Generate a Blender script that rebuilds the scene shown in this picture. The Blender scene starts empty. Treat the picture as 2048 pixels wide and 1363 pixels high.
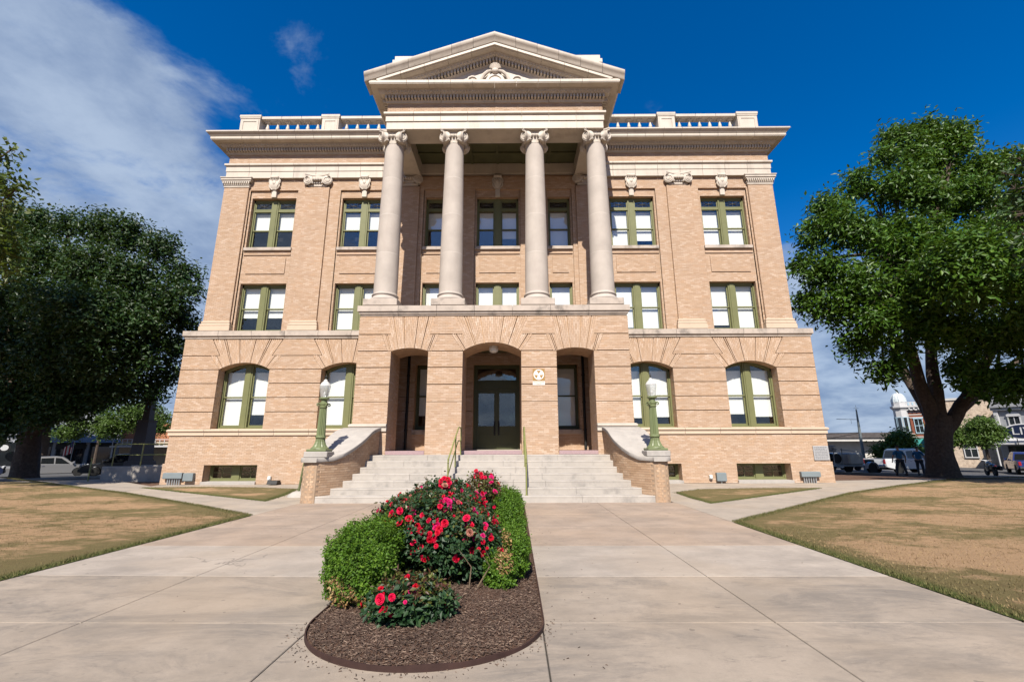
import bpy, math, random
import numpy as np
from mathutils import Vector, Matrix

S = bpy.context.scene
COL = S.collection
PI = math.pi
random.seed(7)
RNG = np.random.default_rng(11)

# ---------------------------------------------------------------- camera
cd = bpy.data.cameras.new('camera')
cam = bpy.data.objects.new('camera', cd)
COL.objects.link(cam)
S.camera = cam
cd.sensor_fit = 'HORIZONTAL'
cd.sensor_width = 36.0
cd.lens = 15.816
cd.clip_end = 3000
PITCH, YAW, ROLL = 0.2320, 0.0048, -0.0034
CAM = Vector((0.787, 0.0, 1.5))
_f0 = Vector((-math.sin(YAW), math.cos(YAW), 0)); _r0 = Vector((math.cos(YAW), math.sin(YAW), 0)); _u0 = Vector((0, 0, 1))
_f = _f0 * math.cos(PITCH) + _u0 * math.sin(PITCH); _u = _u0 * math.cos(PITCH) - _f0 * math.sin(PITCH)
_rr = _r0 * math.cos(ROLL) + _u * math.sin(ROLL); _uu = _u * math.cos(ROLL) - _r0 * math.sin(ROLL)
cam.matrix_world = Matrix(((_rr.x, _uu.x, -_f.x, CAM.x), (_rr.y, _uu.y, -_f.y, CAM.y), (_rr.z, _uu.z, -_f.z, CAM.z), (0, 0, 0, 1)))

# ---------------------------------------------------------------- sun
SUN_DIR = Vector((0.10, 1.0, -1.04)).normalized()
sl = bpy.data.lights.new('sun', 'SUN')
sl.energy = 5.0
sl.angle = math.radians(0.53)
sl.color = (1.0, 0.93, 0.82)
sun = bpy.data.objects.new('sun', sl)
COL.objects.link(sun)
sun.rotation_euler = SUN_DIR.to_track_quat('-Z', 'Y').to_euler()
sun.location = (0, -20, 40)

# ---------------------------------------------------------------- sky
W = bpy.data.worlds.new('World')
S.world = W
W.use_nodes = True
wn, wl = W.node_tree.nodes, W.node_tree.links
wn.clear()
def N(nt, kind, **kw):
    n = nt.nodes.new(kind)
    for k, v in kw.items():
        if k.startswith('i_'):
            n.inputs[k[2:].replace('_', ' ')].default_value = v
        else:
            setattr(n, k, v)
    return n
def L(nt, a, b):
    nt.links.new(a, b)
def math_node(nt, op, a, b=None, c=None, clamp=False):
    n = nt.nodes.new('ShaderNodeMath'); n.operation = op; n.use_clamp = clamp
    for i, v in enumerate((a, b, c)):
        if v is None: continue
        if isinstance(v, (int, float)): n.inputs[i].default_value = v
        else: nt.links.new(v, n.inputs[i])
    return n.outputs[0]
def mixcol(nt, fac, a, b, blend='MIX'):
    n = nt.nodes.new('ShaderNodeMix'); n.data_type = 'RGBA'; n.blend_type = blend
    for i, v in ((0, fac), (6, a), (7, b)):
        if isinstance(v, (int, float)): n.inputs[i].default_value = v
        elif isinstance(v, (tuple, list)): n.inputs[i].default_value = (*v[:3], 1)
        else: nt.links.new(v, n.inputs[i])
    return n.outputs[2]
def ramp(nt, fac, stops, interp='LINEAR'):
    n = nt.nodes.new('ShaderNodeValToRGB'); r = n.color_ramp; r.interpolation = interp
    while len(r.elements) < len(stops): r.elements.new(0.5)
    for e, (p, c) in zip(r.elements, stops):
        e.position = p; e.color = (*c[:3], 1) if isinstance(c, (tuple, list)) else (c, c, c, 1)
    nt.links.new(fac, n.inputs[0])
    return n.outputs[0]
def mapr(nt, v, a, b, c=0.0, d=1.0, smooth=True):
    n = nt.nodes.new('ShaderNodeMapRange')
    n.interpolation_type = 'SMOOTHSTEP' if smooth else 'LINEAR'
    nt.links.new(v, n.inputs[0])
    for i, x in enumerate((a, b, c, d)): n.inputs[i + 1].default_value = x
    return n.outputs[0]
def noise(nt, vec, scale, detail=6, rough=0.55, dist=0.0):
    n = nt.nodes.new('ShaderNodeTexNoise')
    n.inputs['Scale'].default_value = scale; n.inputs['Detail'].default_value = detail
    n.inputs['Roughness'].default_value = rough; n.inputs['Distortion'].default_value = dist
    if vec is not None: nt.links.new(vec, n.inputs['Vector'])
    return n.outputs[0]

nt = W.node_tree
sky = N(nt, 'ShaderNodeTexSky', sky_type='NISHITA', sun_disc=False)
sky.sun_elevation = math.radians(46)
sky.sun_rotation = math.radians(185)
sky.altitude = 250; sky.air_density = 1.0; sky.dust_density = 0.35; sky.ozone_density = 3.0
hsv = N(nt, 'ShaderNodeHueSaturation'); hsv.inputs['Saturation'].default_value = 1.45; hsv.inputs['Value'].default_value = 1.28; hsv.inputs['Hue'].default_value = 0.508
L(nt, sky.outputs[0], hsv.inputs['Color'])
tc = N(nt, 'ShaderNodeTexCoord')
sep = N(nt, 'ShaderNodeSeparateXYZ'); L(nt, tc.outputs['Generated'], sep.inputs[0])
den = math_node(nt, 'ADD', math_node(nt, 'MAXIMUM', sep.outputs[2], 0.0), 0.22)
cmb = N(nt, 'ShaderNodeCombineXYZ')
L(nt, math_node(nt, 'DIVIDE', sep.outputs[0], den), cmb.inputs[0])
L(nt, math_node(nt, 'DIVIDE', sep.outputs[1], den), cmb.inputs[1])
off = N(nt, 'ShaderNodeVectorMath', operation='ADD'); L(nt, cmb.outputs[0], off.inputs[0]); off.inputs[1].default_value = (3.1, 1.7, 0.0)
n1 = noise(nt, off.outputs[0], 1.35, 10, 0.60, 0.35)
n2 = noise(nt, off.outputs[0], 3.2, 8, 0.6, 0.3)
# cloud cover: general scattered cloud, a bank to the west (x<0) and low cloud near the horizon
west = math_node(nt, 'SUBTRACT', math_node(nt, 'MULTIPLY', math_node(nt, 'SUBTRACT', 0.60, sep.outputs[2]), 0.9), sep.outputs[0])
westness = mapr(nt, west, 0.40, 0.68, 0.0, 0.42)
eastness = math_node(nt, 'MULTIPLY', mapr(nt, sep.outputs[0], 0.30, 0.55, 0.0, 0.30), mapr(nt, sep.outputs[2], 0.50, 0.33))
low = mapr(nt, sep.outputs[2], 0.40, 0.06, 0.0, 0.30)
cover = math_node(nt, 'ADD', math_node(nt, 'ADD', n1, westness), math_node(nt, 'ADD', low, eastness))
cover = math_node(nt, 'ADD', cover, math_node(nt, 'MULTIPLY', math_node(nt, 'SUBTRACT', n2, 0.5), 0.62))
cmask = mapr(nt, cover, 0.635, 0.84)
shade = mapr(nt, noise(nt, off.outputs[0], 2.6, 9, 0.6), 0.32, 0.68)
ccol = mixcol(nt, shade, (1.9, 2.7, 4.3), (4.0, 4.9, 6.3))
horizon = mapr(nt, sep.outputs[2], 0.20, -0.02, 0.0, 0.92)
clear = mixcol(nt, horizon, hsv.outputs[0], (2.3, 3.3, 5.0))
skyc = mixcol(nt, math_node(nt, 'MULTIPLY', cmask, 0.93), clear, ccol)
bg = N(nt, 'ShaderNodeBackground'); bg.inputs['Strength'].default_value = 0.062
L(nt, skyc, bg.inputs['Color'])
out = N(nt, 'ShaderNodeOutputWorld'); L(nt, bg.outputs[0], out.inputs[0])

S.view_settings.view_transform = 'Standard'
S.view_settings.look = 'None'
S.view_settings.gamma = 1.0
S.view_settings.use_curve_mapping = False
S.view_settings.exposure = 0.92
S.render.engine = 'CYCLES'
S.cycles.max_bounces = 8
S.cycles.transparent_max_bounces = 16

# ---------------------------------------------------------------- materials
MATS = {}
ALB = 0.77
def sc(c): return tuple(x * ALB for x in c[:3])
def _base(name):
    m = bpy.data.materials.new(name); m.use_nodes = True
    nt = m.node_tree; p = nt.nodes['Principled BSDF']
    return m, nt, p
def coords(nt, rnd=True):
    tc = nt.nodes.new('ShaderNodeTexCoord')
    if not rnd: return tc.outputs['Object']
    oi = nt.nodes.new('ShaderNodeObjectInfo')
    mm = math_node(nt, 'MULTIPLY', oi.outputs['Random'], 37.0)
    va = nt.nodes.new('ShaderNodeVectorMath'); va.operation = 'ADD'
    nt.links.new(tc.outputs['Object'], va.inputs[0]); nt.links.new(mm, va.inputs[1])
    return va.outputs[0]
def pm(name, col, rough=0.8, var=0.12, scale=3.0, bump=0.0, bscale=60.0, metal=0.0, spec=0.3, stain=None, stain_amt=0.0, stain_scale=0.7, objvar=0.0, coat=0.0, streak=False):
    m, nt, p = _base(name)
    v = coords(nt)
    c = sc(col)
    if stain: stain = sc(stain)
    a = tuple(max(0, x * (1 - var)) for x in c); b = tuple(min(1, x * (1 + var)) for x in c)
    f = mapr(nt, noise(nt, v, scale, 8, 0.6), 0.3, 0.7, smooth=False)
    colr = mixcol(nt, f, a, b)
    if stain:
        sv = v
        if streak:
            mp = nt.nodes.new('ShaderNodeMapping'); mp.inputs['Scale'].default_value = (1, 1, 0.16)
            nt.links.new(v, mp.inputs[0]); sv = mp.outputs[0]
        sf = math_node(nt, 'MULTIPLY', mapr(nt, noise(nt, sv, stain_scale, 9, 0.68), 0.48, 0.72), stain_amt)
        colr = mixcol(nt, sf, colr, stain)
    if objvar:
        oi = nt.nodes.new('ShaderNodeObjectInfo')
        colr = mixcol(nt, math_node(nt, 'MULTIPLY', oi.outputs['Random'], objvar), colr, tuple(x * 0.35 for x in c))
    nt.links.new(colr, p.inputs['Base Color'])
    p.inputs['Roughness'].default_value = rough; p.inputs['Metallic'].default_value = metal
    p.inputs['Specular IOR Level'].default_value = spec
    if coat: p.inputs['Coat Weight'].default_value = coat; p.inputs['Coat Roughness'].default_value = 0.05
    if bump:
        bn = nt.nodes.new('ShaderNodeBump'); bn.inputs['Strength'].default_value = bump; bn.inputs['Distance'].default_value = 0.01
        nt.links.new(noise(nt, v, bscale, 6, 0.6), bn.inputs['Height']); nt.links.new(bn.outputs[0], p.inputs['Normal'])
    MATS[name] = m
    return m
def brick_mat(name, pal, rough=0.85):
    pal = [sc(k) for k in pal]
    m, nt, p = _base(name)
    at = nt.nodes.new('ShaderNodeAttribute'); at.attribute_name = 'rnd'
    oi = nt.nodes.new('ShaderNodeObjectInfo')
    r = math_node(nt, 'FRACT', math_node(nt, 'ADD', at.outputs['Fac'], oi.outputs['Random']))
    c = ramp(nt, r, [(i / (len(pal) - 1), k) for i, k in enumerate(pal)])
    g = nt.nodes.new('ShaderNodeNewGeometry')
    big = mapr(nt, noise(nt, g.outputs['Position'], 0.55, 7, 0.65), 0.35, 0.68)
    c = mixcol(nt, math_node(nt, 'MULTIPLY', big, 0.20), c, tuple(0.5 * (pal[0][i] + 0.17) for i in range(3)))
    fine = mapr(nt, noise(nt, g.outputs['Position'], 22, 6, 0.7), 0.3, 0.7)
    c = mixcol(nt, math_node(nt, 'MULTIPLY', fine, 0.28), c, tuple(x * 0.66 for x in pal[1]))
    nt.links.new(c, p.inputs['Base Color'])
    p.inputs['Roughness'].default_value = rough; p.inputs['Specular IOR Level'].default_value = 0.2
    bn = nt.nodes.new('ShaderNodeBump'); bn.inputs['Strength'].default_value = 0.5; bn.inputs['Distance'].default_value = 0.004
    nt.links.new(noise(nt, g.outputs['Position'], 90, 4, 0.6), bn.inputs['Height']); nt.links.new(bn.outputs[0], p.inputs['Normal'])
    MATS[name] = m
    return m
def glass_mat(name, tint=(0.97, 0.98, 0.975), refl=1.0, base=0.05):
    m, nt, p = _base(name)
    nt.nodes.remove(p)
    o = nt.nodes['Material Output']
    t = nt.nodes.new('ShaderNodeBsdfTransparent'); t.inputs[0].default_value = (*tint, 1)
    g = nt.nodes.new('ShaderNodeBsdfGlossy'); g.inputs['Roughness'].default_value = 0.02
    lw = nt.nodes.new('ShaderNodeLayerWeight'); lw.inputs['Blend'].default_value = 0.5
    fr = math_node(nt, 'ADD', math_node(nt, 'MULTIPLY', math_node(nt, 'POWER', lw.outputs['Facing'], 5.0), 0.9), 0.045)
    tcn = nt.nodes.new('ShaderNodeTexCoord')
    bn = nt.nodes.new('ShaderNodeBump'); bn.inputs['Strength'].default_value = 0.12; bn.inputs['Distance'].default_value = 0.02
    nt.links.new(noise(nt, tcn.outputs['Object'], 2.5, 2, 0.5), bn.inputs['Height']); nt.links.new(bn.outputs[0], g.inputs['Normal'])
    f = math_node(nt, 'ADD', math_node(nt, 'MULTIPLY', fr, refl), base, clamp=True)
    mx = nt.nodes.new('ShaderNodeMixShader')
    nt.links.new(f, mx.inputs[0]); nt.links.new(t.outputs[0], mx.inputs[1]); nt.links.new(g.outputs[0], mx.inputs[2])
    nt.links.new(mx.outputs[0], o.inputs[0])
    MATS[name] = m
    return m
def leaf_mat(name, cols, rough=0.5, trans=0.25, patch=0.6):
    cols = [sc(k) for k in cols]
    m, nt, p = _base(name)
    o = nt.nodes['Material Output']
    at = nt.nodes.new('ShaderNodeAttribute'); at.attribute_name = 'rnd'
    g = nt.nodes.new('ShaderNodeNewGeometry')
    c = ramp(nt, at.outputs['Fac'], [(i / (len(cols) - 1), k) for i, k in enumerate(cols)])
    nz = mapr(nt, noise(nt, g.outputs['Position'], patch, 4, 0.6), 0.35, 0.65)
    c = mixcol(nt, math_node(nt, 'MULTIPLY', nz, 0.35), c, tuple(x * 0.62 for x in cols[0]))
    nt.links.new(c, p.inputs['Base Color']); p.inputs['Roughness'].default_value = rough
    p.inputs['Specular IOR Level'].default_value = 0.4
    tr = nt.nodes.new('ShaderNodeBsdfTranslucent'); nt.links.new(mixcol(nt, 0.5, c, (0.14, 0.22, 0.02)), tr.inputs[0])
    mx = nt.nodes.new('ShaderNodeMixShader'); mx.inputs[0].default_value = trans
    nt.links.new(p.outputs[0], mx.inputs[1]); nt.links.new(tr.outputs[0], mx.inputs[2]); nt.links.new(mx.outputs[0], o.inputs[0])
    MATS[name] = m
    return m

BRICK = brick_mat('tan_brick', [(0.446, 0.297, 0.197), (0.551, 0.395, 0.283), (0.494, 0.336, 0.227), (0.627, 0.478, 0.369), (0.465, 0.312, 0.202), (0.58, 0.424, 0.318), (0.518, 0.361, 0.253), (0.532, 0.351, 0.227)])
BRICK2 = brick_mat('brown_brick', [(.42, .27, .165), (.56, .38, .25), (.48, .31, .19), (.62, .44, .30), (.44, .28, .17), (.58, .39, .255)])
MORTAR = pm('mortar', (.38, .255, .17), .9, .15, 4, .3)
MORTAR2 = pm('brown_mortar', (.36, .255, .175), .9, .15, 4, .3)
TERRA = pm('white_terracotta', (.555, .49, .42), .55, .09, 1.2, .1, 40, stain=(.33, .285, .24), stain_amt=.5, stain_scale=1.8, streak=True)
LIME = pm('column_limestone', (.455, .40, .355), .75, .10, 1.6, .2, 60, stain=(.36, .30, .26), stain_amt=.4, stain_scale=1.3, streak=True)
BELT = pm('weathered_limestone', (.47, .40, .345), .8, .14, 2.0, .3, 50, stain=(.13, .115, .105), stain_amt=.75, stain_scale=1.7)
TANST = pm('tan_limestone', (.58, .455, .345), .75, .10, 2.0, .2, 50, stain=(.36, .28, .21), stain_amt=.4, stain_scale=2.0)
GREEN = pm('green_paint', (.165, .17, .075), .5, .08, 2.0, .05, 40, stain=(.22, .21, .11), stain_amt=.25, stain_scale=3)
GREENL = pm('lamp_green_paint', (.16, .19, .09), .45, .08, 3.0, .08, 30)
DKGREEN = pm('dark_olive_paint', (.078, .086, .036), .45, .1, 2.0)
CEIL = pm('porch_ceiling_paint', (.10, .10, .05), .7, .15, 2.0)
GLASS = glass_mat('window_glass')
BLIND = pm('white_blind', (.93, .93, .91), .85, .03, 1.2)
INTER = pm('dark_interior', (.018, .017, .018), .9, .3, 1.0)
GRANITE = pm('pink_granite', (.36, .25, .26), .6, .15, 30, .1)
STEP = pm('stair_concrete', (.44, .40, .36), .85, .09, 2.5, .35, 70, stain=(.20, .185, .175), stain_amt=.6, stain_scale=1.8, objvar=.14)
CAPST = pm('cap_stone', (.40, .37, .34), .85, .10, 3, .3, 60, stain=(.26, .24, .23), stain_amt=.5, stain_scale=2.2)
BLACK = pm('black_iron', (.02, .02, .02), .5, .2, 5)
LEAD = pm('lead_came', (.10, .10, .10), .6, .1, 5)
GREYBOX = pm('grey_utility_paint', (.20, .235, .25), .5, .06, 3)
WHITE = pm('white_paint', (.78, .78, .76), .5, .04, 2)
SILVERM = pm('galvanised_pipe', (.45, .47, .48), .4, .1, 5, metal=.6)

# ---------------------------------------------------------------- mesh helpers
def wmat(o):
    m = o.matrix_basis.copy()
    if o.parent: m = wmat(o.parent) @ o.matrix_parent_inverse @ m
    return m
def link(o, parent=None, world=True):
    COL.objects.link(o)
    if parent is not None:
        o.parent = parent
        if world: o.matrix_parent_inverse = wmat(parent).inverted()
    return o
def tag(o, label=None, cat=None, group=None, kind=None):
    if label: o['label'] = label
    if cat: o['category'] = cat
    if group: o['group'] = group
    if kind: o['kind'] = kind
    return o
def empty(name, loc=(0, 0, 0), rz=0.0, parent=None, world=True):
    o = bpy.data.objects.new(name, None)
    o.empty_display_size = 0.3
    o.matrix_basis = Matrix.Translation(loc) @ Matrix.Rotation(rz, 4, 'Z')
    return link(o, parent, world)
def np_mesh(name, V, F, mats, rnd=None, smooth=False, midx=None):
    """V (n,3), F (m,k) array of equal-size faces."""
    V = np.asarray(V, np.float32); F = np.asarray(F, np.int32)
    me = bpy.data.meshes.new(name)
    nf, k = F.shape
    me.vertices.add(len(V)); me.vertices.foreach_set('co', V.ravel())
    me.loops.add(nf * k); me.loops.foreach_set('vertex_index', F.ravel())
    me.polygons.add(nf); me.polygons.foreach_set('loop_start', np.arange(0, nf * k, k, dtype=np.int32))
    me.polygons.foreach_set('loop_total', np.full(nf, k, np.int32))
    me.polygons.foreach_set('use_smooth', np.full(nf, bool(smooth)))
    for m in (mats if isinstance(mats, (list, tuple)) else [mats]): me.materials.append(m)
    if midx is not None: me.polygons.foreach_set('material_index', np.asarray(midx, np.int32))
    if rnd is not None:
        a = me.attributes.new('rnd', 'FLOAT', 'FACE'); a.data.foreach_set('value', np.asarray(rnd, np.float32))
    me.update(calc_edges=True)
    return me
class MB:
    def __init__(s): s.v = []; s.f = []; s.m = []; s.cur = 0
    def add(s, vs, fs):
        b = len(s.v); s.v += [tuple(v) for v in vs]
        s.f += [tuple(i + b for i in f) for f in fs]; s.m += [s.cur] * len(fs)
        return s
    def box(s, x0, x1, y0, y1, z0, z1):
        return s.add([(x0, y0, z0), (x1, y0, z0), (x1, y1, z0), (x0, y1, z0), (x0, y0, z1), (x1, y0, z1), (x1, y1, z1), (x0, y1, z1)],
                     [(0, 3, 2, 1), (4, 5, 6, 7), (0, 1, 5, 4), (1, 2, 6, 5), (2, 3, 7, 6), (3, 0, 4, 7)])
    def bbox(s, x0, x1, y0, y1, z0, z1, b=0.01):
        """box with chamfered edges on the vertical and horizontal front edges"""
        vs = []
        for z, i in ((z0, b), (z0 + b, 0), (z1 - b, 0), (z1, b)):
            x0i, x1i, y0i, y1i = x0 + i, x1 - i, y0 + i, y1 - i
            c = b if i == 0 else b * .4
            vs += [(x0i + c, y0i, z), (x1i - c, y0i, z), (x1i, y0i + c, z), (x1i, y1i - c, z), (x1i - c, y1i, z), (x0i + c, y1i, z), (x0i, y1i - c, z), (x0i, y0i + c, z)]
        fs = [tuple(range(7, -1, -1)), tuple(range(24, 32))]
        for k in range(3):
            for j in range(8): fs.append((k * 8 + j, k * 8 + (j + 1) % 8, k * 8 + 8 + (j + 1) % 8, k * 8 + 8 + j))
        return s.add(vs, fs)
    def ring(s, rings, closed=True, cap0=True, cap1=True):
        n = len(rings[0]); vs = [p for r in rings for p in r]; fs = []
        for k in range(len(rings) - 1):
            for j in range(n if closed else n - 1):
                a, b = k * n + j, k * n + (j + 1) % n
                fs.append((a, b, b + n, a + n))
        if cap0: fs.append(tuple(range(n - 1, -1, -1)))
        if cap1: fs.append(tuple(range((len(rings) - 1) * n, len(rings) * n)))
        return s.add(vs, fs)
    def prism(s, poly, axis, a, b):
        """poly of (p,q) in the other two coordinates (x:(y,z) y:(x,z) z:(x,y))"""
        def P(p, q, t): return (t, p, q) if axis == 'x' else (p, t, q) if axis == 'y' else (p, q, t)
        return s.ring([[P(p, q, a) for p, q in poly], [P(p, q, b) for p, q in poly]])
    def tube(s, pts, r, n=8, cap=True):
        pts = [Vector(p) for p in pts]; m = len(pts)
        rs = r if isinstance(r, (list, tuple)) else [r] * m
        rings = []; up = Vector((0, 0, 1)); prev = None
        for i in range(m):
            t = (pts[min(i + 1, m - 1)] - pts[max(i - 1, 0)])
            t = t.normalized() if t.length > 1e-9 else Vector((0, 0, 1))
            if prev is None:
                a = t.cross(up if abs(t.z) < .9 else Vector((1, 0, 0))).normalized()
            else:
                a = prev - t * prev.dot(t)
                a = a.normalized() if a.length > 1e-6 else t.cross(up).normalized()
            prev = a; b = t.cross(a)
            rings.append([tuple(pts[i] + (a * math.cos(2 * PI * j / n) + b * math.sin(2 * PI * j / n)) * rs[i]) for j in range(n)])
        return s.ring(rings, True, cap, cap)
    def lathe(s, prof, c=(0, 0, 0), n=16, axis='z', cap=True):
        rings = []
        for r, h in prof:
            rr = []
            for j in range(n):
                a = 2 * PI * j / n; p, q = r * math.cos(a), r * math.sin(a)
                rr.append((c[0] + p, c[1] + q, c[2] + h) if axis == 'z' else (c[0] + p, c[1] - h, c[2] + q) if axis == 'y' else (c[0] + h, c[1] + p, c[2] + q))
            rings.append(rr)
        return s.ring(rings, True, cap, cap)
    def ball(s, c, r, nu=10, nv=7):
        r = r if isinstance(r, (tuple, list)) else (r, r, r)
        prof = [[(c[0] + r[0] * math.sin(PI * k / nv) * math.cos(2 * PI * j / nu), c[1] + r[1] * math.sin(PI * k / nv) * math.sin(2 * PI * j / nu), c[2] - r[2] * math.cos(PI * k / nv)) for j in range(nu)] for k in range(1, nv)]
        b = len(s.v)
        s.ring(prof, True, False, False)
        t = len(s.v); s.v += [(c[0], c[1], c[2] - r[2]), (c[0], c[1], c[2] + r[2])]
        for j in range(nu):
            s.f.append((t, b + (j + 1) % nu, b + j)); s.f.append((t + 1, b + (nv - 2) * nu + j, b + (nv - 2) * nu + (j + 1) % nu)); s.m += [s.cur] * 2
        return s
    def xf(s, M):
        s.v = [tuple(M @ Vector(v)) for v in s.v]; return s
    def mesh(s, name, mats, smooth=False):
        me = bpy.data.meshes.new(name)
        me.from_pydata(s.v, [], s.f)
        for m in (mats if isinstance(mats, (list, tuple)) else [mats]): me.materials.append(m)
        if any(s.m): me.polygons.foreach_set('material_index', s.m)
        if smooth:
            me.polygons.foreach_set('use_smooth', [True] * len(s.f))
            try: me.set_sharp_from_angle(angle=math.radians(40))
            except Exception: pass
        me.update()
        return me
    def build(s, name, mats, parent=None, smooth=False, kind=None, world=True):
        o = bpy.data.objects.new(name, s.mesh(name, mats, smooth))
        link(o, parent, world)
        if kind: o['kind'] = kind
        return o
def inst(me, name, parent=None, loc=(0, 0, 0), rot=None, scale=None, world=True):
    o = bpy.data.objects.new(name, me)
    M = Matrix.Translation(loc)
    if rot is not None: M = M @ (rot if isinstance(rot, Matrix) else Matrix.Rotation(rot, 4, 'Z'))
    if scale is not None: M = M @ Matrix.Diagonal((*scale, 1))
    o.matrix_basis = M
    return link(o, parent, world)
def copy_tree(o, parent=None):
    c = o.copy(); COL.objects.link(c)
    if parent is not None: c.parent = parent
    for ch in list(o.children): copy_tree(ch, c)
    return c
def gz(x, y):
    """ground level: flat round the courthouse, falling gently to the streets"""
    r = math.hypot(x, y)
    return -0.03 * min(max(r - 30.0, 0.0), 30.0)
def arch_z(x, half, spring, crown):
    rise = crown - spring; R = (half * half + rise * rise) / (2 * rise)
    return crown - R + math.sqrt(max(R * R - min(abs(x), half) ** 2, 0))
# ================================================================ the courthouse
YM, YP = 20.08, 16.64
HOUSE = tag(empty('courthouse', (0, 20.08, 0)), 'three storey tan brick courthouse with four columned portico and pediment', 'courthouse')

class Frame:
    def __init__(s, ox, oy, ux, uy, nx, ny): s.o = (ox, oy); s.u = (ux, uy); s.n = (nx, ny)
    def p(s, U, z, d): return (s.o[0] + s.u[0] * U + s.n[0] * d, s.o[1] + s.u[1] * U + s.n[1] * d, z)
def front(y): return Frame(0, y, 1, 0, 0, -1)
BR = []      # bricks: (centre, u, n, length, depth, height, angle-in-plane)
MORT = MB()
def add_brick(store, fr, u0, u1, z0, z1, depth=.03, jut=None):
    j = random.uniform(-.0015, .002) if jut is None else jut
    store.append((fr, u0, u1, z0, z1, j, depth))
def brickfield(fr, u0, u1, z0, z1, blocks=None, groove=None, ch=.0635, bl=.205, jt=.008, mdepth=.07, store=None, mort=None):
    """brick courses on a wall plane; blocks(z)->[(a,b)] are openings, groove(z)->True where a joint is cut"""
    store = BR if store is None else store; mort = MORT if mort is None else mort
    n = max(1, int(round((z1 - z0) / ch))); h = (z1 - z0) / n
    for k in range(n):
        a, b = z0 + k * h, z0 + (k + 1) * h; zc = (a + b) / 2
        iv = [(u0, u1)]
        for (p, q) in (blocks(zc) if blocks else []):
            nx = []
            for (s, e) in iv:
                if q <= s or p >= e: nx.append((s, e)); continue
                if p > s: nx.append((s, p))
                if q < e: nx.append((q, e))
            iv = nx
        for (s, e) in iv:
            if e - s < .03: continue
            mort.add([fr.p(s, a, -.005), fr.p(e, a, -.005), fr.p(e, b, -.005), fr.p(s, b, -.005), fr.p(s, a, -mdepth), fr.p(e, a, -mdepth), fr.p(e, b, -mdepth), fr.p(s, b, -mdepth)],
                     [(0, 1, 2, 3), (0, 4, 5, 1), (3, 2, 6, 7), (0, 3, 7, 4), (1, 5, 6, 2)])
            off = (k % 2) * bl / 2
            x = math.floor((s - off) / bl) * bl + off
            while x < e:
                p, q = max(x, s), min(x + bl, e)
                if q - p > .03: add_brick(store, fr, p + jt / 2, q - jt / 2, a + jt / 2, b - jt / 2)
                x += bl
def bands(fr, u0, u1, zs, blocks, gap=.034, **kw):
    for i in range(len(zs) - 1):
        a = zs[i] + (gap / 2 if i else 0); b = zs[i + 1] - gap / 2
        brickfield(fr, u0, u1, a, b, blocks, ch=.0608, mdepth=.07, **kw)
def core(mb, fr, u0, u1, z0, z1, opens, d0, d1, reveal=True):
    """wall sheet with openings (a,b,zb,spring,crown) and their reveals"""
    xs = {u0, u1}
    for (a, b, zb, sp, cr) in opens:
        xs |= {a, b}
        if cr > sp: xs |= {a + (b - a) * k / 14 for k in range(15)}
    xs = sorted(x for x in xs if u0 <= x <= u1)
    def top(o, x):
        a, b, zb, sp, cr = o
        return sp if cr <= sp else arch_z(x - (a + b) / 2, (b - a) / 2, sp, cr)
    for xa, xb in zip(xs, xs[1:]):
        if xb - xa < 1e-6: continue
        cur = (z0, z0)
        xm = (xa + xb) / 2
        for o in sorted([o for o in opens if o[0] < xm < o[1]], key=lambda o: o[2]):
            if o[2] > cur[0] + 1e-6:
                mb.add([fr.p(xa, cur[0], d0), fr.p(xb, cur[1], d0), fr.p(xb, o[2], d0), fr.p(xa, o[2], d0)], [(0, 1, 2, 3)])
            ta, tb = top(o, xa), top(o, xb)
            if reveal: mb.add([fr.p(xa, ta, d0), fr.p(xb, tb, d0), fr.p(xb, tb, d1), fr.p(xa, ta, d1)], [(0, 1, 2, 3)])
            cur = (ta, tb)
        if z1 > cur[0] + 1e-6:
            mb.add([fr.p(xa, cur[0], d0), fr.p(xb, cur[1], d0), fr.p(xb, z1, d0), fr.p(xa, z1, d0)], [(0, 1, 2, 3)])
    if reveal:
        for (a, b, zb, sp, cr) in opens:
            for x in (a, b): mb.add([fr.p(x, zb, d0), fr.p(x, zb, d1), fr.p(x, sp, d1), fr.p(x, sp, d0)], [(0, 1, 2, 3)])
            mb.add([fr.p(a, zb, d0), fr.p(b, zb, d0), fr.p(b, zb, d1), fr.p(a, zb, d1)], [(0, 1, 2, 3)])
def jambs(y, a, b, z0, z1, depth, groove_z=None):
    """brick courses on the two reveals of an opening"""
    for x, nx in ((a, 1), (b, -1)):
        fr = Frame(x, y, 0, 1, nx, 0)
        if groove_z: bands(fr, .03, depth, groove_z, None, store=None)
        else: brickfield(fr, .03, depth, z0, z1, None, ch=.0608, mdepth=.02)
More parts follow.
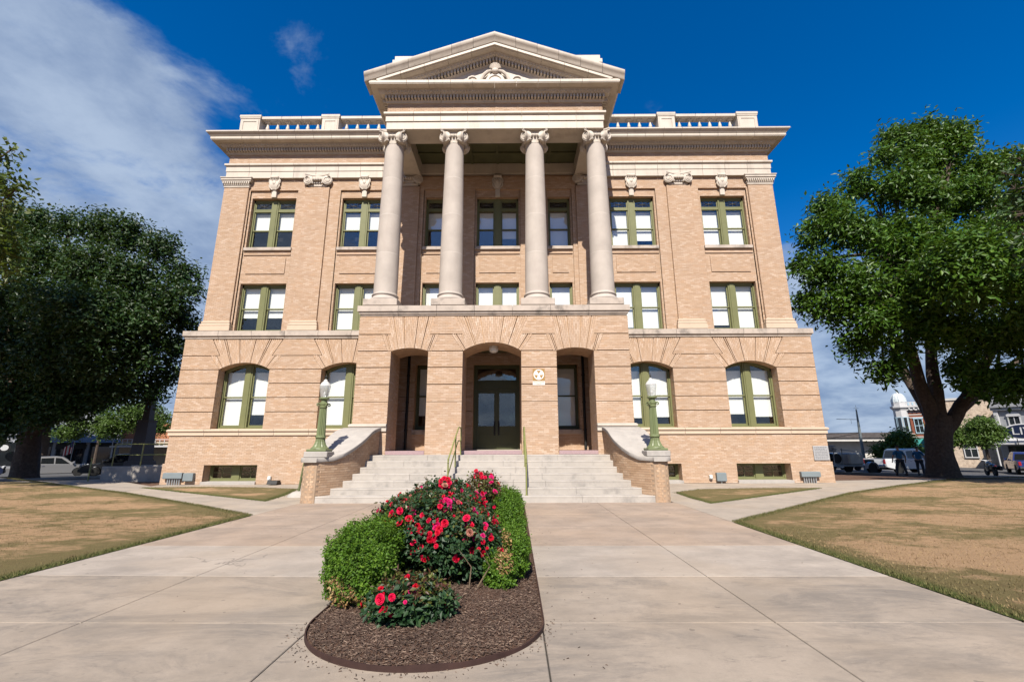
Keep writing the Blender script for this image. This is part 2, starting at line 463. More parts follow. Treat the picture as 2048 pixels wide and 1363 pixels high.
# ---- radial brick fans over the arches
FAN_BR = []   # quads: four world points of the front, depth
def fan(y, cx, half, spring, crown, ztop, zmid, a_up, a_lo, cz, grooves):
    fr = front(y)
    bw = .0625
    rm = .5 * (ztop + spring) - cz
    def bottom_r(t):
        lo, hi = .1, 6.0
        for _ in range(30):
            m = (lo + hi) / 2; x, z = m * math.sin(t), cz + m * math.cos(t)
            if abs(x) <= half and z < arch_z(x, half, spring, crown): lo = m
            elif abs(x) > half and z < spring: lo = m
            else: hi = m
        return hi
    da = bw / rm
    n = int(2 * a_lo / da)
    for i in range(n):
        t0 = -a_lo + 2 * a_lo * i / n; t1 = t0 + 2 * a_lo / n; tc = (t0 + t1) / 2
        if any(abs(tc - g) < da * .28 for g in grooves): pass
        zt = ztop if abs(tc) <= a_up else zmid
        r0 = max(bottom_r(t0), bottom_r(t1)); r1 = (zt - cz) / math.cos(tc)
        if r1 - r0 < .06: continue
        g = .002 / rm
        ga, gb = g, g
        for gr in grooves:
            if abs(t0 - gr) < da * .55: ga = .014 / rm
            if abs(t1 - gr) < da * .55: gb = .014 / rm
        MORTp = [(r0, t0 + ga), (r0, t1 - gb), (r1, t1 - gb), (r1, t0 + ga)]
        MORT.add([fr.p(cx + r * math.sin(t), cz + r * math.cos(t), -.005) for r, t in MORTp] + [fr.p(cx + r * math.sin(t), cz + r * math.cos(t), -.07) for r, t in MORTp],
                 [(0, 3, 2, 1), (0, 1, 5, 4), (2, 3, 7, 6), (1, 2, 6, 5), (3, 0, 4, 7)])
        r = r0; first = True
        while r < r1 - .02:
            ln = (.1 if (first and i % 2) else .205); first = False
            q = min(r + ln, r1)
            FAN_BR.append([fr.p(cx + rr * math.sin(t), cz + rr * math.cos(t), 0) for rr, t in ((r + .004, t0 + ga + g * .2), (r + .003, t1 - gb - g * .2), (q - .003, t1 - gb - g * .2), (q - .003, t0 + ga + g * .2))])
            r = q
def fan_blocks(cx, half, spring, crown, ztop, zmid, a_up, a_lo, cz):
    def f(z):
        if z < spring - .001: return (cx - half, cx + half)
        a = a_up if z > zmid else a_lo
        w = (z - cz) * math.tan(a)
        return (cx - w - .004, cx + w + .004)
    return f

LOWZ = [2.33, 3.07, 3.705, 4.34, 4.972, 5.61, 6.41]
PORZ = [3.155, 3.79, 4.43, 5.06, 5.71, 6.43]
WINX = [-11.46, -6.79, 6.79, 11.46]
WHALF, WSPR, WCRN = 1.155, 4.972, 5.285
# fan geometry: the outer radials pass the tier line
FAN_MAIN = dict(half=WHALF, spring=WSPR, crown=WCRN, ztop=6.36, zmid=5.61, a_up=math.radians(29.5), a_lo=math.radians(37.5), cz=3.5)
GRV = [math.radians(a) for a in (-32, -20, -7, 7, 20, 32)]
low_open = []
for c in WINX:
    low_open.append((c - WHALF, c + WHALF, 2.33, WSPR, WCRN))
    low_open.append((c - WHALF, c + WHALF, .09, .82, .82))
porch_open = [(-1.05, 1.03, 1.40, 5.18, 5.18), (2.55, 3.66, 2.26, 5.19, 5.19), (-3.66, -2.55, 2.26, 5.19, 5.19)]
CORE = MB()
core(CORE, front(YM), -14.36, 14.36, -.3, 6.45, low_open + porch_open, -.07, -.62)
fblk = [fan_blocks(c, **FAN_MAIN) for c in WINX]
def blk_low(z):
    o = [f(z) for f in fblk]
    o.append((-5.1, 5.1))
    return o
for c in WINX: fan(YM, c, grooves=GRV, **FAN_MAIN)
fr = front(YM)
bands(fr, -14.36, 14.36, LOWZ, blk_low)
def blk_base(z):
    o = [(-5.1, 5.1)]
    if .09 < z < .82: o += [(c - WHALF, c + WHALF) for c in WINX]
    return o
frb = front(YM - .035)
brickfield(fr, -14.36, 14.36, .86, 2.06, blk_base)
brickfield(frb, -14.42, 14.42, 0.0, .86, blk_base, mdepth=.10)
for c in WINX:
    jambs(YM, c - WHALF, c + WHALF, 0, 0, .5, LOWZ[:5])
    jambs(YM, c - WHALF, c + WHALF, .1, .82, .45)
# brick of the porch back wall
def blk_porch(z):
    o = []
    for (a, b, zb, sp, cr) in porch_open:
        if zb < z < sp: o.append((a, b))
    return o
bands(front(YM), -5.1, 5.1, [1.38, 2.4] + LOWZ[1:-1] + [5.7], blk_porch)
# ---- upper wall, layer by layer
UP_WIN = [(-11.2, 1.1), (-6.67, 1.1), (6.67, 1.1), (11.2, 1.1), (0, 1.035), (-3.04, .55), (3.04, .55)]
up_open = []
for c, h in UP_WIN: up_open += [(c - h, c + h, 6.76, 9.16, 9.16), (c - h, c + h, 11.0, 13.68, 13.68)]
core(CORE, front(20.30), -13.65, 13.65, 6.45, 16.1, up_open, -.06, -.36)
PIL = [(-13.7, -12.47), (-9.6, -8.42), (-5.1, -3.9), (3.9, 5.1), (8.42, 9.6), (12.47, 13.7)]
REC = [(c - h - .09, c + h + .09) for c, h in UP_WIN]
ZT = 14.07
for a, b in PIL: brickfield(front(YM + .02), a, b, 7.27, 14.2, mdepth=.2)
for a, b in PIL[1:-1]: pass
def blk_wall(z): return PIL + (REC if z < ZT else [])
brickfield(front(20.19), -13.66, 13.66, 6.74, 14.78, blk_wall, mdepth=.18)
for (c, h), (a, b) in zip(UP_WIN, REC):
    def blk_rec(z, c=c, h=h):
        if z < 9.16 or 11.0 < z < 13.68: return [(c - h, c + h)]
        if 9.65 < z < 10.46: return [(c - h + .16, c + h - .16)]
        return []
    brickfield(front(20.27), a, b, 6.74, ZT, blk_rec, mdepth=.1)
    brickfield(front(20.235), c - h + .16, c + h - .16, 9.65, 10.46, mdepth=.12)
    for z0, z1 in ((6.8, 9.14), (11.0, 13.66)): jambs(20.27, c - h, c + h, z0, z1, .22)
# recess and pilaster returns (sides)
for a, b in PIL:
    for x, nx in ((a, -1), (b, 1)):
        brickfield(Frame(x, YM + .02, 0, 1, nx, 0), .03, .17, 7.27, 14.2, mdepth=.02)
for a, b in REC:
    for x, nx in ((a, 1), (b, -1)):
        CORE.add([(x, 20.19, 6.74), (x, 20.28, 6.74), (x, 20.28, ZT), (x, 20.19, ZT)], [(0, 1, 2, 3)])
    CORE.add([(a, 20.19, ZT), (b, 20.19, ZT), (b, 20.28, ZT), (a, 20.28, ZT)], [(0, 1, 2, 3)])
# friezes
brickfield(front(YM), -13.65, -4.66, 15.47, 16.03, mdepth=.3); brickfield(front(YM), 4.66, 13.65, 15.47, 16.03, mdepth=.3)
brickfield(front(YP), -4.65, 4.65, 15.53, 16.03, mdepth=.3)
for x, nx in ((-4.65, -1), (4.65, 1)): brickfield(Frame(x, YP, 0, 1, nx, 0), .03, 3.4, 15.53, 16.03, mdepth=.3)
for x, nx in ((-14.36, -1), (14.36, 1)):   # flanks: plain sheets, unseen from the walk
    CORE.add([(x, YM, -.3), (x, YM + 14, -.3), (x, YM + 14, 6.45), (x, YM, 6.45)], [(0, 1, 2, 3)])
    xs = math.copysign(13.66, x)
    CORE.add([(xs, YM + .02, 6.4), (xs, YM + 14, 6.4), (xs, YM + 14, 16.2), (xs, YM + .02, 16.2)], [(0, 1, 2, 3)])
CORE.add([(-14.36, YM + 14, -.3), (14.36, YM + 14, -.3), (14.36, YM + 14, 16.2), (-14.36, YM + 14, 16.2)], [(0, 1, 2, 3)])

# ---- portico lower storey: three arches in a pierced wall 1.4 m thick
PX = -.04
PA = [(PX - 3.13, .705, 5.055, 5.175), (PX - .01, 1.105, 5.05, 5.385), (PX + 3.13, .705, 5.055, 5.175)]
por_open = [(c - h, c + h, 1.25, sp, cr) for c, h, sp, cr in PA]
core(CORE, front(YP), -5.14, 5.14, .0, 6.5, por_open, -.06, -1.40)
core(CORE, front(YP + 1.40), -5.14, 5.14, .0, 5.75, por_open, 0, 0, reveal=False)
FANP = [dict(half=.705, spring=5.055, crown=5.175, ztop=6.41, zmid=5.71, a_up=math.radians(14.5), a_lo=math.radians(21.5), cz=2.95),
        dict(half=1.105, spring=5.05, crown=5.385, ztop=6.41, zmid=5.71, a_up=math.radians(26.5), a_lo=math.radians(35), cz=3.5),
        dict(half=.705, spring=5.055, crown=5.175, ztop=6.41, zmid=5.71, a_up=math.radians(14.5), a_lo=math.radians(21.5), cz=2.95)]
GRVS = [[math.radians(a) for a in (-11, -4.7, 4.7, 11, -18.2, 18.2)], [math.radians(a) for a in (-19.5, -9.3, 8.5, 18.3, -31, 31)], [math.radians(a) for a in (-11, -4.7, 4.7, 11, -18.2, 18.2)]]
for (c, h, sp, cr), F_, g in zip(PA, FANP, GRVS): fan(YP, c, grooves=g, **F_)
pblk = [fan_blocks(c, **F_) for (c, h, sp, cr), F_ in zip(PA, FANP)]
def blk_por(z): return [f(z) for f in pblk]
bands(front(YP), -5.15, 5.15, PORZ, blk_por)
def blk_pier(z): return [(c - h, c + h) for c, h, sp, cr in PA]
brickfield(front(YP), -5.15, 5.15, 2.36, 3.138, blk_pier)
brickfield(front(YP), -5.15, 5.15, 1.25, 2.08, blk_pier)
brickfield(front(YP), PA[0][0] + .705, PA[2][0] - .705, 2.08, 2.36, blk_pier)
for c, h, sp, cr in PA: jambs(YP, c - h, c + h, 0, 0, 1.38, [1.25] + PORZ[:4])
for x, nx in ((-5.15, -1), (5.15, 1)): brickfield(Frame(x, YP, 0, 1, nx, 0), .03, 3.4, .0, 6.4, mdepth=.05)
# porch inside: floor, ceiling, side walls
CORE.box(-5.1, 5.1, YP + .03, YM + .05, -.2, 1.36)
CORE.build('wall', pm('wall_backing', (.50, .33, .205), .9, .18, 5, .3, 30), HOUSE)
MORT.build('mortar', MORTAR, HOUSE)
pc = MB(); pc.box(-5.1, 5.1, YP + 1.40, YM + .02, 5.70, 6.4); pc.build('porch_ceiling', CEIL, HOUSE)
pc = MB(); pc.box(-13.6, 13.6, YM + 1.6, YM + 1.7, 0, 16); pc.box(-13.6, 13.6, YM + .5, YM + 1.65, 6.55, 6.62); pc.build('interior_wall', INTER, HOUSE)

# ---- turn the collected bricks into objects
UNIT = None
def brick_geo(items):
    n = len(items); P = np.zeros((n, 8, 3), np.float32)
    for i, (fr, u0, u1, z0, z1, j, d) in enumerate(items):
        P[i] = [fr.p(u0, z0, j), fr.p(u1, z0, j), fr.p(u1, z1, j), fr.p(u0, z1, j), fr.p(u0, z0, -d), fr.p(u1, z0, -d), fr.p(u1, z1, -d), fr.p(u0, z1, -d)]
    F = np.array([(0, 1, 2, 3), (0, 4, 5, 1), (3, 2, 6, 7), (0, 3, 7, 4), (1, 5, 6, 2)], np.int32)
    FF = (F[None] + (np.arange(n, dtype=np.int32) * 8)[:, None, None]).reshape(-1, 4)
    return P.reshape(-1, 3), FF
def unit_brick(mat):
    b = MB(); b.box(-.5, .5, -.5, .5, -.5, .5); return b.mesh('brick', mat)
def lay_bricks(items, mat, parent, n_single=300, key=None):
    def near(it):
        fr, u0, u1, z0, z1, j, d = it
        p = fr.p((u0 + u1) / 2, (z0 + z1) / 2, 0)
        facing = 1 if fr.n[1] < -.3 else .2
        return (u1 - u0) * facing / ((p[0] - CAM.x) ** 2 + p[1] ** 2 + (p[2] - CAM.z) ** 2) ** .5
    items = sorted(items, key=key or near, reverse=True)
    me = unit_brick(mat)
    for it in items[:n_single]:
        fr, u0, u1, z0, z1, j, d = it
        c = fr.p((u0 + u1) / 2, (z0 + z1) / 2, (j - d) / 2)
        R = Matrix(((fr.u[0], -fr.n[0], 0, 0), (fr.u[1], -fr.n[1], 0, 0), (0, 0, 1, 0), (0, 0, 0, 1)))
        inst(me, 'brick', parent, c, R, (u1 - u0, d + j, z1 - z0))
    rest = items[n_single:]
    if rest:
        V, F = brick_geo(rest)
        r = np.repeat(RNG.random(len(rest)), 5)
        o = bpy.data.objects.new('brick_facing', np_mesh('brick_facing', V, F, mat, r))
        link(o, parent); o['kind'] = 'stuff'
def fan_mesh():
    n = len(FAN_BR); Q = np.array(FAN_BR, np.float32); Bk = Q.copy(); Bk[:, :, 1] += .03
    P = np.concatenate([Q, Bk], 1).reshape(-1, 3)
    F = np.array([(0, 1, 2, 3), (0, 4, 5, 1), (3, 2, 6, 7), (0, 3, 7, 4), (1, 5, 6, 2)], np.int32)[:, ::-1]
    FF = (F[None] + (np.arange(n, dtype=np.int32) * 8)[:, None, None]).reshape(-1, 4)
    o = bpy.data.objects.new('arch_bricks', np_mesh('arch_bricks', P, FF, BRICK, np.repeat(RNG.random(n), 5)))
    link(o, HOUSE); o['kind'] = 'stuff'
lay_bricks(BR, BRICK, HOUSE)
fan_mesh()

# ---- mouldings laid in blocks
def mould(name, prof, path, mat, blen=1.0, gap=.013, parent=HOUSE, smooth=True, skip=()):
    pts = [Vector((*p, 0)) for p in path]; m = len(pts)
    nrm = []
    for i in range(m - 1):
        d = (pts[i + 1] - pts[i]).normalized(); nrm.append(Vector((d.y, -d.x, 0)))
    def mit(i):
        if i == 0: return nrm[0]
        if i == m - 1: return nrm[-1]
        a, b = nrm[i - 1], nrm[i]
        return (a + b) / (1 + a.dot(b))
    for i in range(m - 1):
        if i in skip: continue
        A, B = pts[i], pts[i + 1]; Ln = (B - A).length; d = (B - A) / Ln
        k = max(1, int(round(Ln / blen)))
        for q in range(k):
            s, e = Ln * q / k, Ln * (q + 1) / k
            rings = []
            for first, t in ((True, s), (False, e)):
                if q == 0 and first: base, mm = A, mit(i)
                elif q == k - 1 and not first: base, mm = B, mit(i + 1)
                else: base, mm = A + d * (t + (gap / 2 if first else -gap / 2)), nrm[i]
                rings.append([tuple(base + mm * dd + Vector((0, 0, z))) for dd, z in prof])
            b = MB(); b.ring(rings, True)
            b.build(name, mat, parent, smooth)
PATHL = [(-13.65, YM + 14), (-13.65, YM), (-4.66, YM)]
PATHR = [(4.66, YM), (13.65, YM), (13.65, YM + 14)]
PATHP = [(-4.65, YM), (-4.65, YP), (4.65, YP), (4.65, YM)]
ARCH = [(-.12, 14.70), (.03, 14.70), (.03, 15.05), (.055, 15.06), (.055, 15.33), (.10, 15.36), (.13, 15.38), (.13, 15.47), (-.12, 15.47)]
ARCHP = [(-.12, 14.77), (.0, 14.77), (.0, 15.12), (.04, 15.13), (.04, 15.40), (.09, 15.43), (.12, 15.45), (.12, 15.54), (-.12, 15.54)]
BEDM = [(-.1, 16.03), (.05, 16.03), (.05, 16.07), (.09, 16.13), (.045, 16.135), (.045, 16.30), (-.1, 16.30)]
OVOLO = [(-.1, 16.303), (.25, 16.303), (.28, 16.34), (.33, 16.40), (.36, 16.48), (-.1, 16.48)]
CORONA = [(-.1, 16.483), (.64, 16.483), (.64, 16.52), (.66, 16.52), (.66, 16.645), (-.1, 16.645)]
CYMA = [(-.1, 16.648), (.68, 16.648), (.70, 16.67), (.72, 16.72), (.78, 16.76), (.82, 16.80), (.82, 16.87), (-.1, 16.89)]
for P, A in ((PATHL, ARCH), (PATHR, ARCH), (PATHP, ARCHP)):
    sk = (0,) if P is PATHL else (1,) if P is PATHR else ()
    mould('architrave', A, P, TERRA, 1.15, skip=sk)
    mould('bed_mould', BEDM, P, TERRA, 2.3, skip=sk)
    mould('egg_moulding', OVOLO, P, TERRA, 2.3, skip=sk)
    mould('corona', CORONA, P, TERRA, .92, skip=sk)
    mould('cornice_block', CYMA, P, TERRA, .92, skip=(sk + ((1,) if P is PATHP else ())))
for P in (PATHL, PATHR):   # returns down the flanks, in long lengths
    k = 0 if P is PATHL else 1
    for A, nm in ((ARCH, 'architrave'), (BEDM, 'bed_mould'), (OVOLO, 'egg_moulding'), (CORONA, 'corona'), (CYMA, 'cornice_block')):
        mould(nm, A, P, TERRA, 20, skip=(1 - k,))
# dentils and eggs: too small to pick apart singly
dn = MB(); eg = MB()
def dents(p0, p1, n, z0=16.135, z1=16.29, pitch=.14):
    p0, p1, n = Vector((*p0, 0)), Vector((*p1, 0)), Vector((*n, 0))
    Ln = (p1 - p0).length; d = (p1 - p0) / Ln; k = int(Ln / pitch)
    for i in range(k + 1):
        c = p0 + d * ((i + .5) * Ln / (k + 1))
        a, b = c - d * .040, c + d * .040
        vs = [a + n * .04, b + n * .04, b + n * .24, a + n * .24]
        dn.ring([[(v.x, v.y, z0) for v in vs], [(v.x, v.y, z1) for v in vs]])
        e = c + n * .315
        eg.ball((e.x, e.y, 16.385), (.045, .04, .062), 6, 4)
dents((-13.75, YM), (-4.9, YM), (0, -1)); dents((4.9, YM), (13.75, YM), (0, -1))
dents((-4.75, YP), (4.75, YP), (0, -1))
dents((-4.65, YP), (-4.65, YM - .3), (-1, 0)); dents((4.65, YP), (4.65, YM - .3), (1, 0))
dents((-13.65, YM), (-13.65, YM + 6), (-1, 0)); dents((13.65, YM), (13.65, YM + 6), (1, 0))

# ---- raking cornice and tympanum
RA, RS = 18.97, .369
def rake(name, prof, xe, blen, mat=TERRA, gap=.013):
    """prof of (outward d, h below the top line)"""
    for sgn in (-1, 1):
        k = max(1, int(round(xe / blen)))
        for q in range(k):
            a = xe * q / k + (gap / 2 if q else 0); b = xe * (q + 1) / k - (gap / 2 if q < k - 1 else 0)
            rings = [[(sgn * x, YP - d, RA - RS * x + h) for d, h in prof] for x in (a, b)]
            if sgn < 0: rings.reverse()
            m = MB(); m.ring(rings); m.build(name, mat, HOUSE, True)
rake('raking_cornice_block', [(-.1, -.385), (.68, -.385), (.70, -.36), (.72, -.28), (.79, -.2), (.84, -.13), (.84, -.03), (.0, 0)], 5.49, .92)
rake('raking_corona', [(-.1, -.545), (.60, -.545), (.60, -.52), (.66, -.515), (.66, -.388), (-.1, -.388)], 5.0, .92)
rake('raking_egg_moulding', [(-.1, -.715), (.25, -.715), (.28, -.68), (.34, -.62), (.36, -.548), (-.1, -.548)], 4.75, 2.3)
rake('raking_bed_mould', [(-.1, -.97), (.04, -.97), (.05, -.93), (.09, -.89), (.045, -.885), (.045, -.718), (-.1, -.718)], 4.4, 2.3)
for sgn in (-1, 1):
    for i in range(31):
        x = .07 + .14 * i
        z = RA - RS * x
        if z - .89 < 16.7: break
        dn.box(sgn * x - .042, sgn * x + .042, YP - .24, YP - .04, z - .885, z - .725)
        eg.ball((sgn * x, YP - .315, z - .64), (.045, .04, .062), 6, 4)
dn.build('dentil_course', TERRA, HOUSE, kind='stuff'); eg.build('egg_and_dart', TERRA, HOUSE, True, kind='stuff')
tm = MB(); tm.ring([[(-5, YP - .02, 16.6), (5, YP - .02, 16.6), (0, YP - .02, 18.5)], [(-5, YP + .3, 16.6), (5, YP + .3, 16.6), (0, YP + .3, 18.5)]]); tm.build('tympanum', TERRA, HOUSE)
rf = MB()
rf.ring([[(-5.45, YP - .78, 16.90), (0, YP - .78, 18.92), (5.45, YP - .78, 16.90), (5.45, YP - .78, 16.84), (0, YP - .78, 18.86), (-5.45, YP - .78, 16.84)][::-1], [(-5.45, 24, 16.90), (0, 24, 18.92), (5.45, 24, 16.90), (5.45, 24, 16.84), (0, 24, 18.86), (-5.45, 24, 16.84)][::-1]])
rf.box(-13.7, 13.7, YM - .05, YM + 14, 16.5, 16.84)
rf.build('roof', pm('roof_membrane', (.25, .24, .23), .9), HOUSE)
# tympanum ornament: shell over a cartouche with scrolls
tb = MB()
yo = YP - .08
for k in range(9):
    a = PI * (k + .5) / 9
    tb.tube([(0.01 + .05 * math.cos(a), yo - .1, 17.62 + .04 * math.sin(a)), (0.01 + .25 * math.cos(a), yo - .13, 17.66 + .27 * math.sin(a))], [.025, .045], 6)
tb.ball((0.01, yo - .08, 17.55), (.17, .12, .14), 10, 7)
tb.lathe([(0, 0), (.40, 0), (.44, .05), (.40, .1), (.30, .1), (.26, .06), (0, .08)], (0.01, yo + .03, 17.05), 22, 'y')
for sg in (-1, 1):
    tb.tube([(sg * x + .01, yo - .09, z) for x, z in ((.17, 17.56), (.33, 17.5), (.50, 17.33), (.60, 17.1), (.62, 16.85), (.55, 16.72))], [.05, .075, .085, .08, .075, .06], 8)
    sp = [(sg * (1.0 + .26 * (1 - t / 14) * math.cos(2.2 - t * .62)), 17.0 + .26 * (1 - t / 14) * math.sin(2.2 - t * .62)) for t in range(14)]
    tb.tube([(sg * .62, yo - .08, 16.75), (sg * .72, yo - .09, 17.05)] + [(x, yo - .09, z) for x, z in sp], [.06] + [.06] * 9 + [.05] * 6, 7)
    tb.tube([(sg * .66, yo - .05, 16.72), (sg * .85, yo - .07, 16.78), (sg * 1.15, yo - .07, 16.74), (sg * 1.36, yo - .05, 16.86)], [.05, .07, .06, .03], 7)
    tb.ball((sg * 1.0, yo - .08, 17.0), .07, 8, 5)
tb.build('tympanum_ornament', TERRA, HOUSE, True)
# attic parapet rising behind the pediment
at = MB(); at.box(-5.25, 5.25, 19.0, 19.8, 16.84, 20.45); at.build('attic_wall', TERRA, HOUSE)
at = MB(); at.box(-5.32, 5.32, 18.93, 19.87, 20.45, 20.66); at.box(-5.22, 5.22, 18.98, 19.8, 20.66, 20.92); at.build('attic_coping', TERRA, HOUSE)

# ---- belt course and water table in stone blocks
BELTP = [(-.1, 6.41), (.03, 6.41), (.03, 6.46), (.07, 6.50), (.10, 6.53), (.10, 6.76), (-.4, 6.80)]
mould('belt_stone', BELTP, [(-14.36, YM + 14), (-14.36, YM), (-5.16, YM)], BELT, 1.55, smooth=False, skip=(0,))
mould('belt_stone', BELTP, [(5.16, YM), (14.36, YM), (14.36, YM + 14)], BELT, 1.55, smooth=False, skip=(1,))
BELTQ = [(-.6, 6.45), (.0, 6.45), (.0, 6.49), (.045, 6.52), (.045, 6.60), (.10, 6.61), (.10, 6.83), (-.6, 6.85)]
mould('belt_stone', BELTQ, [(-5.14, YM), (-5.14, YP), (5.14, YP), (5.14, YM)], BELT, 1.5, smooth=False)
WT = [(-.1, 2.05), (.05, 2.05), (.05, 2.19), (.08, 2.20), (.10, 2.23), (.10, 2.28), (.06, 2.31), (-.1, 2.335)]
mould('water_table', WT, [(-14.36, YM + 14), (-14.36, YM), (-5.16, YM)], TANST, 1.55, skip=(0,))
mould('water_table', WT, [(5.16, YM), (14.36, YM), (14.36, YM + 14)], TANST, 1.55, skip=(1,))
for sg in (-1, 1):
    p = [(-5.15, YM), (-5.15, YP), (PA[0][0] - .705, YP)] if sg < 0 else [(PA[2][0] + .705, YP), (5.15, YP), (5.15, YM)]
    mould('water_table', [(d, z + .03) for d, z in WT], p, TERRA, 1.6)
# porch roof deck and entablature beams, ceiling
pd = MB(); pd.box(-5.1, 5.1, YP + .05, YM + .1, 6.50, 6.83); pd.build('porch_deck', BELT, HOUSE)
eb = MB()
eb.box(-4.64, 4.64, YP + .005, YP + .98, 14.775, 16.0)
for sg in (-1, 1): eb.box(*sorted((sg * 3.86, sg * 4.64)), YP + .98, YM + .1, 14.775, 16.0)
eb.build('entablature_beam', TERRA, HOUSE)
eb = MB(); eb.box(-3.86, 3.86, YP + .98, YM + .2, 15.55, 15.7)
for i in range(1, 6): eb.box(-3.86 + i * 1.287 - .06, -3.86 + i * 1.287 + .06, YP + .98, YM + .1, 15.47, 15.56)
for i in range(1, 3): eb.box(-3.86, 3.86, YP + .98 + i * .85 - .06, YP + .98 + i * .85 + .06, 15.46, 15.57)
eb.build('portico_ceiling', CEIL, HOUSE)
eb = MB(); eb.box(-3.9, 3.9, YM + .06, YM + .3, 14.95, 15.5); eb.build('architrave', TERRA, HOUSE)

# ---- columns
def spiral(mb, c, ax, R, sgn, up=Vector((0, 0, 1)), n=26, tw=.03):
    """raised scroll on a disc whose face looks along -ny"""
    pts = []; rs = []
    for i in range(n + 1):
        t = i / n; a = PI / 2 - sgn * 0 + sgn * -1 * t * 2 * PI * 2.1
        r = R * (1 - t * .86)
        pts.append(c + ax * (math.cos(a) * r) + up * (math.sin(a) * r)); rs.append(tw * (1 - .55 * t))
    mb.tube(pts, rs, 6)
def volute(mb, cx, y, cz, R, sgn, tilt=0.0, thick=.22):
    """scroll drum with a raised spiral; its face is turned by tilt about z"""
    b = MB()
    b.lathe([(R * .92, -thick), (R * .80, -thick * .5), (R * .95, -.02), (R, 0), (R * .90, .015), (R * .3, .012), (R * .15, .03), (0.001, .03)], (0, 0, 0), 18, 'y')
    spiral(b, Vector((0, -.018, 0)), Vector((sgn, 0, 0)), R * .93, 1, tw=R * .105)
    b.xf(Matrix.Translation((cx, y, cz)) @ Matrix.Rotation(tilt, 4, 'Z'))
    mb.add(b.v, b.f)
def capital(mb, w, neck_r=None, zt=0.0, flat=False, depth=None, h=.62):
    """ionic capital hanging below zt; w = half spread of the volute centres"""
    R = .25
    yf = -(depth if flat else .50)
    zc = zt - .33
    faces = [0] if flat else [0, 1, 2, 3]
    for k in faces:
        b = MB()
        for sg in (-1, 1): volute(b, sg * w, yf + .06, zc, R, sg, sg * (.30 if not flat else .22))
        # bolster sagging between the scrolls, egg, necking
        b.tube([(x, yf + .10 + .05 * (1 - abs(x) / w), zc + .10 - .03 * (1 - (x / w) ** 2)) for x in np.linspace(-w, w, 7)], [.07, .085, .095, .10, .095, .085, .07], 8)
        ne = 3 if not flat else 5
        for i in range(ne):
            x = (i - (ne - 1) / 2) * (.14 if not flat else .12); b.ball((x, yf + .05, zc + .03), (.06, .07, .085), 8, 5)
        for sg in (-1, 1): b.ball((sg * (w * .50), yf + .06, zc - .16), (.055, .06, .055), 8, 5); b.ball((sg * (w * .52), yf + .06, zc - .07), (.04, .05, .05), 6, 4)
        # concave abacus edge
        n = 10; out_, inn = [], []
        for i in range(n + 1):
            x = -1 + 2 * i / n
            out_.append((x * (w + .14), yf - .06 + .17 * (1 - x * x)))
        for z0, z1, o in ((zt - .13, zt - .06, .02), (zt - .06, zt, 0)):
            poly = [(x, y + o) for x, y in out_] + [(w * .6, .1), (-w * .6, .1)]
            b.prism(poly, 'z', z0, z1)
        b.xf(Matrix.Rotation(k * PI / 2, 4, 'Z')); mb.add(b.v, b.f)
    if not flat:
        mb.lathe([(.385, -h), (.405, -h + .02), (.405, -h + .05), (.39, -h + .06), (.40, -h + .18), (.43, -h + .3), (.40, -h + .42), (.38, -.04)], (0, 0, zt), 20)
    else:
        mb.box(-w * .96, w * .96, yf + .17, .02, zt - .66, zt - .02)
        mb.box(-w * .98, w * .98, yf + .13, .02, zt - .62, zt - .57)
        mb.box(-w * .97, w * .97, yf + .13, .02, zt - .47, zt - .36)
CY = YP + .54
cap_mb = MB(); capital(cap_mb, .385, zt=0)
cap_me = cap_mb.mesh('capital', TERRA, True)
zs0, zs1 = 7.50, 14.20
def rad(z):
    t = (z - zs0) / (zs1 - zs0)
    return .468 - .078 * t ** 1.5
zj = [7.50, 9.15, 10.85, 12.55, 14.20]
drums = []
for i in range(4):
    b = MB(); k = 8
    b.lathe([(rad(zj[i]) - .002, zj[i])] + [(rad(zj[i] + (zj[i + 1] - zj[i]) * q / k), zj[i] + .002 + (zj[i + 1] - zj[i] - .004) * q / k) for q in range(k + 1)] + [(rad(zj[i + 1]) - .004, zj[i + 1])], (0, 0, 0), 40)
    drums.append(b.mesh('drum', LIME, True))
b = MB()
for z in zj[1:-1]: b.lathe([(rad(z) - .02, z - .012), (rad(z) + .0008, z - .010), (rad(z) + .0008, z + .010), (rad(z) - .02, z + .012)], (0, 0, 0), 40)
jm = b.mesh('joint', pm('pale_joint', (.56, .50, .45), .9, .1), True)
b = MB(); b.lathe([(.60, 7.10), (.60, 7.11)] + [(.535 + .06 * math.cos(a), 7.185 + .075 * math.sin(a)) for a in np.linspace(-1.3, 1.3, 7)] + [(.52, 7.265), (.50, 7.29), (.49, 7.33), (.505, 7.36)] + [(.49 + .04 * math.cos(a), 7.395 + .035 * math.sin(a)) for a in np.linspace(-1.2, 1.2, 5)] + [(.485, 7.44), (.48, 7.46), (.468, 7.50)], (0, 0, 0), 40)
base_me = b.mesh('base', LIME, True)
b = MB(); b.bbox(-.66, .66, -.66, .66, 6.84, 7.11, .015); plinth_me = b.mesh('plinth', BELT)
for cx in (-4.39, -1.765, 1.715, 4.37):
    cp = empty('column', (cx, CY, 6.84), 0, HOUSE)
    for d in drums: inst(d, 'drum', cp, (cx, CY, 0))
    inst(jm, 'joint', cp, (cx, CY, 0)); inst(base_me, 'base', cp, (cx, CY, 0)); inst(plinth_me, 'plinth', cp, (cx, CY, 0))
    inst(cap_me, 'capital', cp, (cx, CY, 14.79))
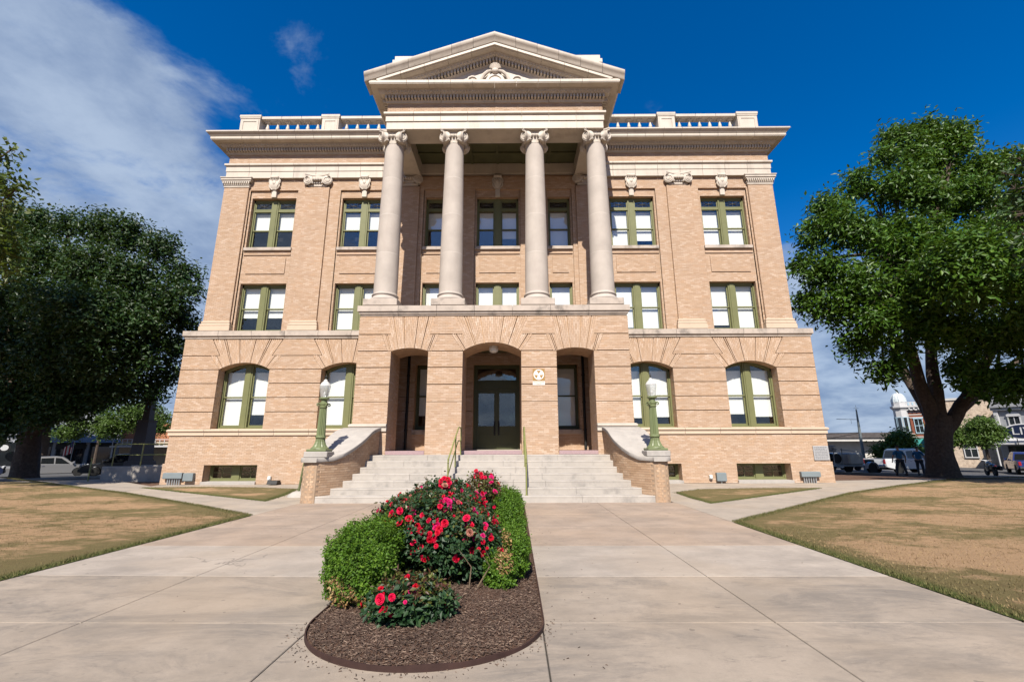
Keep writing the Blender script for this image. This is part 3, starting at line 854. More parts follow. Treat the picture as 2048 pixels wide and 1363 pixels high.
# ---- pilaster bases, capitals
b = MB(); 
def pbase(a, b_, y=YM + .02):
    m = MB()
    for z0, z1, e in ((6.78, 6.99, .10), (6.99, 7.03, .075), (7.03, 7.11, .085), (7.11, 7.17, .04), (7.17, 7.23, .055), (7.23, 7.27, .015)):
        m.bbox(a - e, b_ + e, y - e, y + .2, z0, z1, .008)
    m.build('pilaster_base', TANST, HOUSE)
for a, b_ in PIL: pbase(a, b_)
fm = MB(); capital(fm, .48, zt=0, flat=True, depth=.16); fcap = fm.mesh('pilaster_capital', TERRA, True)
for x in (-9.01, 9.01): inst(fcap, 'pilaster_capital', HOUSE, (x, YM + .02, 14.86))
for x in (-4.45, 4.45): inst(fcap, 'pilaster_capital', HOUSE, (x, YM + .02, 14.90))
for sg in (-1, 1):   # corner pilaster caps: plain moulded, with dentils
    a, b_ = sorted((sg * 12.47, sg * 13.7)); m = MB()
    for z0, z1, e in ((14.2, 14.3, .03), (14.3, 14.36, .06), (14.36, 14.47, .05), (14.47, 14.55, .11), (14.55, 14.66, .15), (14.66, 14.72, .18)):
        m.bbox(a - e, b_ + e, YM + .02 - e, YM + .25, z0, z1, .008)
    for i in range(13):
        x = a - .02 + i * (b_ - a + .04) / 12; m.box(x - .03, x + .03, YM - .10, YM + .05, 14.375, 14.465)
    m.build('pilaster_cap', TERRA, HOUSE)
# ---- cartouche keystones
km = MB()
km.lathe([(.085, -.2), (.1, -.17), (.085, -.13), (.085, .13), (.1, .17), (.085, .2)], (0, -.1, .06), 12, 'x')
km.ring([[(x * s, -.03 - d, z) for x, s in ((-1, w), (-.5, w), (.5, w), (1, w))] + [(w, .1, z), (-w, .1, z)] for z, w, d in ((-.02, .20, .06), (-.14, .23, .10), (-.32, .22, .13), (-.48, .16, .11), (-.6, .09, .06))])
for sg in (-1, 1):
    km.tube([(sg * x, -.09, z) for x, z in ((.16, .0), (.25, -.08), (.26, -.2), (.2, -.28), (.25, -.38), (.2, -.5), (.08, -.62))], [.04, .05, .045, .05, .045, .04, .03], 6)
km.ball((0, -.12, -.25), (.1, .07, .14), 8, 6)
for z in (-.02, -.12): 
    for i in range(4): km.ball((-.12 + i * .08, -.13, z), (.03, .03, .05), 6, 4)
km.bbox(-.12, .12, -.04, .1, -1.0, -.6, .01)
kme = km.mesh('cartouche', TERRA, True)
for x in (-11.2, -6.67, 0, 6.67, 11.2): inst(kme, 'cartouche', HOUSE, (x, 20.19, 14.68))
lm = MB()
for (c, h), (a, b_) in zip(UP_WIN, REC): lm.box(a - .02, b_ + .02, 20.17, 20.25, ZT + .0, ZT + .05)
# ---- stone sills under the windows
def sill(x0, x1, z0, z1, y0, y1, mat=BELT, nm='sill'):
    m = MB(); m.bbox(x0, x1, y0, y1, z0, z1, .01); m.build(nm, mat, HOUSE)
for c, h in UP_WIN:
    sill(c - h - .06, c + h + .06, 10.84, 11.0, 20.17, 20.5)
    m = MB(); m.box(c - h - .05, c + h + .05, 20.225, 20.3, 10.62, 10.66); m.build('band', BRICK, HOUSE)
for c in WINX: sill(c - WHALF - .02, c + WHALF + .02, -.02, .11, YM - .12, YM + .5, CAPST)
for a, b_ in ((2.5, 3.72), (-3.72, -2.5)): sill(a, b_, 2.05, 2.26, YM - .08, YM + .4)

# ---- windows
def strip_frame(m, x0, x1, z0, z1, y0, y1, w, wt=None, wb=None):
    wt = w if wt is None else wt; wb = w if wb is None else wb
    m.box(x0, x0 + w, y0, y1, z0, z1); m.box(x1 - w, x1, y0, y1, z0, z1)
    m.box(x0 + w, x1 - w, y0, y1, z0, z0 + wb); m.box(x0 + w, x1 - w, y0, y1, z1 - wt, z1)
def window(x0, x1, z0, z1, y, blinds, mull=.34, transom=None, rail=None, crown=None, mat=GREEN, label=None):
    """double-hung timber window; blinds = height of each blind's foot (None: none)"""
    cx = (x0 + x1) / 2; halfw = (x1 - x0) / 2
    top = (lambda x: arch_z(x - cx, halfw, z1, crown)) if crown else (lambda x: z1)
    m = MB(); fw = .07
    m.box(x0, x0 + fw, y, y + .16, z0, z1); m.box(x1 - fw, x1, y, y + .16, z0, z1); m.box(x0 + fw, x1 - fw, y - .02, y + .16, z0, z0 + .09)
    n = 14 if crown else 1
    for i in range(n):
        xa, xb = x0 + (x1 - x0) * i / n, x0 + (x1 - x0) * (i + 1) / n
        t = .12
        q = [(xa, top(xa) - t), (xb, top(xb) - t), (xb, top(xb)), (xa, top(xa))]
        m.prism(q, 'y', y - .0, y + .16)
    if mull:
        m.box(cx - mull / 2, cx + mull / 2, y - .03, y + .16, z0, top(cx) - .02)
        m.box(cx - mull / 2 + .07, cx + mull / 2 - .07, y - .055, y - .03, z0, top(cx) - .02)
    o = m.build('window', mat, HOUSE)
    if label: o['label'] = label
    halves = [(x0 + fw, cx - mull / 2), (cx + mull / 2, x1 - fw)] if mull else [(x0 + fw, x1 - fw)]
    zt = (transom if transom else z1) - (0 if crown or transom else .12)
    zr = rail or (z0 + zt) / 2
    if transom:
        t = MB()
        for a, b in halves: t.box(a, b, y + .0, y + .14, transom - .05, transom + .07)
        t.build('transom_bar', mat, o)
    for (a, b), bz in zip(halves, blinds):
        sw = .055
        s = MB(); strip_frame(s, a, b, z0 + .09, zr + .02, y + .09, y + .13, sw, .05, .09); s.build('sash', mat, o)
        s = MB()
        if crown:
            s.box(a, a + sw, y + .045, y + .085, zr - .02, top(a) - .1); s.box(b - sw, b, y + .045, y + .085, zr - .02, top(b) - .1); s.box(a + sw, b - sw, y + .045, y + .085, zr - .02, zr + .035)
        else: strip_frame(s, a, b, zr - .02, zt, y + .045, y + .085, sw, .06, .055)
        s.build('sash', mat, o)
        g = MB(); g.box(a + sw, b - sw, y + .105, y + .109, z0 + .17, zr); g.build('pane', GLASS, o)
        g = MB()
        if crown:
            xs = np.linspace(a + sw, b - sw, 8); g.ring([[(a + sw, yy, zr), (b - sw, yy, zr)] + [(x, yy, top(x) - .09) for x in xs[::-1]] for yy in (y + .062, y + .066)])
        else: g.box(a + sw, b - sw, y + .062, y + .066, zr, zt - .05)
        g.build('pane', GLASS, o)
        if transom:
            ta, tb = transom + .07, z1 - .12
            s = MB(); strip_frame(s, a, b, ta, tb, y + .03, y + .08, .05); s.build('sash', mat, o)
            g = MB(); g.box(a + .05, b - .05, y + .05, y + .054, ta + .05, tb - .05); g.build('pane', GLASS, o)
            l = MB(); r = .011
            A, B, Z0, Z1 = a + .05, b - .05, ta + .05, tb - .05; xm, zm = (A + B) / 2, (Z0 + Z1) / 2
            for p, q in (((A, Z0), (B, Z1)), ((A, Z1), (B, Z0)), ((A, zm), (B, zm)), ((xm, Z0), (xm, Z1))): l.tube([(p[0], y + .04, p[1]), (q[0], y + .04, q[1])], r, 4)
            l.ball((xm, y + .035, zm), .03, 8, 5); l.build('muntin', LEAD, o)
        if bz is not None:
            bt = (transom or (crown - .28 if crown else z1)) - .08
            k = MB(); k.box(a + .01, b - .01, y + .20, y + .206, bz, bt); k.build('blind', BLIND, o)
    return o
H1, H2 = 9.16, 13.68
def zb(z0, z1, f): return z0 + (z1 - z0) * f
yu = 20.46
# third floor: (centre, blind feet)
window(-12.3, -10.1, 11.0, H2, yu, [12.05, 12.05], transom=13.08, rail=12.02)
window(-7.77, -5.57, 11.0, H2, yu, [12.03, 12.03], transom=13.08, rail=12.02)
window(5.57, 7.77, 11.0, H2, yu, [11.12, 11.45], transom=13.08, rail=12.02)
window(10.1, 12.3, 11.0, H2, yu, [11.12, 11.12], transom=13.08, rail=12.02)
window(-1.035, 1.035, 11.0, H2, yu, [12.03, 11.6], transom=13.08, rail=12.02)
window(-3.59, -2.49, 11.0, H2, yu, [12.03], mull=0, transom=13.08, rail=12.02)
window(2.49, 3.59, 11.0, H2, yu, [11.12], mull=0, transom=13.08, rail=12.02)
# second floor
window(-12.3, -10.1, 6.76, H1, yu, [7.55, 7.55], rail=7.95)
window(-7.77, -5.57, 6.76, H1, yu, [6.98, 6.98], rail=7.95)
window(5.57, 7.77, 6.76, H1, yu, [7.0, 6.9], rail=7.95)
window(10.1, 12.3, 6.76, H1, yu, [7.1, 6.96], rail=7.95)
window(-1.035, 1.035, 6.76, H1, yu, [6.9, 6.9], rail=7.95)
window(-3.59, -2.49, 6.76, H1, yu, [6.9], mull=0, rail=7.95)
window(2.49, 3.59, 6.76, H1, yu, [6.9], mull=0, rail=7.95)
# first floor, arched heads
yl = YM + .46
for c, bl in zip(WINX, ([2.45, 2.98], [2.45, 2.45], [2.78, 2.82], [2.94, 2.82])):
    window(c - WHALF, c + WHALF, 2.33, WSPR, yl, bl, rail=3.76, crown=WCRN)
window(2.55, 3.66, 2.26, 5.19, YM + .32, [2.4], mull=0, rail=3.76, mat=DKGREEN)
window(-3.66, -2.55, 2.26, 5.19, YM + .32, [2.9], mull=0, rail=3.76, mat=DKGREEN)
# basement lights
for c in WINX:
    m = MB(); y = YM + .42
    x0, x1, z0, z1 = c - WHALF, c + WHALF, .11, .82
    strip_frame(m, x0, x1, z0, z1, y, y + .12, .07); m.box(c - .17, c + .17, y - .02, y + .12, z0, z1)
    o = m.build('window', GREEN, HOUSE)
    for a, b_ in ((x0 + .07, c - .17), (c + .17, x1 - .07)):
        s = MB(); strip_frame(s, a, b_, z0 + .07, z1 - .07, y + .03, y + .08, .05); s.box((a + b_) / 2 - .012, (a + b_) / 2 + .012, y + .04, y + .07, z0 + .1, z1 - .1); s.box(a, b_, y + .04, y + .07, .45, .474); s.build('sash', GREEN, o)
        s = MB(); s.box(a + .04, b_ - .04, y + .052, y + .056, z0 + .1, z1 - .1); s.build('pane', GLASS, o)

# ---- entrance door
y = YM + .30
m = MB()
m.box(-1.05, -.95, y - .05, y + .15, 1.40, 5.18); m.box(.93, 1.03, y - .05, y + .15, 1.40, 5.18); m.box(-.95, .93, y - .05, y + .15, 5.06, 5.18)
m.box(-.95, .93, y - .02, y + .15, 4.06, 4.42); m.box(-.9, .88, y - .035, y - .02, 4.13, 4.36)
DOOR = m.build('entrance_door', DKGREEN, HOUSE)
m = MB(); strip_frame(m, -.95, .93, 4.42, 5.06, y, y + .06, .06); m.build('transom', DKGREEN, DOOR)
m = MB(); m.box(-.89, .87, y + .02, y + .025, 4.48, 5.0); m.build('pane', GLASS, DOOR)
for a, b_, hx in ((-.95, -.012, -.10), (-.008, .93, .08)):
    m = MB(); strip_frame(m, a, b_, 1.41, 4.055, y + .02, y + .07, .115, .17, .20)
    m.box(a + .115, b_ - .115, y + .02, y + .07, 2.12, 2.43)
    m.box(a + .115, b_ - .115, y + .045, y + .06, 1.6, 2.13); m.box(a + .16, b_ - .16, y + .035, y + .05, 1.66, 2.07)
    m.build('leaf', DKGREEN, DOOR)
    m = MB(); m.box(a + .112, b_ - .112, y + .04, y + .046, 2.42, 3.89); m.build('pane', GLASS, DOOR)
    m = MB(); m.bbox(hx - .035, hx + .035, y - .005, y + .02, 2.02, 2.66, .008); m.tube([(hx, y, 2.15), (hx, y - .07, 2.2), (hx, y - .07, 2.5), (hx, y, 2.55)], .014, 8); m.build('handle', BLACK, DOOR)
m = MB(); m.box(-1.15, 1.13, YM - .15, YM + .3, 1.36, 1.41); m.build('threshold', CAPST, HOUSE)
# pink granite sills of the arches
for c, h, sp, cr in PA:
    m = MB(); m.bbox(c - h + .002, c + h - .002, YP - .03, YP + 1.4, 1.252, 1.385, .008); m.build('granite_sill', GRANITE, HOUSE)
# porch lamp, drain pipes
m = MB(); m.lathe([(.05, 5.42), (.16, 5.39), (.17, 5.34)], (-.02, 17.35, 0), 16); l = m.build('porch_light', WHITE, HOUSE, True)
m = MB(); m.lathe([(.165, 5.34), (.19, 5.27), (.17, 5.18), (.1, 5.13), (.001, 5.12)], (-.02, 17.35, 0), 18); m.build('glass_bowl', pm('opal_glass', (.75, .74, .70), .25, .03), l, True)
for x in (-3.95, 3.86):
    m = MB(); m.tube([(x, YM - .12, 1.4), (x, YM - .12, 5.72)], .06, 10)
    for z in (2.2, 3.4, 4.6): m.lathe([(.075, z), (.075, z + .08)], (x, YM - .12, 0), 10)
    m.build('drain_pipe', BLACK, HOUSE, True)

# ---- roof balustrade
BY = 20.35
bm_ = MB(); bm_.lathe([(.085, 17.76), (.09, 17.80), (.06, 17.82), (.085, 17.86), (.098, 17.92), (.088, 17.98), (.062, 18.08), (.05, 18.18), (.05, 18.24), (.08, 18.25), (.08, 18.275), (.06, 18.28)], (0, 0, 0), 12)
bm_.box(-.11, .11, -.11, .11, 17.68, 17.76); bm_.box(-.115, .115, -.115, .115, 18.28, 18.36)
bal = bm_.mesh('baluster', TERRA, True)
for sg in (-1, 1):
    m = MB(); a, b_ = sorted((sg * 4.9, sg * 13.5)); m.box(a, b_, BY, BY + .42, 16.85, 17.68); m.build('balustrade_plinth', TERRA, HOUSE)
    for a, b_ in ((12.52, 13.55), (8.37, 9.25)):
        a, b_ = sorted((sg * a, sg * b_)); m = MB()
        m.bbox(a, b_, BY - .06, BY + .5, 16.85, 18.36, .01); m.bbox(a - .025, b_ + .025, BY - .085, BY + .64, 18.36, 18.44, .01); m.bbox(a - .05, b_ + .05, BY - .10, BY + .67, 18.44, 18.585, .012)
        # sunk panel framed by raised strips
        for q in ((a + .06, a + .17, 17.3, 18.30), (b_ - .17, b_ - .06, 17.3, 18.30), (a + .17, b_ - .17, 18.19, 18.30), (a + .17, b_ - .17, 17.3, 17.42)): m.box(q[0], q[1], BY - .085, BY - .06, q[2], q[3])
        m.build('pedestal', TERRA, HOUSE)
    for a, b_, n in ((9.30, 12.5, 6), (4.9, 8.32, 6)):
        for i in range(n):
            x = sg * (a + (b_ - a) * (i + .5) / n); inst(bal, 'baluster', HOUSE, (x, BY + .22, 0))
        p, q = sorted((sg * (a + .02), sg * (b_ - .02)))
        for i in range(3):
            u, v = p + (q - p) * i / 3, p + (q - p) * (i + 1) / 3
            m = MB(); m.bbox(u + .003, v - .003, BY - .02, BY + .46, 18.36, 18.54, .02); m.build('handrail', TERRA, HOUSE)

# ---- fixings on the walls
t = tag(empty('fallout_sign', (1.70, YP, 4.05)), 'square shelter sign with triangles in a circle beside the middle arch', 'sign')
SIGN = pm('sign_brown', (.34, .20, .065), .5, .05)
m = MB(); m.box(1.475, 1.925, YP - .012, YP - .001, 3.90, 4.35); m.build('sign_plate', SIGN, t)
m = MB(); m.lathe([(.195, 0), (.195, .004), (.001, .004)], (1.70, YP - .012, 4.135), 32, 'y'); m.build('sign_disc', WHITE, t)
m = MB()
for k in range(3):
    c_ = -PI / 2 + k * 2 * PI / 3 + PI
    pts = [(1.70 + r * math.cos(c_ + d), 4.135 + r * math.sin(c_ + d)) for r, d in ((.03, 0), (.175, -.5), (.175, .5))]
    m.prism(pts, 'y', YP - .020, YP - .0165)
m.build('trefoil', SIGN, t)
m = MB(); m.box(1.475, 1.925, YP - .009, YP - .001, 3.745, 3.895); m.build('caption_plate', pm('sign_cream', (.68, .66, .62), .5, .05), t)
def text_obj(body, size, loc, rot, mat, parent, name='lettering', ext=.002, align='CENTER', sx=1.0):
    c = bpy.data.curves.new(name, 'FONT'); c.body = body; c.size = size; c.extrude = ext; c.align_x = align; c.align_y = 'CENTER'
    o = bpy.data.objects.new(name, c); c.materials.append(mat)
    o.matrix_basis = Matrix.Translation(loc) @ Matrix.Rotation(rot[2], 4, 'Z') @ Matrix.Rotation(rot[0], 4, 'X') @ Matrix.Diagonal((sx, 1, 1, 1))
    dg = bpy.context.evaluated_depsgraph_get()
    me = bpy.data.meshes.new_from_object(o.evaluated_get(dg) if False else o)
    mo = bpy.data.objects.new(name, me); mo.matrix_basis = o.matrix_basis.copy()
    bpy.data.objects.remove(o)
    return link(mo, parent)
text_obj('FALLOUT SHELTER', .055, (1.70, YP - .011, 3.845), (PI / 2, 0, 0), SIGN, t, sx=.85)
text_obj('CAPACITY', .04, (1.70, YP - .011, 3.785), (PI / 2, 0, 0), SIGN, t)
t = tag(empty('stone_plaque', (14.0, YM - .03, 1.2)), 'grey inscribed plaque set into the courthouse corner near the mulch bed', 'plaque')
m = MB(); m.bbox(13.67, 14.33, YM - .05, YM - .001, .92, 1.52, .01); m.build('plaque_slab', pm('grey_stone', (.36, .36, .37), .7, .1, 12), t)
l = MB()
for i in range(8):
    z = 1.46 - i * .065; x = 13.72; 
    while x < 14.26:
        w = random.uniform(.025, .10)
        if x + w > 14.28: break
        l.box(x, x + w, YM - .054, YM - .048, z - .014, z + .014); x += w + .022
l.build('inscription', pm('cut_letter', (.20, .20, .21), .8), t, kind='stuff')
def utility(name, label, x0, x1, z0, z1, pipes, y=YM - .035, dep=.16, group=None):
    t = tag(empty(name, ((x0 + x1) / 2, y - dep / 2, 0)), label, 'utility box', group)
    m = MB(); m.bbox(x0, x1, y - dep, y - .002, z0, z1, .012); m.bbox(x0 - .01, x1 + .01, y - dep - .012, y - dep + .004, z0 + .02, z1 - .02, .006); m.build('enclosure', GREYBOX, t)
    for px in pipes:
        m = MB(); m.tube([(px, y - dep / 2, -.02), (px, y - dep / 2, z0 + .01)], .026, 8); m.lathe([(.034, z0 - .05), (.034, z0)], (px, y - dep / 2, 0), 8); m.build('conduit', SILVERM, t, True)
utility('meter_box', 'long grey meter box on conduits at the corner below the ramp side', -14.2, -13.40, .24, .49, [-14.02, -13.93, -13.82, -13.72, -13.62, -13.52])
utility('meter_box', 'square grey box beside the long one on the ramp side corner', -13.33, -12.92, .14, .48, [])
utility('meter_box', 'square grey box on a single pipe beside a white meter', 9.35, 9.74, .07, .43, [9.55])
utility('meter_box', 'long grey box on many conduits below the stone plaque', 12.93, 13.72, .23, .46, [13.06, 13.15, 13.25, 13.35, 13.45, 13.55])
for x, lab in ((9.13, 'small white outlet cover low on the wall beside the square grey box'), (-9.70, 'small white outlet on the wall above the black floodlight')):
    m = MB(); m.bbox(x - .07, x + .07, YM - .14, YM - .036, .16, .34, .02); m.ball((x, YM - .14, .22), (.06, .04, .06)); tag(m.build('outlet_cover', pm('outlet_plastic', (.62, .63, .62), .5), None, True), lab, 'outlet')
t = tag(empty('floodlight', (-9.4, YM - .3, 0)), 'black floodlight on the ground against the courthouse wall', 'floodlight')
m = MB(); m.prism([(YM - .42, .03), (YM - .10, .03), (YM - .10, .17), (YM - .36, .17)], 'x', -9.62, -9.2); m.build('housing', BLACK, t)
m = MB(); m.box(-9.5, -9.32, YM - .3, YM - .16, -.02, .03); m.build('foot', BLACK, t)
# ================================================================ ground, walks, stairs
def sheet(name, poly, z, mat, kind='structure', thick=0.0, parent=None):
    m = MB()
    if thick: m.prism(poly, 'z', z - thick, z)
    else: m.add([(x, y, z) for x, y in poly], [tuple(range(len(poly)))])
    o = m.build(name, mat, parent)
    if kind: o['kind'] = kind
    return o
# base ground: dark bark mulch near the trees, falling to the streets
def ground_mat():
    m, nt, p = _base('bark_mulch_ground')
    g = nt.nodes.new('ShaderNodeNewGeometry'); v = g.outputs['Position']
    a = noise(nt, v, 38, 5, 0.75); b = noise(nt, v, 2.0, 5, 0.6)
    c = ramp(nt, a, [(.3, (.035, .02, .014)), (.5, (.105, .062, .042)), (.68, (.20, .13, .09))])
    c = mixcol(nt, math_node(nt, 'MULTIPLY', mapr(nt, b, .4, .65), .5), c, (.15, .085, .06))
    nt.links.new(c, p.inputs['Base Color']); p.inputs['Roughness'].default_value = .95; p.inputs['Specular IOR Level'].default_value = .1
    bn = nt.nodes.new('ShaderNodeBump'); bn.inputs['Strength'].default_value = 1; bn.inputs['Distance'].default_value = .03
    nt.links.new(a, bn.inputs['Height']); nt.links.new(bn.outputs[0], p.inputs['Normal'])
    return m
GM = ground_mat()
rr = [0, 10, 20, 26, 30, 34, 38, 42, 46, 50, 55, 60, 75, 110, 200, 500, 1500]; na = 96
V = []; F = []
for r in rr:
    for k in range(na):
        a = 2 * PI * k / na; V.append((r * math.cos(a), r * math.sin(a), gz(r, 0) - .06))
for i in range(len(rr) - 1):
    for k in range(na): F.append((i * na + k, i * na + (k + 1) % na, (i + 1) * na + (k + 1) % na, (i + 1) * na + k))
o = link(bpy.data.objects.new('ground', np_mesh('ground', V, F, GM, smooth=True))); o['kind'] = 'structure'
ASPH = pm('asphalt', (.085, .085, .088), .9, .2, 3, .4, 90, stain=(.16, .155, .15), stain_amt=.4, stain_scale=.4)
V = []; F = []; rr = [41.5, 44, 47, 50, 55, 60, 66, 75, 90]; na = 80
for r in rr:
    for k in range(na + 1):
        a = math.radians(25 + 130 * k / na); V.append((r * math.cos(a), r * math.sin(a), gz(r, 0) - .04))
for i in range(len(rr) - 1):
    for k in range(na): q = i * (na + 1) + k; F.append((q, q + na + 1, q + na + 2, q + 1)[::-1])
o = link(bpy.data.objects.new('street', np_mesh('street', V, F, ASPH, smooth=True))); o['kind'] = 'structure'
CURB = pm('kerb_concrete', (.36, .35, .33), .85, .12, 3, .3)
m = MB(); n = 60
ring0 = []
for k in range(n + 1):
    a = math.radians(25 + 130 * k / n); r0, r1 = 41.3, 41.5; z = gz(41.4, 0)
    ring0.append([(r0 * math.cos(a), r0 * math.sin(a), z - .1), (r1 * math.cos(a), r1 * math.sin(a), z - .1), (r1 * math.cos(a), r1 * math.sin(a), z + .06), (r0 * math.cos(a), r0 * math.sin(a), z + .06)])
m.ring(ring0); m.build('kerb', CURB, None, kind='structure')

def concrete(name, col, amt):
    col = sc(col)
    m, nt, p = _base(name)
    g = nt.nodes.new('ShaderNodeNewGeometry'); v = g.outputs['Position']
    oi = nt.nodes.new('ShaderNodeObjectInfo')
    a = mapr(nt, noise(nt, v, 1.3, 9, .66), .3, .7); fine = noise(nt, v, 70, 8, .85)
    c = mixcol(nt, a, tuple(x * .74 for x in col), tuple(x * 1.16 for x in col))
    md = mapr(nt, noise(nt, v, 13, 9, .8, .4), .36, .64, smooth=False)
    c = mixcol(nt, math_node(nt, 'MULTIPLY', md, .30), c, tuple(x * .62 for x in col))
    c = mixcol(nt, math_node(nt, 'MULTIPLY', oi.outputs['Random'], .30), c, tuple(x * .7 for x in (col[0] * .98, col[1], col[2] * 1.03)))
    mp = nt.nodes.new('ShaderNodeMapping'); mp.inputs['Scale'].default_value = (.55, 1.5, 1); mp.inputs['Rotation'].default_value = (0, 0, .25); nt.links.new(v, mp.inputs[0])
    st = mapr(nt, noise(nt, mp.outputs[0], 1.0, 15, .80, .6), .44, .64)
    c = mixcol(nt, math_node(nt, 'MULTIPLY', st, amt * .72), c, (.105, .098, .094))
    c = mixcol(nt, math_node(nt, 'MULTIPLY', mapr(nt, noise(nt, mp.outputs[0], 5.5, 12, .85, .8), .53, .68), amt * .75), c, (.09, .08, .075))
    c = mixcol(nt, math_node(nt, 'MULTIPLY', mapr(nt, noise(nt, v, .5, 3, .5), .45, .65), .3), c, (col[0] * 1.12, col[1] * 1.02, col[2] * .88))
    vo = nt.nodes.new('ShaderNodeTexVoronoi'); vo.feature = 'DISTANCE_TO_EDGE'; vo.inputs['Scale'].default_value = .33
    wv = nt.nodes.new('ShaderNodeVectorMath'); wv.operation = 'ADD'; nt.links.new(v, wv.inputs[0])
    nz3 = nt.nodes.new('ShaderNodeTexNoise'); nz3.inputs['Scale'].default_value = 1.6; nz3.inputs['Detail'].default_value = 8; nt.links.new(v, nz3.inputs['Vector'])
    nt.links.new(nz3.outputs[1], wv.inputs[1]); nt.links.new(wv.outputs[0], vo.inputs['Vector'])
    crack = math_node(nt, 'MULTIPLY', mapr(nt, vo.outputs[0], .0045, .001), mapr(nt, noise(nt, v, .35, 2, .5), .52, .60))
    c = mixcol(nt, math_node(nt, 'MULTIPLY', crack, .55), c, (.06, .05, .045))
    gum = mapr(nt, noise(nt, v, 9, 2, .4), .735, .75); c = mixcol(nt, math_node(nt, 'MULTIPLY', gum, .55), c, (.08, .072, .066))
    sp = mapr(nt, noise(nt, v, 46, 3, .8), .66, .72); c = mixcol(nt, math_node(nt, 'MULTIPLY', sp, .4), c, (.2, .18, .16))
    c = mixcol(nt, math_node(nt, 'MULTIPLY', mapr(nt, fine, .35, .65, smooth=False), .40), c, tuple(x * .65 for x in col))
    nt.links.new(c, p.inputs['Base Color']); p.inputs['Roughness'].default_value = .88; p.inputs['Specular IOR Level'].default_value = .2
    bn = nt.nodes.new('ShaderNodeBump'); bn.inputs['Strength'].default_value = .35; bn.inputs['Distance'].default_value = .004
    nt.links.new(fine, bn.inputs['Height']); nt.links.new(bn.outputs[0], p.inputs['Normal'])
    return m
CON = concrete('walk_concrete', (.395, .33, .268), .95)
CON_L = concrete('pale_walk_concrete', (.45, .39, .335), .40)
CON_P = concrete('pinkish_walk_concrete', (.42, .33, .262), .36)
# hardscape under and beside the slabs (diagonal walks, apron by the wall)
CON_D = concrete('diagonal_walk_concrete', (.45, .385, .32), .34)
hw = empty('walkway', (0, 6, 0)); hw['kind'] = 'structure'
def slab(poly, mat, z=0.0):
    m = MB(); cx = sum(p[0] for p in poly) / len(poly); cy = sum(p[1] for p in poly) / len(poly)
    ins = []
    n = len(poly)
    top = []
    for (x, y) in poly:
        d = math.hypot(x - cx, y - cy); k = .006 / d; top.append((x + (cx - x) * k, y + (cy - y) * k))
    m.ring([[(x, y, z - .12 + gz(x, y)) for x, y in poly], [(x, y, z - .006 + gz(x, y)) for x, y in poly], [(x, y, z + gz(x, y)) for x, y in top]])
    return m.build('slab', mat, hw)
LE, RE = -5.235, 5.235
g = .005
XJ = [LE, -3.07, -.965, 1.02, 3.07, RE]
YJ = [-6.3, -4.2, -2.2, -.35, 1.25, 2.85, 4.42, 5.87, 7.60, 9.28, 11.0, 13.24]
SKEW = [0, 0, 0, 0, 0, 0, .04, .12, .08, .1, 0, 0]
random.seed(4)
for i in range(len(YJ) - 1):
    for j in range(5):
        x0, x1 = XJ[j] + g, XJ[j + 1] - g
        y0, y1 = YJ[i] + g, YJ[i + 1] - g
        if j == 2 and y0 > 2.8:
            if y0 > 4: continue
        s0 = [SKEW[i] * (-x - 1) / 4 if x < 0 else 0 for x in (x0, x1)]; s1 = [SKEW[i + 1] * (-x - 1) / 4 if x < 0 else 0 for x in (x0, x1)]
        mat = CON_P if i >= 9 else CON_L if i == 7 else CON
        if i == 8: mat = CON_P
        poly = [(x0, y0 + s0[0]), (x1, y0 + s0[1]), (x1, y1 + s1[1]), (x0, y1 + s1[0])]
        slab(poly, mat)
# dark joint bed below the slabs
sheet('joint_sand', [(LE, -6.3), (RE, -6.3), (RE, 13.3), (LE, 13.3)], -.03, pm('joint_dirt', (.05, .045, .04), .95), parent=hw, kind=None)
# diagonal walks and wall apron, in panels
def strip(p0, p1, q0, q1, n):
    for k in range(n):
        a, b = k / n, (k + 1) / n
        f = lambda u, v, t: (u[0] + (v[0] - u[0]) * t, u[1] + (v[1] - u[1]) * t)
        e = .004 / max(.1, math.dist(p0, p1))
        slab([f(p0, p1, a + e), f(p0, p1, b - e), f(q0, q1, b - e), f(q0, q1, a + e)], CON_D, -.004)
strip((-5.25, 10.9), (-18.3, 19.85), (-5.25, 13.45), (-14.2, 19.3), 6)
strip((-18.3, 19.85), (-27, 25.5), (-14.2, 19.3), (-22, 25.5), 4)
strip((5.25, 9.8), (15.9, 18.55), (5.25, 13.2), (12.4, 18.2), 6)
strip((15.9, 18.55), (22, 23.2), (12.4, 18.2), (14.8, 21.2), 3)
slab([(-14.2, 19.3), (-6.9, 13.8), (-5.25, 13.4), (-5.25, 20.1), (-14.35, 20.1)], CON_D, -.009)
slab([(5.25, 13.2), (6.5, 13.3), (12.4, 18.2), (5.25, 18.2)], CON_D, -.009)
slab([(5.25, 18.21), (12.4, 18.21), (14.42, 20.1), (5.25, 20.1)], CON_D, -.009)
slab([(12.42, 18.2), (14.9, 21.25), (14.45, 21.25), (14.43, 20.1)], CON_D, -.009)

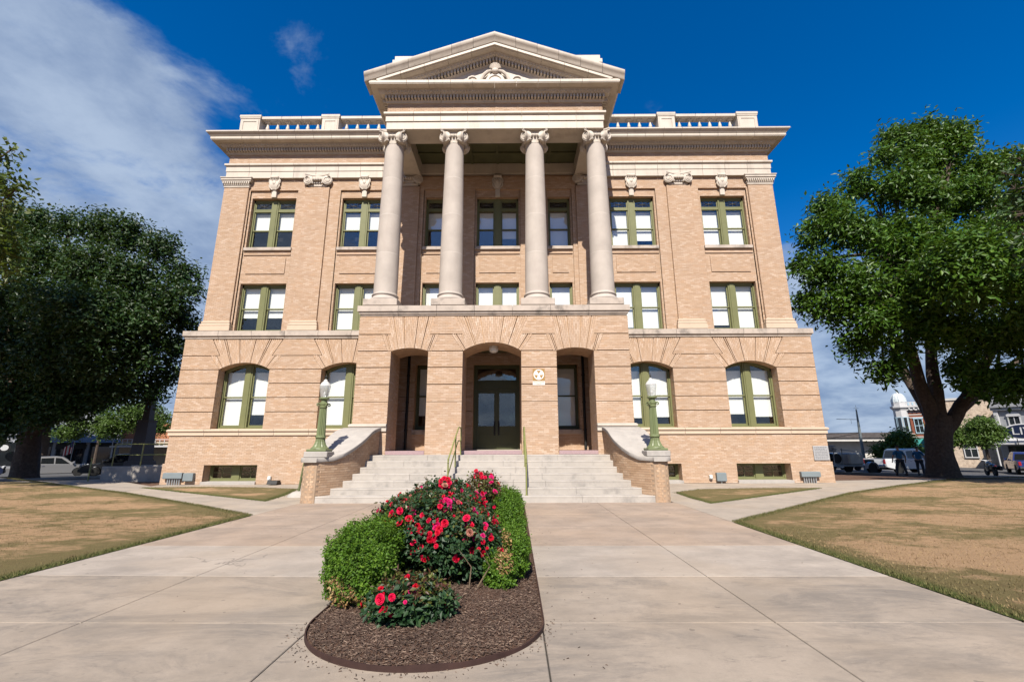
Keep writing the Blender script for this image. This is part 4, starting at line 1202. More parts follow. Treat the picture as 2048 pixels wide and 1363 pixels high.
# ---- lawns
def lawn_mat(name, blade=False):
    m, nt, p = _base(name)
    g = nt.nodes.new('ShaderNodeNewGeometry'); v = g.outputs['Position']
    mp = nt.nodes.new('ShaderNodeMapping'); mp.inputs['Scale'].default_value = (.75, 1.3, 0); nt.links.new(v, mp.inputs[0])
    at = nt.nodes.new('ShaderNodeAttribute'); at.attribute_name = 'edge'
    ar = nt.nodes.new('ShaderNodeAttribute'); ar.attribute_name = 'rnd'
    a = noise(nt, mp.outputs[0], .42, 9, .62, .5); b = noise(nt, mp.outputs[0], 3.2, 8, .7, .3); f = noise(nt, v, 85, 4, .75)
    gsum = math_node(nt, 'ADD', math_node(nt, 'MULTIPLY', a, .62), math_node(nt, 'MULTIPLY', b, .38))
    gsum = math_node(nt, 'ADD', gsum, math_node(nt, 'MULTIPLY', at.outputs['Fac'], .30))
    gm = mapr(nt, gsum, .462, .57)
    tan = mixcol(nt, mapr(nt, f, .3, .7, smooth=False), sc((.30, .185, .10)), sc((.53, .36, .215)))
    grn = mixcol(nt, mapr(nt, f, .3, .7, smooth=False), sc((.075, .070, .028)), sc((.21, .18, .075)))
    deep = mixcol(nt, mapr(nt, f, .3, .7, smooth=False), sc((.03, .05, .012)), sc((.10, .15, .035)))
    c = mixcol(nt, math_node(nt, 'MULTIPLY', gm, .86), tan, grn)
    c = mixcol(nt, mapr(nt, at.outputs['Fac'], .35, .95, 0, .9), c, deep)
    c = mixcol(nt, math_node(nt, 'MULTIPLY', mapr(nt, b, .52, .68), .35), c, sc((.17, .10, .055)))
    if blade: c = mixcol(nt, math_node(nt, 'MULTIPLY', ar.outputs['Fac'], .4), c, sc((.50, .40, .20)))
    if blade: c = mixcol(nt, .34, c, (.02, .016, .006))
    nt.links.new(c, p.inputs['Base Color']); p.inputs['Roughness'].default_value = .9; p.inputs['Specular IOR Level'].default_value = .1
    if not blade:
        bn = nt.nodes.new('ShaderNodeBump'); bn.inputs['Strength'].default_value = 1; bn.inputs['Distance'].default_value = .025
        nt.links.new(f, bn.inputs['Height']); nt.links.new(bn.outputs[0], p.inputs['Normal'])
    return m
LAWN = lawn_mat('lawn_turf'); BLADE = lawn_mat('grass_blade', True)
def interp(pts, t):
    for (a, b), (c, d) in zip(pts, pts[1:]):
        if a <= t <= c: return b + (d - b) * (t - a) / (c - a) if c > a else d
    return pts[0][1] if t < pts[0][0] else pts[-1][1]
def seg_dist(p, poly):
    best = 1e9
    for (ax, ay), (bx, by) in zip(poly, poly[1:]):
        dx, dy = bx - ax, by - ay; t = max(0, min(1, ((p[0] - ax) * dx + (p[1] - ay) * dy) / (dx * dx + dy * dy)))
        best = min(best, math.hypot(p[0] - ax - t * dx, p[1] - ay - t * dy))
    return best
def lawn(sgn, edge_xy, ys, xfar):
    e = [(y, x) for x, y in edge_xy]
    ts = np.concatenate([np.linspace(0, .02, 6)[:-1], (.02 + .98 * np.linspace(0, 1, 60) ** 1.6)])
    V = []; E = []; nx = len(ts)
    for y in ys:
        x0 = interp(e, y)
        for t in ts:
            x = x0 + (xfar - x0) * t
            d = seg_dist((x, y), edge_xy)
            h = min(1, d / .25) * .018 + .035 * math.sin(x * .9) * math.sin(y * .7) * min(1, d / 3)
            V.append((x, y, gz(x, y) + .004 + h)); E.append(math.exp(-(d / .22) ** 1.3) + .16 * math.exp(-d / .9))
    V = np.array(V); F = []
    for i in range(len(ys) - 1):
        for j in range(nx - 1):
            q = i * nx + j; f = (q, q + 1, q + nx + 1, q + nx); F.append(f if sgn > 0 else f[::-1])
    me = np_mesh('lawn', V, F, LAWN, smooth=True)
    a = me.attributes.new('edge', 'FLOAT', 'POINT'); a.data.foreach_set('value', np.array(E, np.float32))
    o = link(bpy.data.objects.new('lawn', me)); o['kind'] = 'structure'
    return o
EL = [(-5.235, -6), (-5.235, 10.94), (-7.74, 12.83), (-12.82, 16.42), (-18.23, 19.8), (-27, 25.4)]
ER = [(5.235, -6), (5.235, 9.85), (11.86, 15.68), (15.9, 18.55), (20.8, 21.7), (25.1, 22.9), (34, 23.6)]
ysl = np.concatenate([np.linspace(-6, 2, 10)[:-1], np.linspace(2, 23.5, 110)])
ysr = np.concatenate([np.linspace(-6, 2, 10)[:-1], np.linspace(2, 23.2, 110)])
lawn(-1, EL, ysl, -34); lawn(1, ER, ysr, 38)
def small_lawn(poly):
    m = MB(); n = len(poly); cx = sum(p[0] for p in poly) / n; cy = sum(p[1] for p in poly) / n
    rings = [[(cx + (x - cx) * k, cy + (y - cy) * k, h) for x, y in poly] for k, h in ((1, -.01), (.985, .02), (.9, .035), (.6, .045), (.25, .045))]
    m.ring(rings, True, False, True)
    o = m.build('lawn', LAWN, None, True, kind='structure')
    me = o.data; a = me.attributes.new('edge', 'FLOAT', 'POINT')
    a.data.foreach_set('value', np.array([x for r in (.9, .8, .42, .16, .2) for x in [r] * n], np.float32))
SL = [(-13.84, 18.45), (-10, 16.0), (-6.45, 13.75), (-6.75, 15.5), (-7.35, 17.6), (-9.5, 18.35), (-11.7, 18.65)]
SR = [(6.12, 12.95), (9.0, 15.1), (11.98, 17.36), (9.6, 17.35), (7.4, 16.95), (6.2, 15.9), (6.1, 14.4)]
small_lawn(SL); small_lawn(SR)
def blades(name, pts, h, edge, w=.006):
    n = len(pts); a = RNG.random(n) * 2 * PI; hh = h * (.5 + RNG.random(n)); lean = (RNG.random((n, 2)) - .5) * hh[:, None] * 1.3
    dx = np.cos(a) * w; dy = np.sin(a) * w
    P = np.zeros((n, 3, 3)); P[:, 0] = pts; P[:, 1] = pts; P[:, 2] = pts
    P[:, 0, 0] -= dx; P[:, 0, 1] -= dy; P[:, 1, 0] += dx; P[:, 1, 1] += dy
    P[:, 2, 0] += lean[:, 0]; P[:, 2, 1] += lean[:, 1]; P[:, 2, 2] += hh
    me = np_mesh(name, P.reshape(-1, 3), np.arange(n * 3).reshape(-1, 3), BLADE, RNG.random(n))
    at = me.attributes.new('edge', 'FLOAT', 'POINT'); at.data.foreach_set('value', np.repeat(np.asarray(edge, np.float32), 3))
    o = link(bpy.data.objects.new(name, me)); o['kind'] = 'stuff'
    return o
pts, ed = [], []
for edge, sgn in ((EL, -1), (ER, 1)):
    for (ax, ay), (bx, by) in zip(edge, edge[1:]):
        Ln = math.dist((ax, ay), (bx, by)); nn = int(Ln * 420)
        for _ in range(nn):
            t = random.random(); d = abs(random.gauss(0, .12)) - .015
            ux, uy = (bx - ax) / Ln, (by - ay) / Ln; nxx, nyy = (uy, -ux) if sgn > 0 else (-uy, ux)
            x, y = ax + ux * Ln * t + nxx * d, ay + uy * Ln * t + nyy * d
            if y < 2.0: continue
            pts.append((x, y, .01)); ed.append(max(0, 1 - d * 2.2))
for poly in (SL, SR):
    n = len(poly)
    for (ax, ay), (bx, by) in zip(poly, poly[1:] + poly[:1]):
        for _ in range(int(math.dist((ax, ay), (bx, by)) * 160)):
            t = random.random(); pts.append((ax + (bx - ax) * t + random.gauss(0, .05), ay + (by - ay) * t + random.gauss(0, .05), .005)); ed.append(.9)
blades('grass', np.array(pts), .03, ed)
n = 80000
x = np.where(RNG.random(n) < .5, -1, 1) * (5.4 + RNG.random(n) ** 1.5 * 16); y = 3 + RNG.random(n) * 15
keep = np.array([(xx < interp([(b, a) for a, b in EL], yy) - .1) if xx < 0 else (xx > interp([(b, a) for a, b in ER], yy) + .1) for xx, yy in zip(x, y)])
x, y = x[keep], y[keep]
zz = .02 + .035 * np.sin(x * .9) * np.sin(y * .7) * .8
blades('dry_grass', np.stack([x, y, zz], 1), .020, np.zeros(len(x)))

# ---- stairs
STAIRS = tag(empty('entrance_stairs', (0, 13.2, 0)), 'broad flight of pale concrete steps up to the three arches', 'stairs')
def xin(y): return 4.05 + .72 * max(0.0, (15.2 - y) / 2) ** 2
NX = -.05
random.seed(12)
for k in range(7):
    y0 = 13.22 + .40 * k; y1 = y0 + .46 if k < 6 else YP - .035
    z1 = (k + 1) * 1.25 / 7; z0 = z1 - 1.25 / 7 + (.002 if k else -.05)
    hw_ = xin(y0) + (0.0 if k == 0 else .01)
    cuts = [-hw_ + NX] + sorted(random.uniform(-.8, .8) + c for c in (-2.3, 0.1, 2.4)) + [hw_ + NX]
    for a, b in zip(cuts, cuts[1:]):
        m = MB(); yy = y0 + random.uniform(-.006, .006); a2, b2 = a + .003, b - .003
        prof = [(yy + .004, z0), (yy + .004, z1 - .05), (yy, z1 - .04), (yy, z1 - .012), (yy + .012, z1), (y1, z1 + .002), (y1, z0)]
        m.prism(prof, 'x', a2, b2); m.build('step_stone', STEP, STAIRS)
m = MB()
for k in range(1, 7): m.box(-4.2, 4.1, 13.22 + .4 * k + .1, YP - .03, (k - 1) * 1.25 / 7, k * 1.25 / 7 - .01)
m.build('stair_core', STEP, STAIRS)
# ---- curved brick cheek walls with stone caps
def ctop(y): return interp([(13.1, 1.225), (13.6, 1.245), (13.95, 1.36), (14.2, 1.47), (14.55, 1.63), (15.1, 1.86), (15.6, 2.045), (16.0, 2.14), (16.35, 2.195), (16.62, 2.215)], y)
def cheek(sgn, label):
    off = NX
    T = tag(empty('stair_wall', (sgn * 4.9 + off, 13.4, 0)), label, 'stair wall')
    ysn = [13.20 + (YP - .01 - 13.20) * i / 40 for i in range(41)]
    inner = [(xin(y), y) for y in ysn][::-1]
    path = inner + [(4.97, 13.20), (5.10, 13.225), (5.20, 13.30), (5.245, 13.42)] + [(5.245, y) for y in np.linspace(13.8, YP - .01, 8)]
    W_ = [(sgn * x + off, y) for x, y in path]
    cum = [0]
    for a, b in zip(W_, W_[1:]): cum.append(cum[-1] + math.dist(a, b))
    def at(s):
        for i in range(len(cum) - 1):
            if cum[i] <= s <= cum[i + 1]:
                t = (s - cum[i]) / (cum[i + 1] - cum[i]); a, b = W_[i], W_[i + 1]
                return (a[0] + (b[0] - a[0]) * t, a[1] + (b[1] - a[1]) * t)
        return W_[-1]
    # mortar core: loft of the plan under the cap
    m = MB(); n = len(W_)
    ins = []
    for i, (x, y) in enumerate(W_):
        a = W_[max(0, i - 1)]; b = W_[min(n - 1, i + 1)]; tx, ty = b[0] - a[0], b[1] - a[1]; l = math.hypot(tx, ty)
        nx, ny = (ty / l, -tx / l); nx, ny = (nx, ny) if sgn < 0 else (-nx, -ny)
        if (x - (sgn * 4.72 + off)) * nx + (y - 15.2) * ny * (1 if abs(ny) > .7 else 0) < 0: nx, ny = -nx, -ny
        ins.append((x - nx * .006, y - ny * .006))
    bot = [(x, y, -.05) for x, y in ins]; top = [(x, y, ctop(y) - .11) for x, y in ins]
    for i in range(n - 1): m.add([bot[i], bot[i + 1], top[i + 1], top[i]], [(0, 1, 2, 3)])
    m.build('mortar', MORTAR2, T)
    items = []
    ch = .0672; bl = .215; total = cum[-1]
    k = 0
    while k * ch < 2.15:
        z0, z1 = k * ch, (k + 1) * ch; s = -(k % 2) * bl / 2
        while s < total:
            a, b = max(s, 0), min(s + bl, total); s += bl
            if b - a < .04: continue
            pa, pb = at(a + .004), at(b - .004); c = ((pa[0] + pb[0]) / 2, (pa[1] + pb[1]) / 2)
            if z1 > ctop(c[1]) - .09: continue
            l = math.dist(pa, pb); u = ((pb[0] - pa[0]) / l, (pb[1] - pa[1]) / l)
            nx, ny = (-u[1], u[0]) if sgn > 0 else (u[1], -u[0])
            # outward normal points away from the wall's middle
            if (c[0] - (sgn * 4.72 + off)) * nx + (c[1] - 15.2) * ny * (1 if abs(ny) > .7 else 0) < 0: nx, ny = -nx, -ny
            items.append((Frame(c[0], c[1], u[0], u[1], nx, ny), -l / 2, l / 2, z0 + .004, z1 - .004, random.uniform(-.002, .004), .03))
        k += 1
    def near(it):
        fr = it[0]; d = Vector((CAM.x - fr.o[0], CAM.y - fr.o[1], 0)).normalized(); fc = fr.n[0] * d.x + fr.n[1] * d.y
        # skip bricks the steps hide
        kk = int((fr.o[1] - 13.22) / .4) + 1
        hid = abs(fr.o[0] - off) < 4.85 and fr.o[1] > 13.22 and it[4] < kk * 1.25 / 7
        return -1 if hid or fc < 0 else (it[2] - it[1]) * (fc + .25) / math.hypot(fr.o[0] - CAM.x, fr.o[1])
    lay_bricks(items, BRICK2, T, 300, near)
    # cap in three stones
    ys = [13.13 + (16.63 - 13.13) * i / 42 for i in range(43)]
    for a, b in ((0, 14), (14, 28), (28, 42)):
        rings = []
        for i in range(a, b + 1):
            y = ys[i] + (.003 if i == a and a else -.003 if i == b and b < 42 else 0); z = ctop(y); xi = xin(max(y, 13.2)) - .055; xo = 5.30
            if y < 13.35: xi = xi + .05 * ((13.35 - y) / .22) ** 2; xo = xo - .18 * ((13.35 - y) / .22) ** 2
            sec = [(xi + .01, z - .125), (xi, z - .11), (xi, z - .015), (xi + .015, z), (xo - .015, z), (xo, z - .015), (xo, z - .11), (xo - .01, z - .125)]
            sec = [(sgn * x + off, y, zz) for x, zz in sec]
            rings.append(sec if sgn < 0 else sec[::-1])
        m = MB(); m.ring(rings); m.build('cap_stone', CAPST, T, True)
    return T
cheek(-1, 'curved brick stair wall with sloping stone cap on the ramp side')
cheek(1, 'curved brick stair wall with sloping stone cap nearer the stone plaque')
# ---- lamp posts on the cheek walls
def lamp(x, y, label):
    z0 = 1.235
    t = tag(empty('lamp_post', (x, y, z0)), label, 'lamp post', 'green lamp posts on the stair walls')
    m = MB(); m.bbox(-.34, .34, -.27, .27, 0, .165, .015); m.build('stone_block', CAPST, t, world=False)
    m = MB(); m.bbox(-.285, .285, -.25, .25, .165, .235, .012); m.build('foot_plate', GREENL, t, world=False)
    m = MB(); n = 32
    def flute(prof, n=32, d=.10):
        rings = []
        for r, h, fl in prof:
            rings.append([(r * (1 - fl * d * (1 if j % 2 else 0)) * math.cos(2 * PI * j / n), r * (1 - fl * d * (1 if j % 2 else 0)) * math.sin(2 * PI * j / n), h) for j in range(n)])
        return rings
    m.ring(flute([(.26, .235, 0), (.25, .26, 0), (.205, .30, 1), (.165, .37, 1), (.138, .45, 1), (.130, .53, 1), (.132, .55, 0)]))
    m.build('flared_base', GREENL, t, world=False)
    m = MB(); m.lathe([(.13, .545), (.15, .555), (.155, .575), (.15, .59), (.13, .6)], n=24); m.build('collar', GREENL, t, True, world=False)
    m = MB(); m.ring(flute([(.128, .60, .6), (.127, .64, 1.3), (.112, 1.1, 1.3), (.100, 1.40, 1.3), (.098, 1.43, 0)], 32, .12)); m.build('shaft', GREENL, t, world=False)
    m = MB(); m.lathe([(.098, 1.43), (.115, 1.44), (.12, 1.46), (.10, 1.48), (.105, 1.50), (.13, 1.54), (.13, 1.56), (.09, 1.58), (.085, 1.66), (.12, 1.68), (.145, 1.70), (.145, 1.735), (.12, 1.745)], n=24)
    for k in range(4):
        a = PI / 4 + k * PI / 2
        sp = [(.10, 1.58)] + [(.165 + .035 * math.cos(q), 1.525 + .04 * math.sin(q)) for q in (2.2, 1.2, .2, -.8, -1.8, -2.8, -3.8)]
        m.tube([(r * math.cos(a), r * math.sin(a), z) for r, z in sp], [.022, .022, .022, .02, .018, .016, .014, .012], 6)
    m.build('lamp_capital', GREENL, t, True, world=False)
    m = MB(); m.lathe([(.10, 1.745), (.112, 1.76), (.145, 1.98), (.162, 2.08), (.155, 2.10)], n=20, cap=False); m.build('globe', GLOBE, t, True, world=False)
    m = MB(); m.lathe([(.160, 2.10), (.152, 2.115), (.125, 2.17), (.085, 2.215), (.06, 2.235), (.06, 2.27), (.035, 2.285), (.02, 2.30)], n=20); m.build('lamp_lid', LIDG, t, True, world=False)
    m = MB(); m.lathe([(.02, 2.29), (.012, 2.33), (.02, 2.36), (.022, 2.375), (.012, 2.40), (.001, 2.46)], n=10); m.tube([(-.035, 0, 2.375), (.035, 0, 2.375)], .008, 6); m.build('finial', BLACK, t, True, world=False)
    m = MB(); m.ball((0, 0, 1.86), (.035, .035, .06), 10, 7); m.lathe([(.025, 1.75), (.025, 1.82)], n=10); m.build('bulb', WHITE, t, True, world=False)
def globe_mat(nm, tint, mix):
    m, nt, p = _base(nm); nt.nodes.remove(p); o = nt.nodes['Material Output']
    t = nt.nodes.new('ShaderNodeBsdfTransparent'); t.inputs[0].default_value = (*tint, 1)
    d = nt.nodes.new('ShaderNodeBsdfDiffuse'); d.inputs[0].default_value = (.7, .7, .68, 1)
    gl = nt.nodes.new('ShaderNodeBsdfGlossy'); gl.inputs['Roughness'].default_value = .12
    a = nt.nodes.new('ShaderNodeMixShader'); a.inputs[0].default_value = mix; b = nt.nodes.new('ShaderNodeMixShader'); b.inputs[0].default_value = .12
    nt.links.new(t.outputs[0], a.inputs[1]); nt.links.new(d.outputs[0], a.inputs[2]); nt.links.new(a.outputs[0], b.inputs[1]); nt.links.new(gl.outputs[0], b.inputs[2]); nt.links.new(b.outputs[0], o.inputs[0])
    return m
GLOBE = globe_mat('lamp_glass', (.9, .92, .93), .32); LIDG = globe_mat('lamp_lid_glass', (.8, .8, .8), .62)
lamp(-4.95, 13.58, 'green fluted lamp post with clear globe on the ramp side stair wall')
lamp(4.92, 13.58, 'green fluted lamp post with clear globe on the plaque side stair wall')
# ---- stair rails
RAILM = pm('rail_green_paint', (.23, .24, .085), .4, .08, 4)
def rail(x, label):
    t = tag(empty('handrail', (x, 13.4, .18)), label, 'handrail', 'green pipe handrails on the steps')
    yb, yt = 13.42, 16.42; zb_, zt_ = .179, 1.25
    def zz(y): return interp([(13.22, .179), (15.62, 1.25), (17, 1.25)], y)
    m = MB(); m.tube([(x, yb - .02, zz(yb) + .80), (x, yb + .05, zz(yb) + .92), (x, 15.6, 2.13), (x, 15.75, 2.18), (x, yt - .03, 2.19), (x, yt, 2.14)], .024, 8); m.build('top_rail', RAILM, t, True)
    m = MB(); m.tube([(x, yb, zz(yb) + .46), (x, 15.62, 1.72), (x, yt, 1.74)], .019, 8); m.build('mid_rail', RAILM, t, True)
    for y in (yb, 15.0, yt):
        m = MB(); z = math.floor((y - 13.22) / .4 + 1) * 1.25 / 7 if y < 15.6 else 1.25
        m.tube([(x, y, z - .02), (x, y, min(zz(y) + .92, 2.17))], .024, 8); m.lathe([(.05, z), (.05, z + .012)], (x, y, 0), 10); m.build('post', RAILM, t, True)
rail(-1.13, 'green pipe handrail on the steps behind the rose bush')
rail(1.12, 'green pipe handrail on the steps beside the boxwood')
t = tag(empty('pipe_rail', (-5.95, 15.2, 0)), 'short green pipe on a concrete footing beside the brick stair wall', 'pipe rail')
m = MB(); m.tube([(-6.12, 15.05, .12), (-6.0, 14.9, .62), (-5.88, 14.75, 1.05), (-5.80, 14.72, 1.10), (-5.26, 14.7, 1.11)], .04, 8); m.build('pipe', GREENL, t, True)
m = MB(); m.tube([(-5.98, 14.88, .68), (-5.7, 14.85, .68)], .02, 6); m.build('stub', GREENL, t, True)
m = MB(); m.ring([[(-6.1 + r * math.cos(a), 15.05 + r * .8 * math.sin(a), z) for a in np.linspace(0, 2 * PI, 15)[:-1]] for r, z in ((.36, -.05), (.33, .05), (.2, .14), (.06, .17))]); m.build('footing', CAPST, t, True)

# ---- planting bed
def bed_outline(n=40, grow=0.0, yb=12.4):
    p = []
    xl, xr, yc, yf = -.985 - grow, 1.03 + grow, 4.42, 3.53 - grow
    cx = (xl + xr) / 2; hx = (xr - xl) / 2
    p.append((xl, yb))
    for i in range(9): p.append((xl, yb - (yb - yc) * (i + 1) / 9))
    for i in range(1, n):
        a = PI + PI * i / n; p.append((cx + hx * math.cos(a), yc + (yc - yf) * math.sin(a)))
    for i in range(10): p.append((xr, yc + (yb - yc) * i / 9))
    return p
def mulch_mat():
    m, nt, p = _base('shredded_mulch')
    g = nt.nodes.new('ShaderNodeNewGeometry'); v = g.outputs['Position']
    a = noise(nt, v, 75, 6, .75, .6); b = noise(nt, v, 3, 4, .6)
    c = ramp(nt, a, [(.28, (.020, .011, .008)), (.48, (.080, .046, .032)), (.6, (.135, .082, .058)), (.74, (.23, .155, .112))])
    c = mixcol(nt, math_node(nt, 'MULTIPLY', mapr(nt, b, .4, .65), .35), c, (.07, .04, .03))
    nt.links.new(c, p.inputs['Base Color']); p.inputs['Roughness'].default_value = .95; p.inputs['Specular IOR Level'].default_value = .1
    bn = nt.nodes.new('ShaderNodeBump'); bn.inputs['Strength'].default_value = 1; bn.inputs['Distance'].default_value = .02
    nt.links.new(a, bn.inputs['Height']); nt.links.new(bn.outputs[0], p.inputs['Normal'])
    return m
MUL = mulch_mat()
out0 = bed_outline()
cxb, cyb = .02, 8.0
def bed_h(x, y):
    e = min(x + .985, 1.03 - x); e = min(e, (y - 3.5) * .9)
    if y < 4.42: e = min(e, 1 - math.hypot((x - .02) / 1.0, (y - 4.42) / .89)) if True else e
    return .018 + .065 * (1 - math.exp(-max(e, 0) / .22)) + .008 * math.sin(x * 9) * math.sin(y * 8)
V = []; F = []
rings_ = [1.0, .97, .92, .85, .74, .6, .42, .2]
n = len(out0)
spine = [(.02, min(max(y, 4.5), 12.0)) for x, y in out0]
for k in rings_:
    for (x, y), (sx, sy) in zip(out0, spine): X, Y_ = sx + (x - sx) * k, sy + (y - sy) * k; V.append((X, Y_, bed_h(X, Y_)))
V += [(sx, sy, bed_h(sx, sy)) for sx, sy in spine]
for i in range(len(rings_)):
    for j in range(n - 1): F.append((i * n + j, i * n + j + 1, (i + 1) * n + j + 1, (i + 1) * n + j))
o = link(bpy.data.objects.new('mulch', np_mesh('mulch', V, F, MUL, smooth=True))); o['kind'] = 'stuff'
ED = pm('rusty_steel_edging', (.045, .022, .018), .75, .3, 6, .1)
m = MB(); a_ = bed_outline(48, .012); b_ = bed_outline(48, .0)
def eh(x, y): return .036 + .006 * math.sin(y * 2.1 + x * 3) + .005 * math.sin(x * 11 + y * 7)
sec = [[(x1, y1, -.02), (x1, y1, eh(x1, y1)), (x0, y0, eh(x0, y0)), (x0, y0, -.02)] for (x0, y0), (x1, y1) in zip(b_, a_)]
m.ring(sec); o = m.build('bed_edging', ED); tag(o, 'brown steel edging round the mulched rose bed', 'edging')
def chips(name, P, size, parent=None):
    n = len(P); a = RNG.random(n) * 2 * PI; L_ = size * (.4 + RNG.random(n) * 1.6); w = .0016 + RNG.random(n) * .0026; tl = (RNG.random(n) - .5) * .8
    d = np.stack([np.cos(a) * np.cos(tl), np.sin(a) * np.cos(tl), np.sin(tl)], 1) * L_[:, None]; s = np.stack([-np.sin(a), np.cos(a), (RNG.random(n) - .5)], 1) * w[:, None]
    up = np.array([0, 0, .003])
    Q = np.stack([P - d - s, P + d - s, P + d + s, P - d + s, P - d * .6 + up, P + d * .6 + up], 1)
    F = np.array([(0, 1, 5, 4), (2, 3, 4, 5)]); FF = (F[None] + (np.arange(n) * 6)[:, None, None]).reshape(-1, 4)
    o = link(bpy.data.objects.new(name, np_mesh(name, Q.reshape(-1, 3), FF, CHIP, np.repeat(RNG.random(n), 2)))); o['kind'] = 'stuff'
CHIP = leaf_mat('mulch_chip', [(.030, .017, .012), (.078, .045, .032), (.115, .070, .050), (.055, .033, .024), (.15, .10, .072), (.27, .19, .14)], .9, 0.0, 2)
P = []
while len(P) < 24000:
    x, y = random.uniform(-.97, 1.02), random.uniform(3.55, 3.55 + 5 * random.random() ** .7)
    if y < 4.42 and math.hypot((x - .02) / .99, (y - 4.42) / .88) > 1: continue
    P.append((x, y, bed_h(x, y) + random.uniform(.002, .016)))
chips('mulch_chips', np.array(P), .0125)
P = []
bo = bed_outline(60, .03)
while len(P) < 240:   # spilt along the edging
    x, y = random.choice(bo)
    if y > 9: continue
    d = abs(random.gauss(0, .05)); cx_, cy_ = .02, max(y, 4.42); l = math.hypot(x - cx_, y - cy_); P.append((x + (x - cx_) / l * d + random.gauss(0, .03), y + (y - cy_) / l * d + random.gauss(0, .03), .004))
for _ in range(45): P.append((1.05 + abs(random.gauss(0, .35)), random.uniform(3.4, 9), .004))
for _ in range(40): P.append((random.uniform(-5, 5), random.uniform(2.6, 11), .004))
P = [p for p in P if not (-.98 < p[0] < 1.03 and p[1] > 4.42)]
chips('fallen_chips', np.array(P), .007)
# ================================================================ vegetation
def unit(v): return v / np.maximum(np.linalg.norm(v, axis=1, keepdims=True), 1e-9)
def leaves(P, nrm, length, width, rnd=None, jitter=.8, droop=0.0):
    """diamond leaves at P, roughly facing nrm"""
    n = len(P); N_ = unit(nrm + RNG.normal(0, jitter, (n, 3)))
    a = RNG.normal(0, 1, (n, 3)); d = unit(np.cross(N_, a)); d[:, 2] -= droop; d = unit(d); s = unit(np.cross(d, N_))
    l = length * (.6 + .8 * RNG.random(n))[:, None]; w = width * (.6 + .8 * RNG.random(n))[:, None] * .5
    b = N_ * l * .10
    Q = np.stack([P, P + d * l * .45 + s * w + b, P + d * l, P + d * l * .45 - s * w + b], 1)
    F = np.arange(n * 4).reshape(-1, 4)
    return Q.reshape(-1, 3), F, (RNG.random(n) if rnd is None else rnd)
def leaf_obj(name, V, F, r, mat, parent, kind=None):
    o = bpy.data.objects.new(name, np_mesh(name, V, F, mat, r)); link(o, parent)
    if kind: o['kind'] = kind
    return o
BARK = pm('dark_bark', (.085, .062, .048), .95, .35, 9, 1.0, 28, stain=(.16, .13, .11), stain_amt=.5, stain_scale=4)
L_PECAN = leaf_mat('pecan_leaf', [(0.0286, 0.0857, 0.0038), (0.0666, 0.1618, 0.0076), (0.0457, 0.1189, 0.0057), (0.1189, 0.2237, 0.0152), (0.0552, 0.138, 0.0076)], .5, .24, .35)
L_OAK = leaf_mat('oak_leaf', [(0.0144, 0.0416, 0.008), (0.0304, 0.076, 0.0136), (0.0208, 0.0576, 0.0096), (0.0528, 0.108, 0.0208)], .5, .18, .35)
L_BRIGHT = leaf_mat('bright_leaf', [(.05, .10, .012), (.09, .16, .022), (.07, .13, .018), (.12, .20, .035)], .5, .30, .5)
def trunk_tube(pts, rs, mat, parent, name='limb', n=9):
    m = MB(); P = [Vector(p) for p in pts]; out_, rr_ = [], []
    for i in range(len(P) - 1):
        for k in range(4):
            t = k / 4; p = P[i].lerp(P[i + 1], t); j = rs[i] * .08
            out_.append(p + Vector((random.gauss(0, j), random.gauss(0, j), 0)) if (i or k) else p); rr_.append((rs[i] + (rs[i + 1] - rs[i]) * t) * random.uniform(.97, 1.03))
    out_.append(P[-1]); rr_.append(rs[-1])
    m.tube(out_, rr_, n)
    return m.build(name, mat, parent, True)
def trunk_mesh(pts, parent, mat):
    P = [Vector(p[:3]) for p in pts]; R_ = [p[3] for p in pts]; m = MB(); rings = []; n = 22; segs = 6
    for i in range(len(P) - 1):
        a, b, c, d = P[max(0, i - 1)], P[i], P[i + 1], P[min(len(P) - 1, i + 2)]
        for k in range(segs + (1 if i == len(P) - 2 else 0)):
            t = k / segs; q = .5 * ((2 * b) + (c - a) * t + (2 * a - 5 * b + 4 * c - d) * t * t + (3 * b - a - 3 * c + d) * t ** 3); r = R_[i] + (R_[i + 1] - R_[i]) * t
            rings.append([(q.x + r * w * math.cos(A), q.y + r * w * math.sin(A), q.z) for A in [2 * PI * j / n for j in range(n)] for w in [1 + .07 * math.sin(3 * A + q.z * .5) + .05 * math.sin(5 * A - q.z * .3 + 1) + .03 * math.sin(11 * A + q.z * 2.3) + random.gauss(0, .012)]])
    m.ring(rings); return m.build('trunk', mat, parent, True)
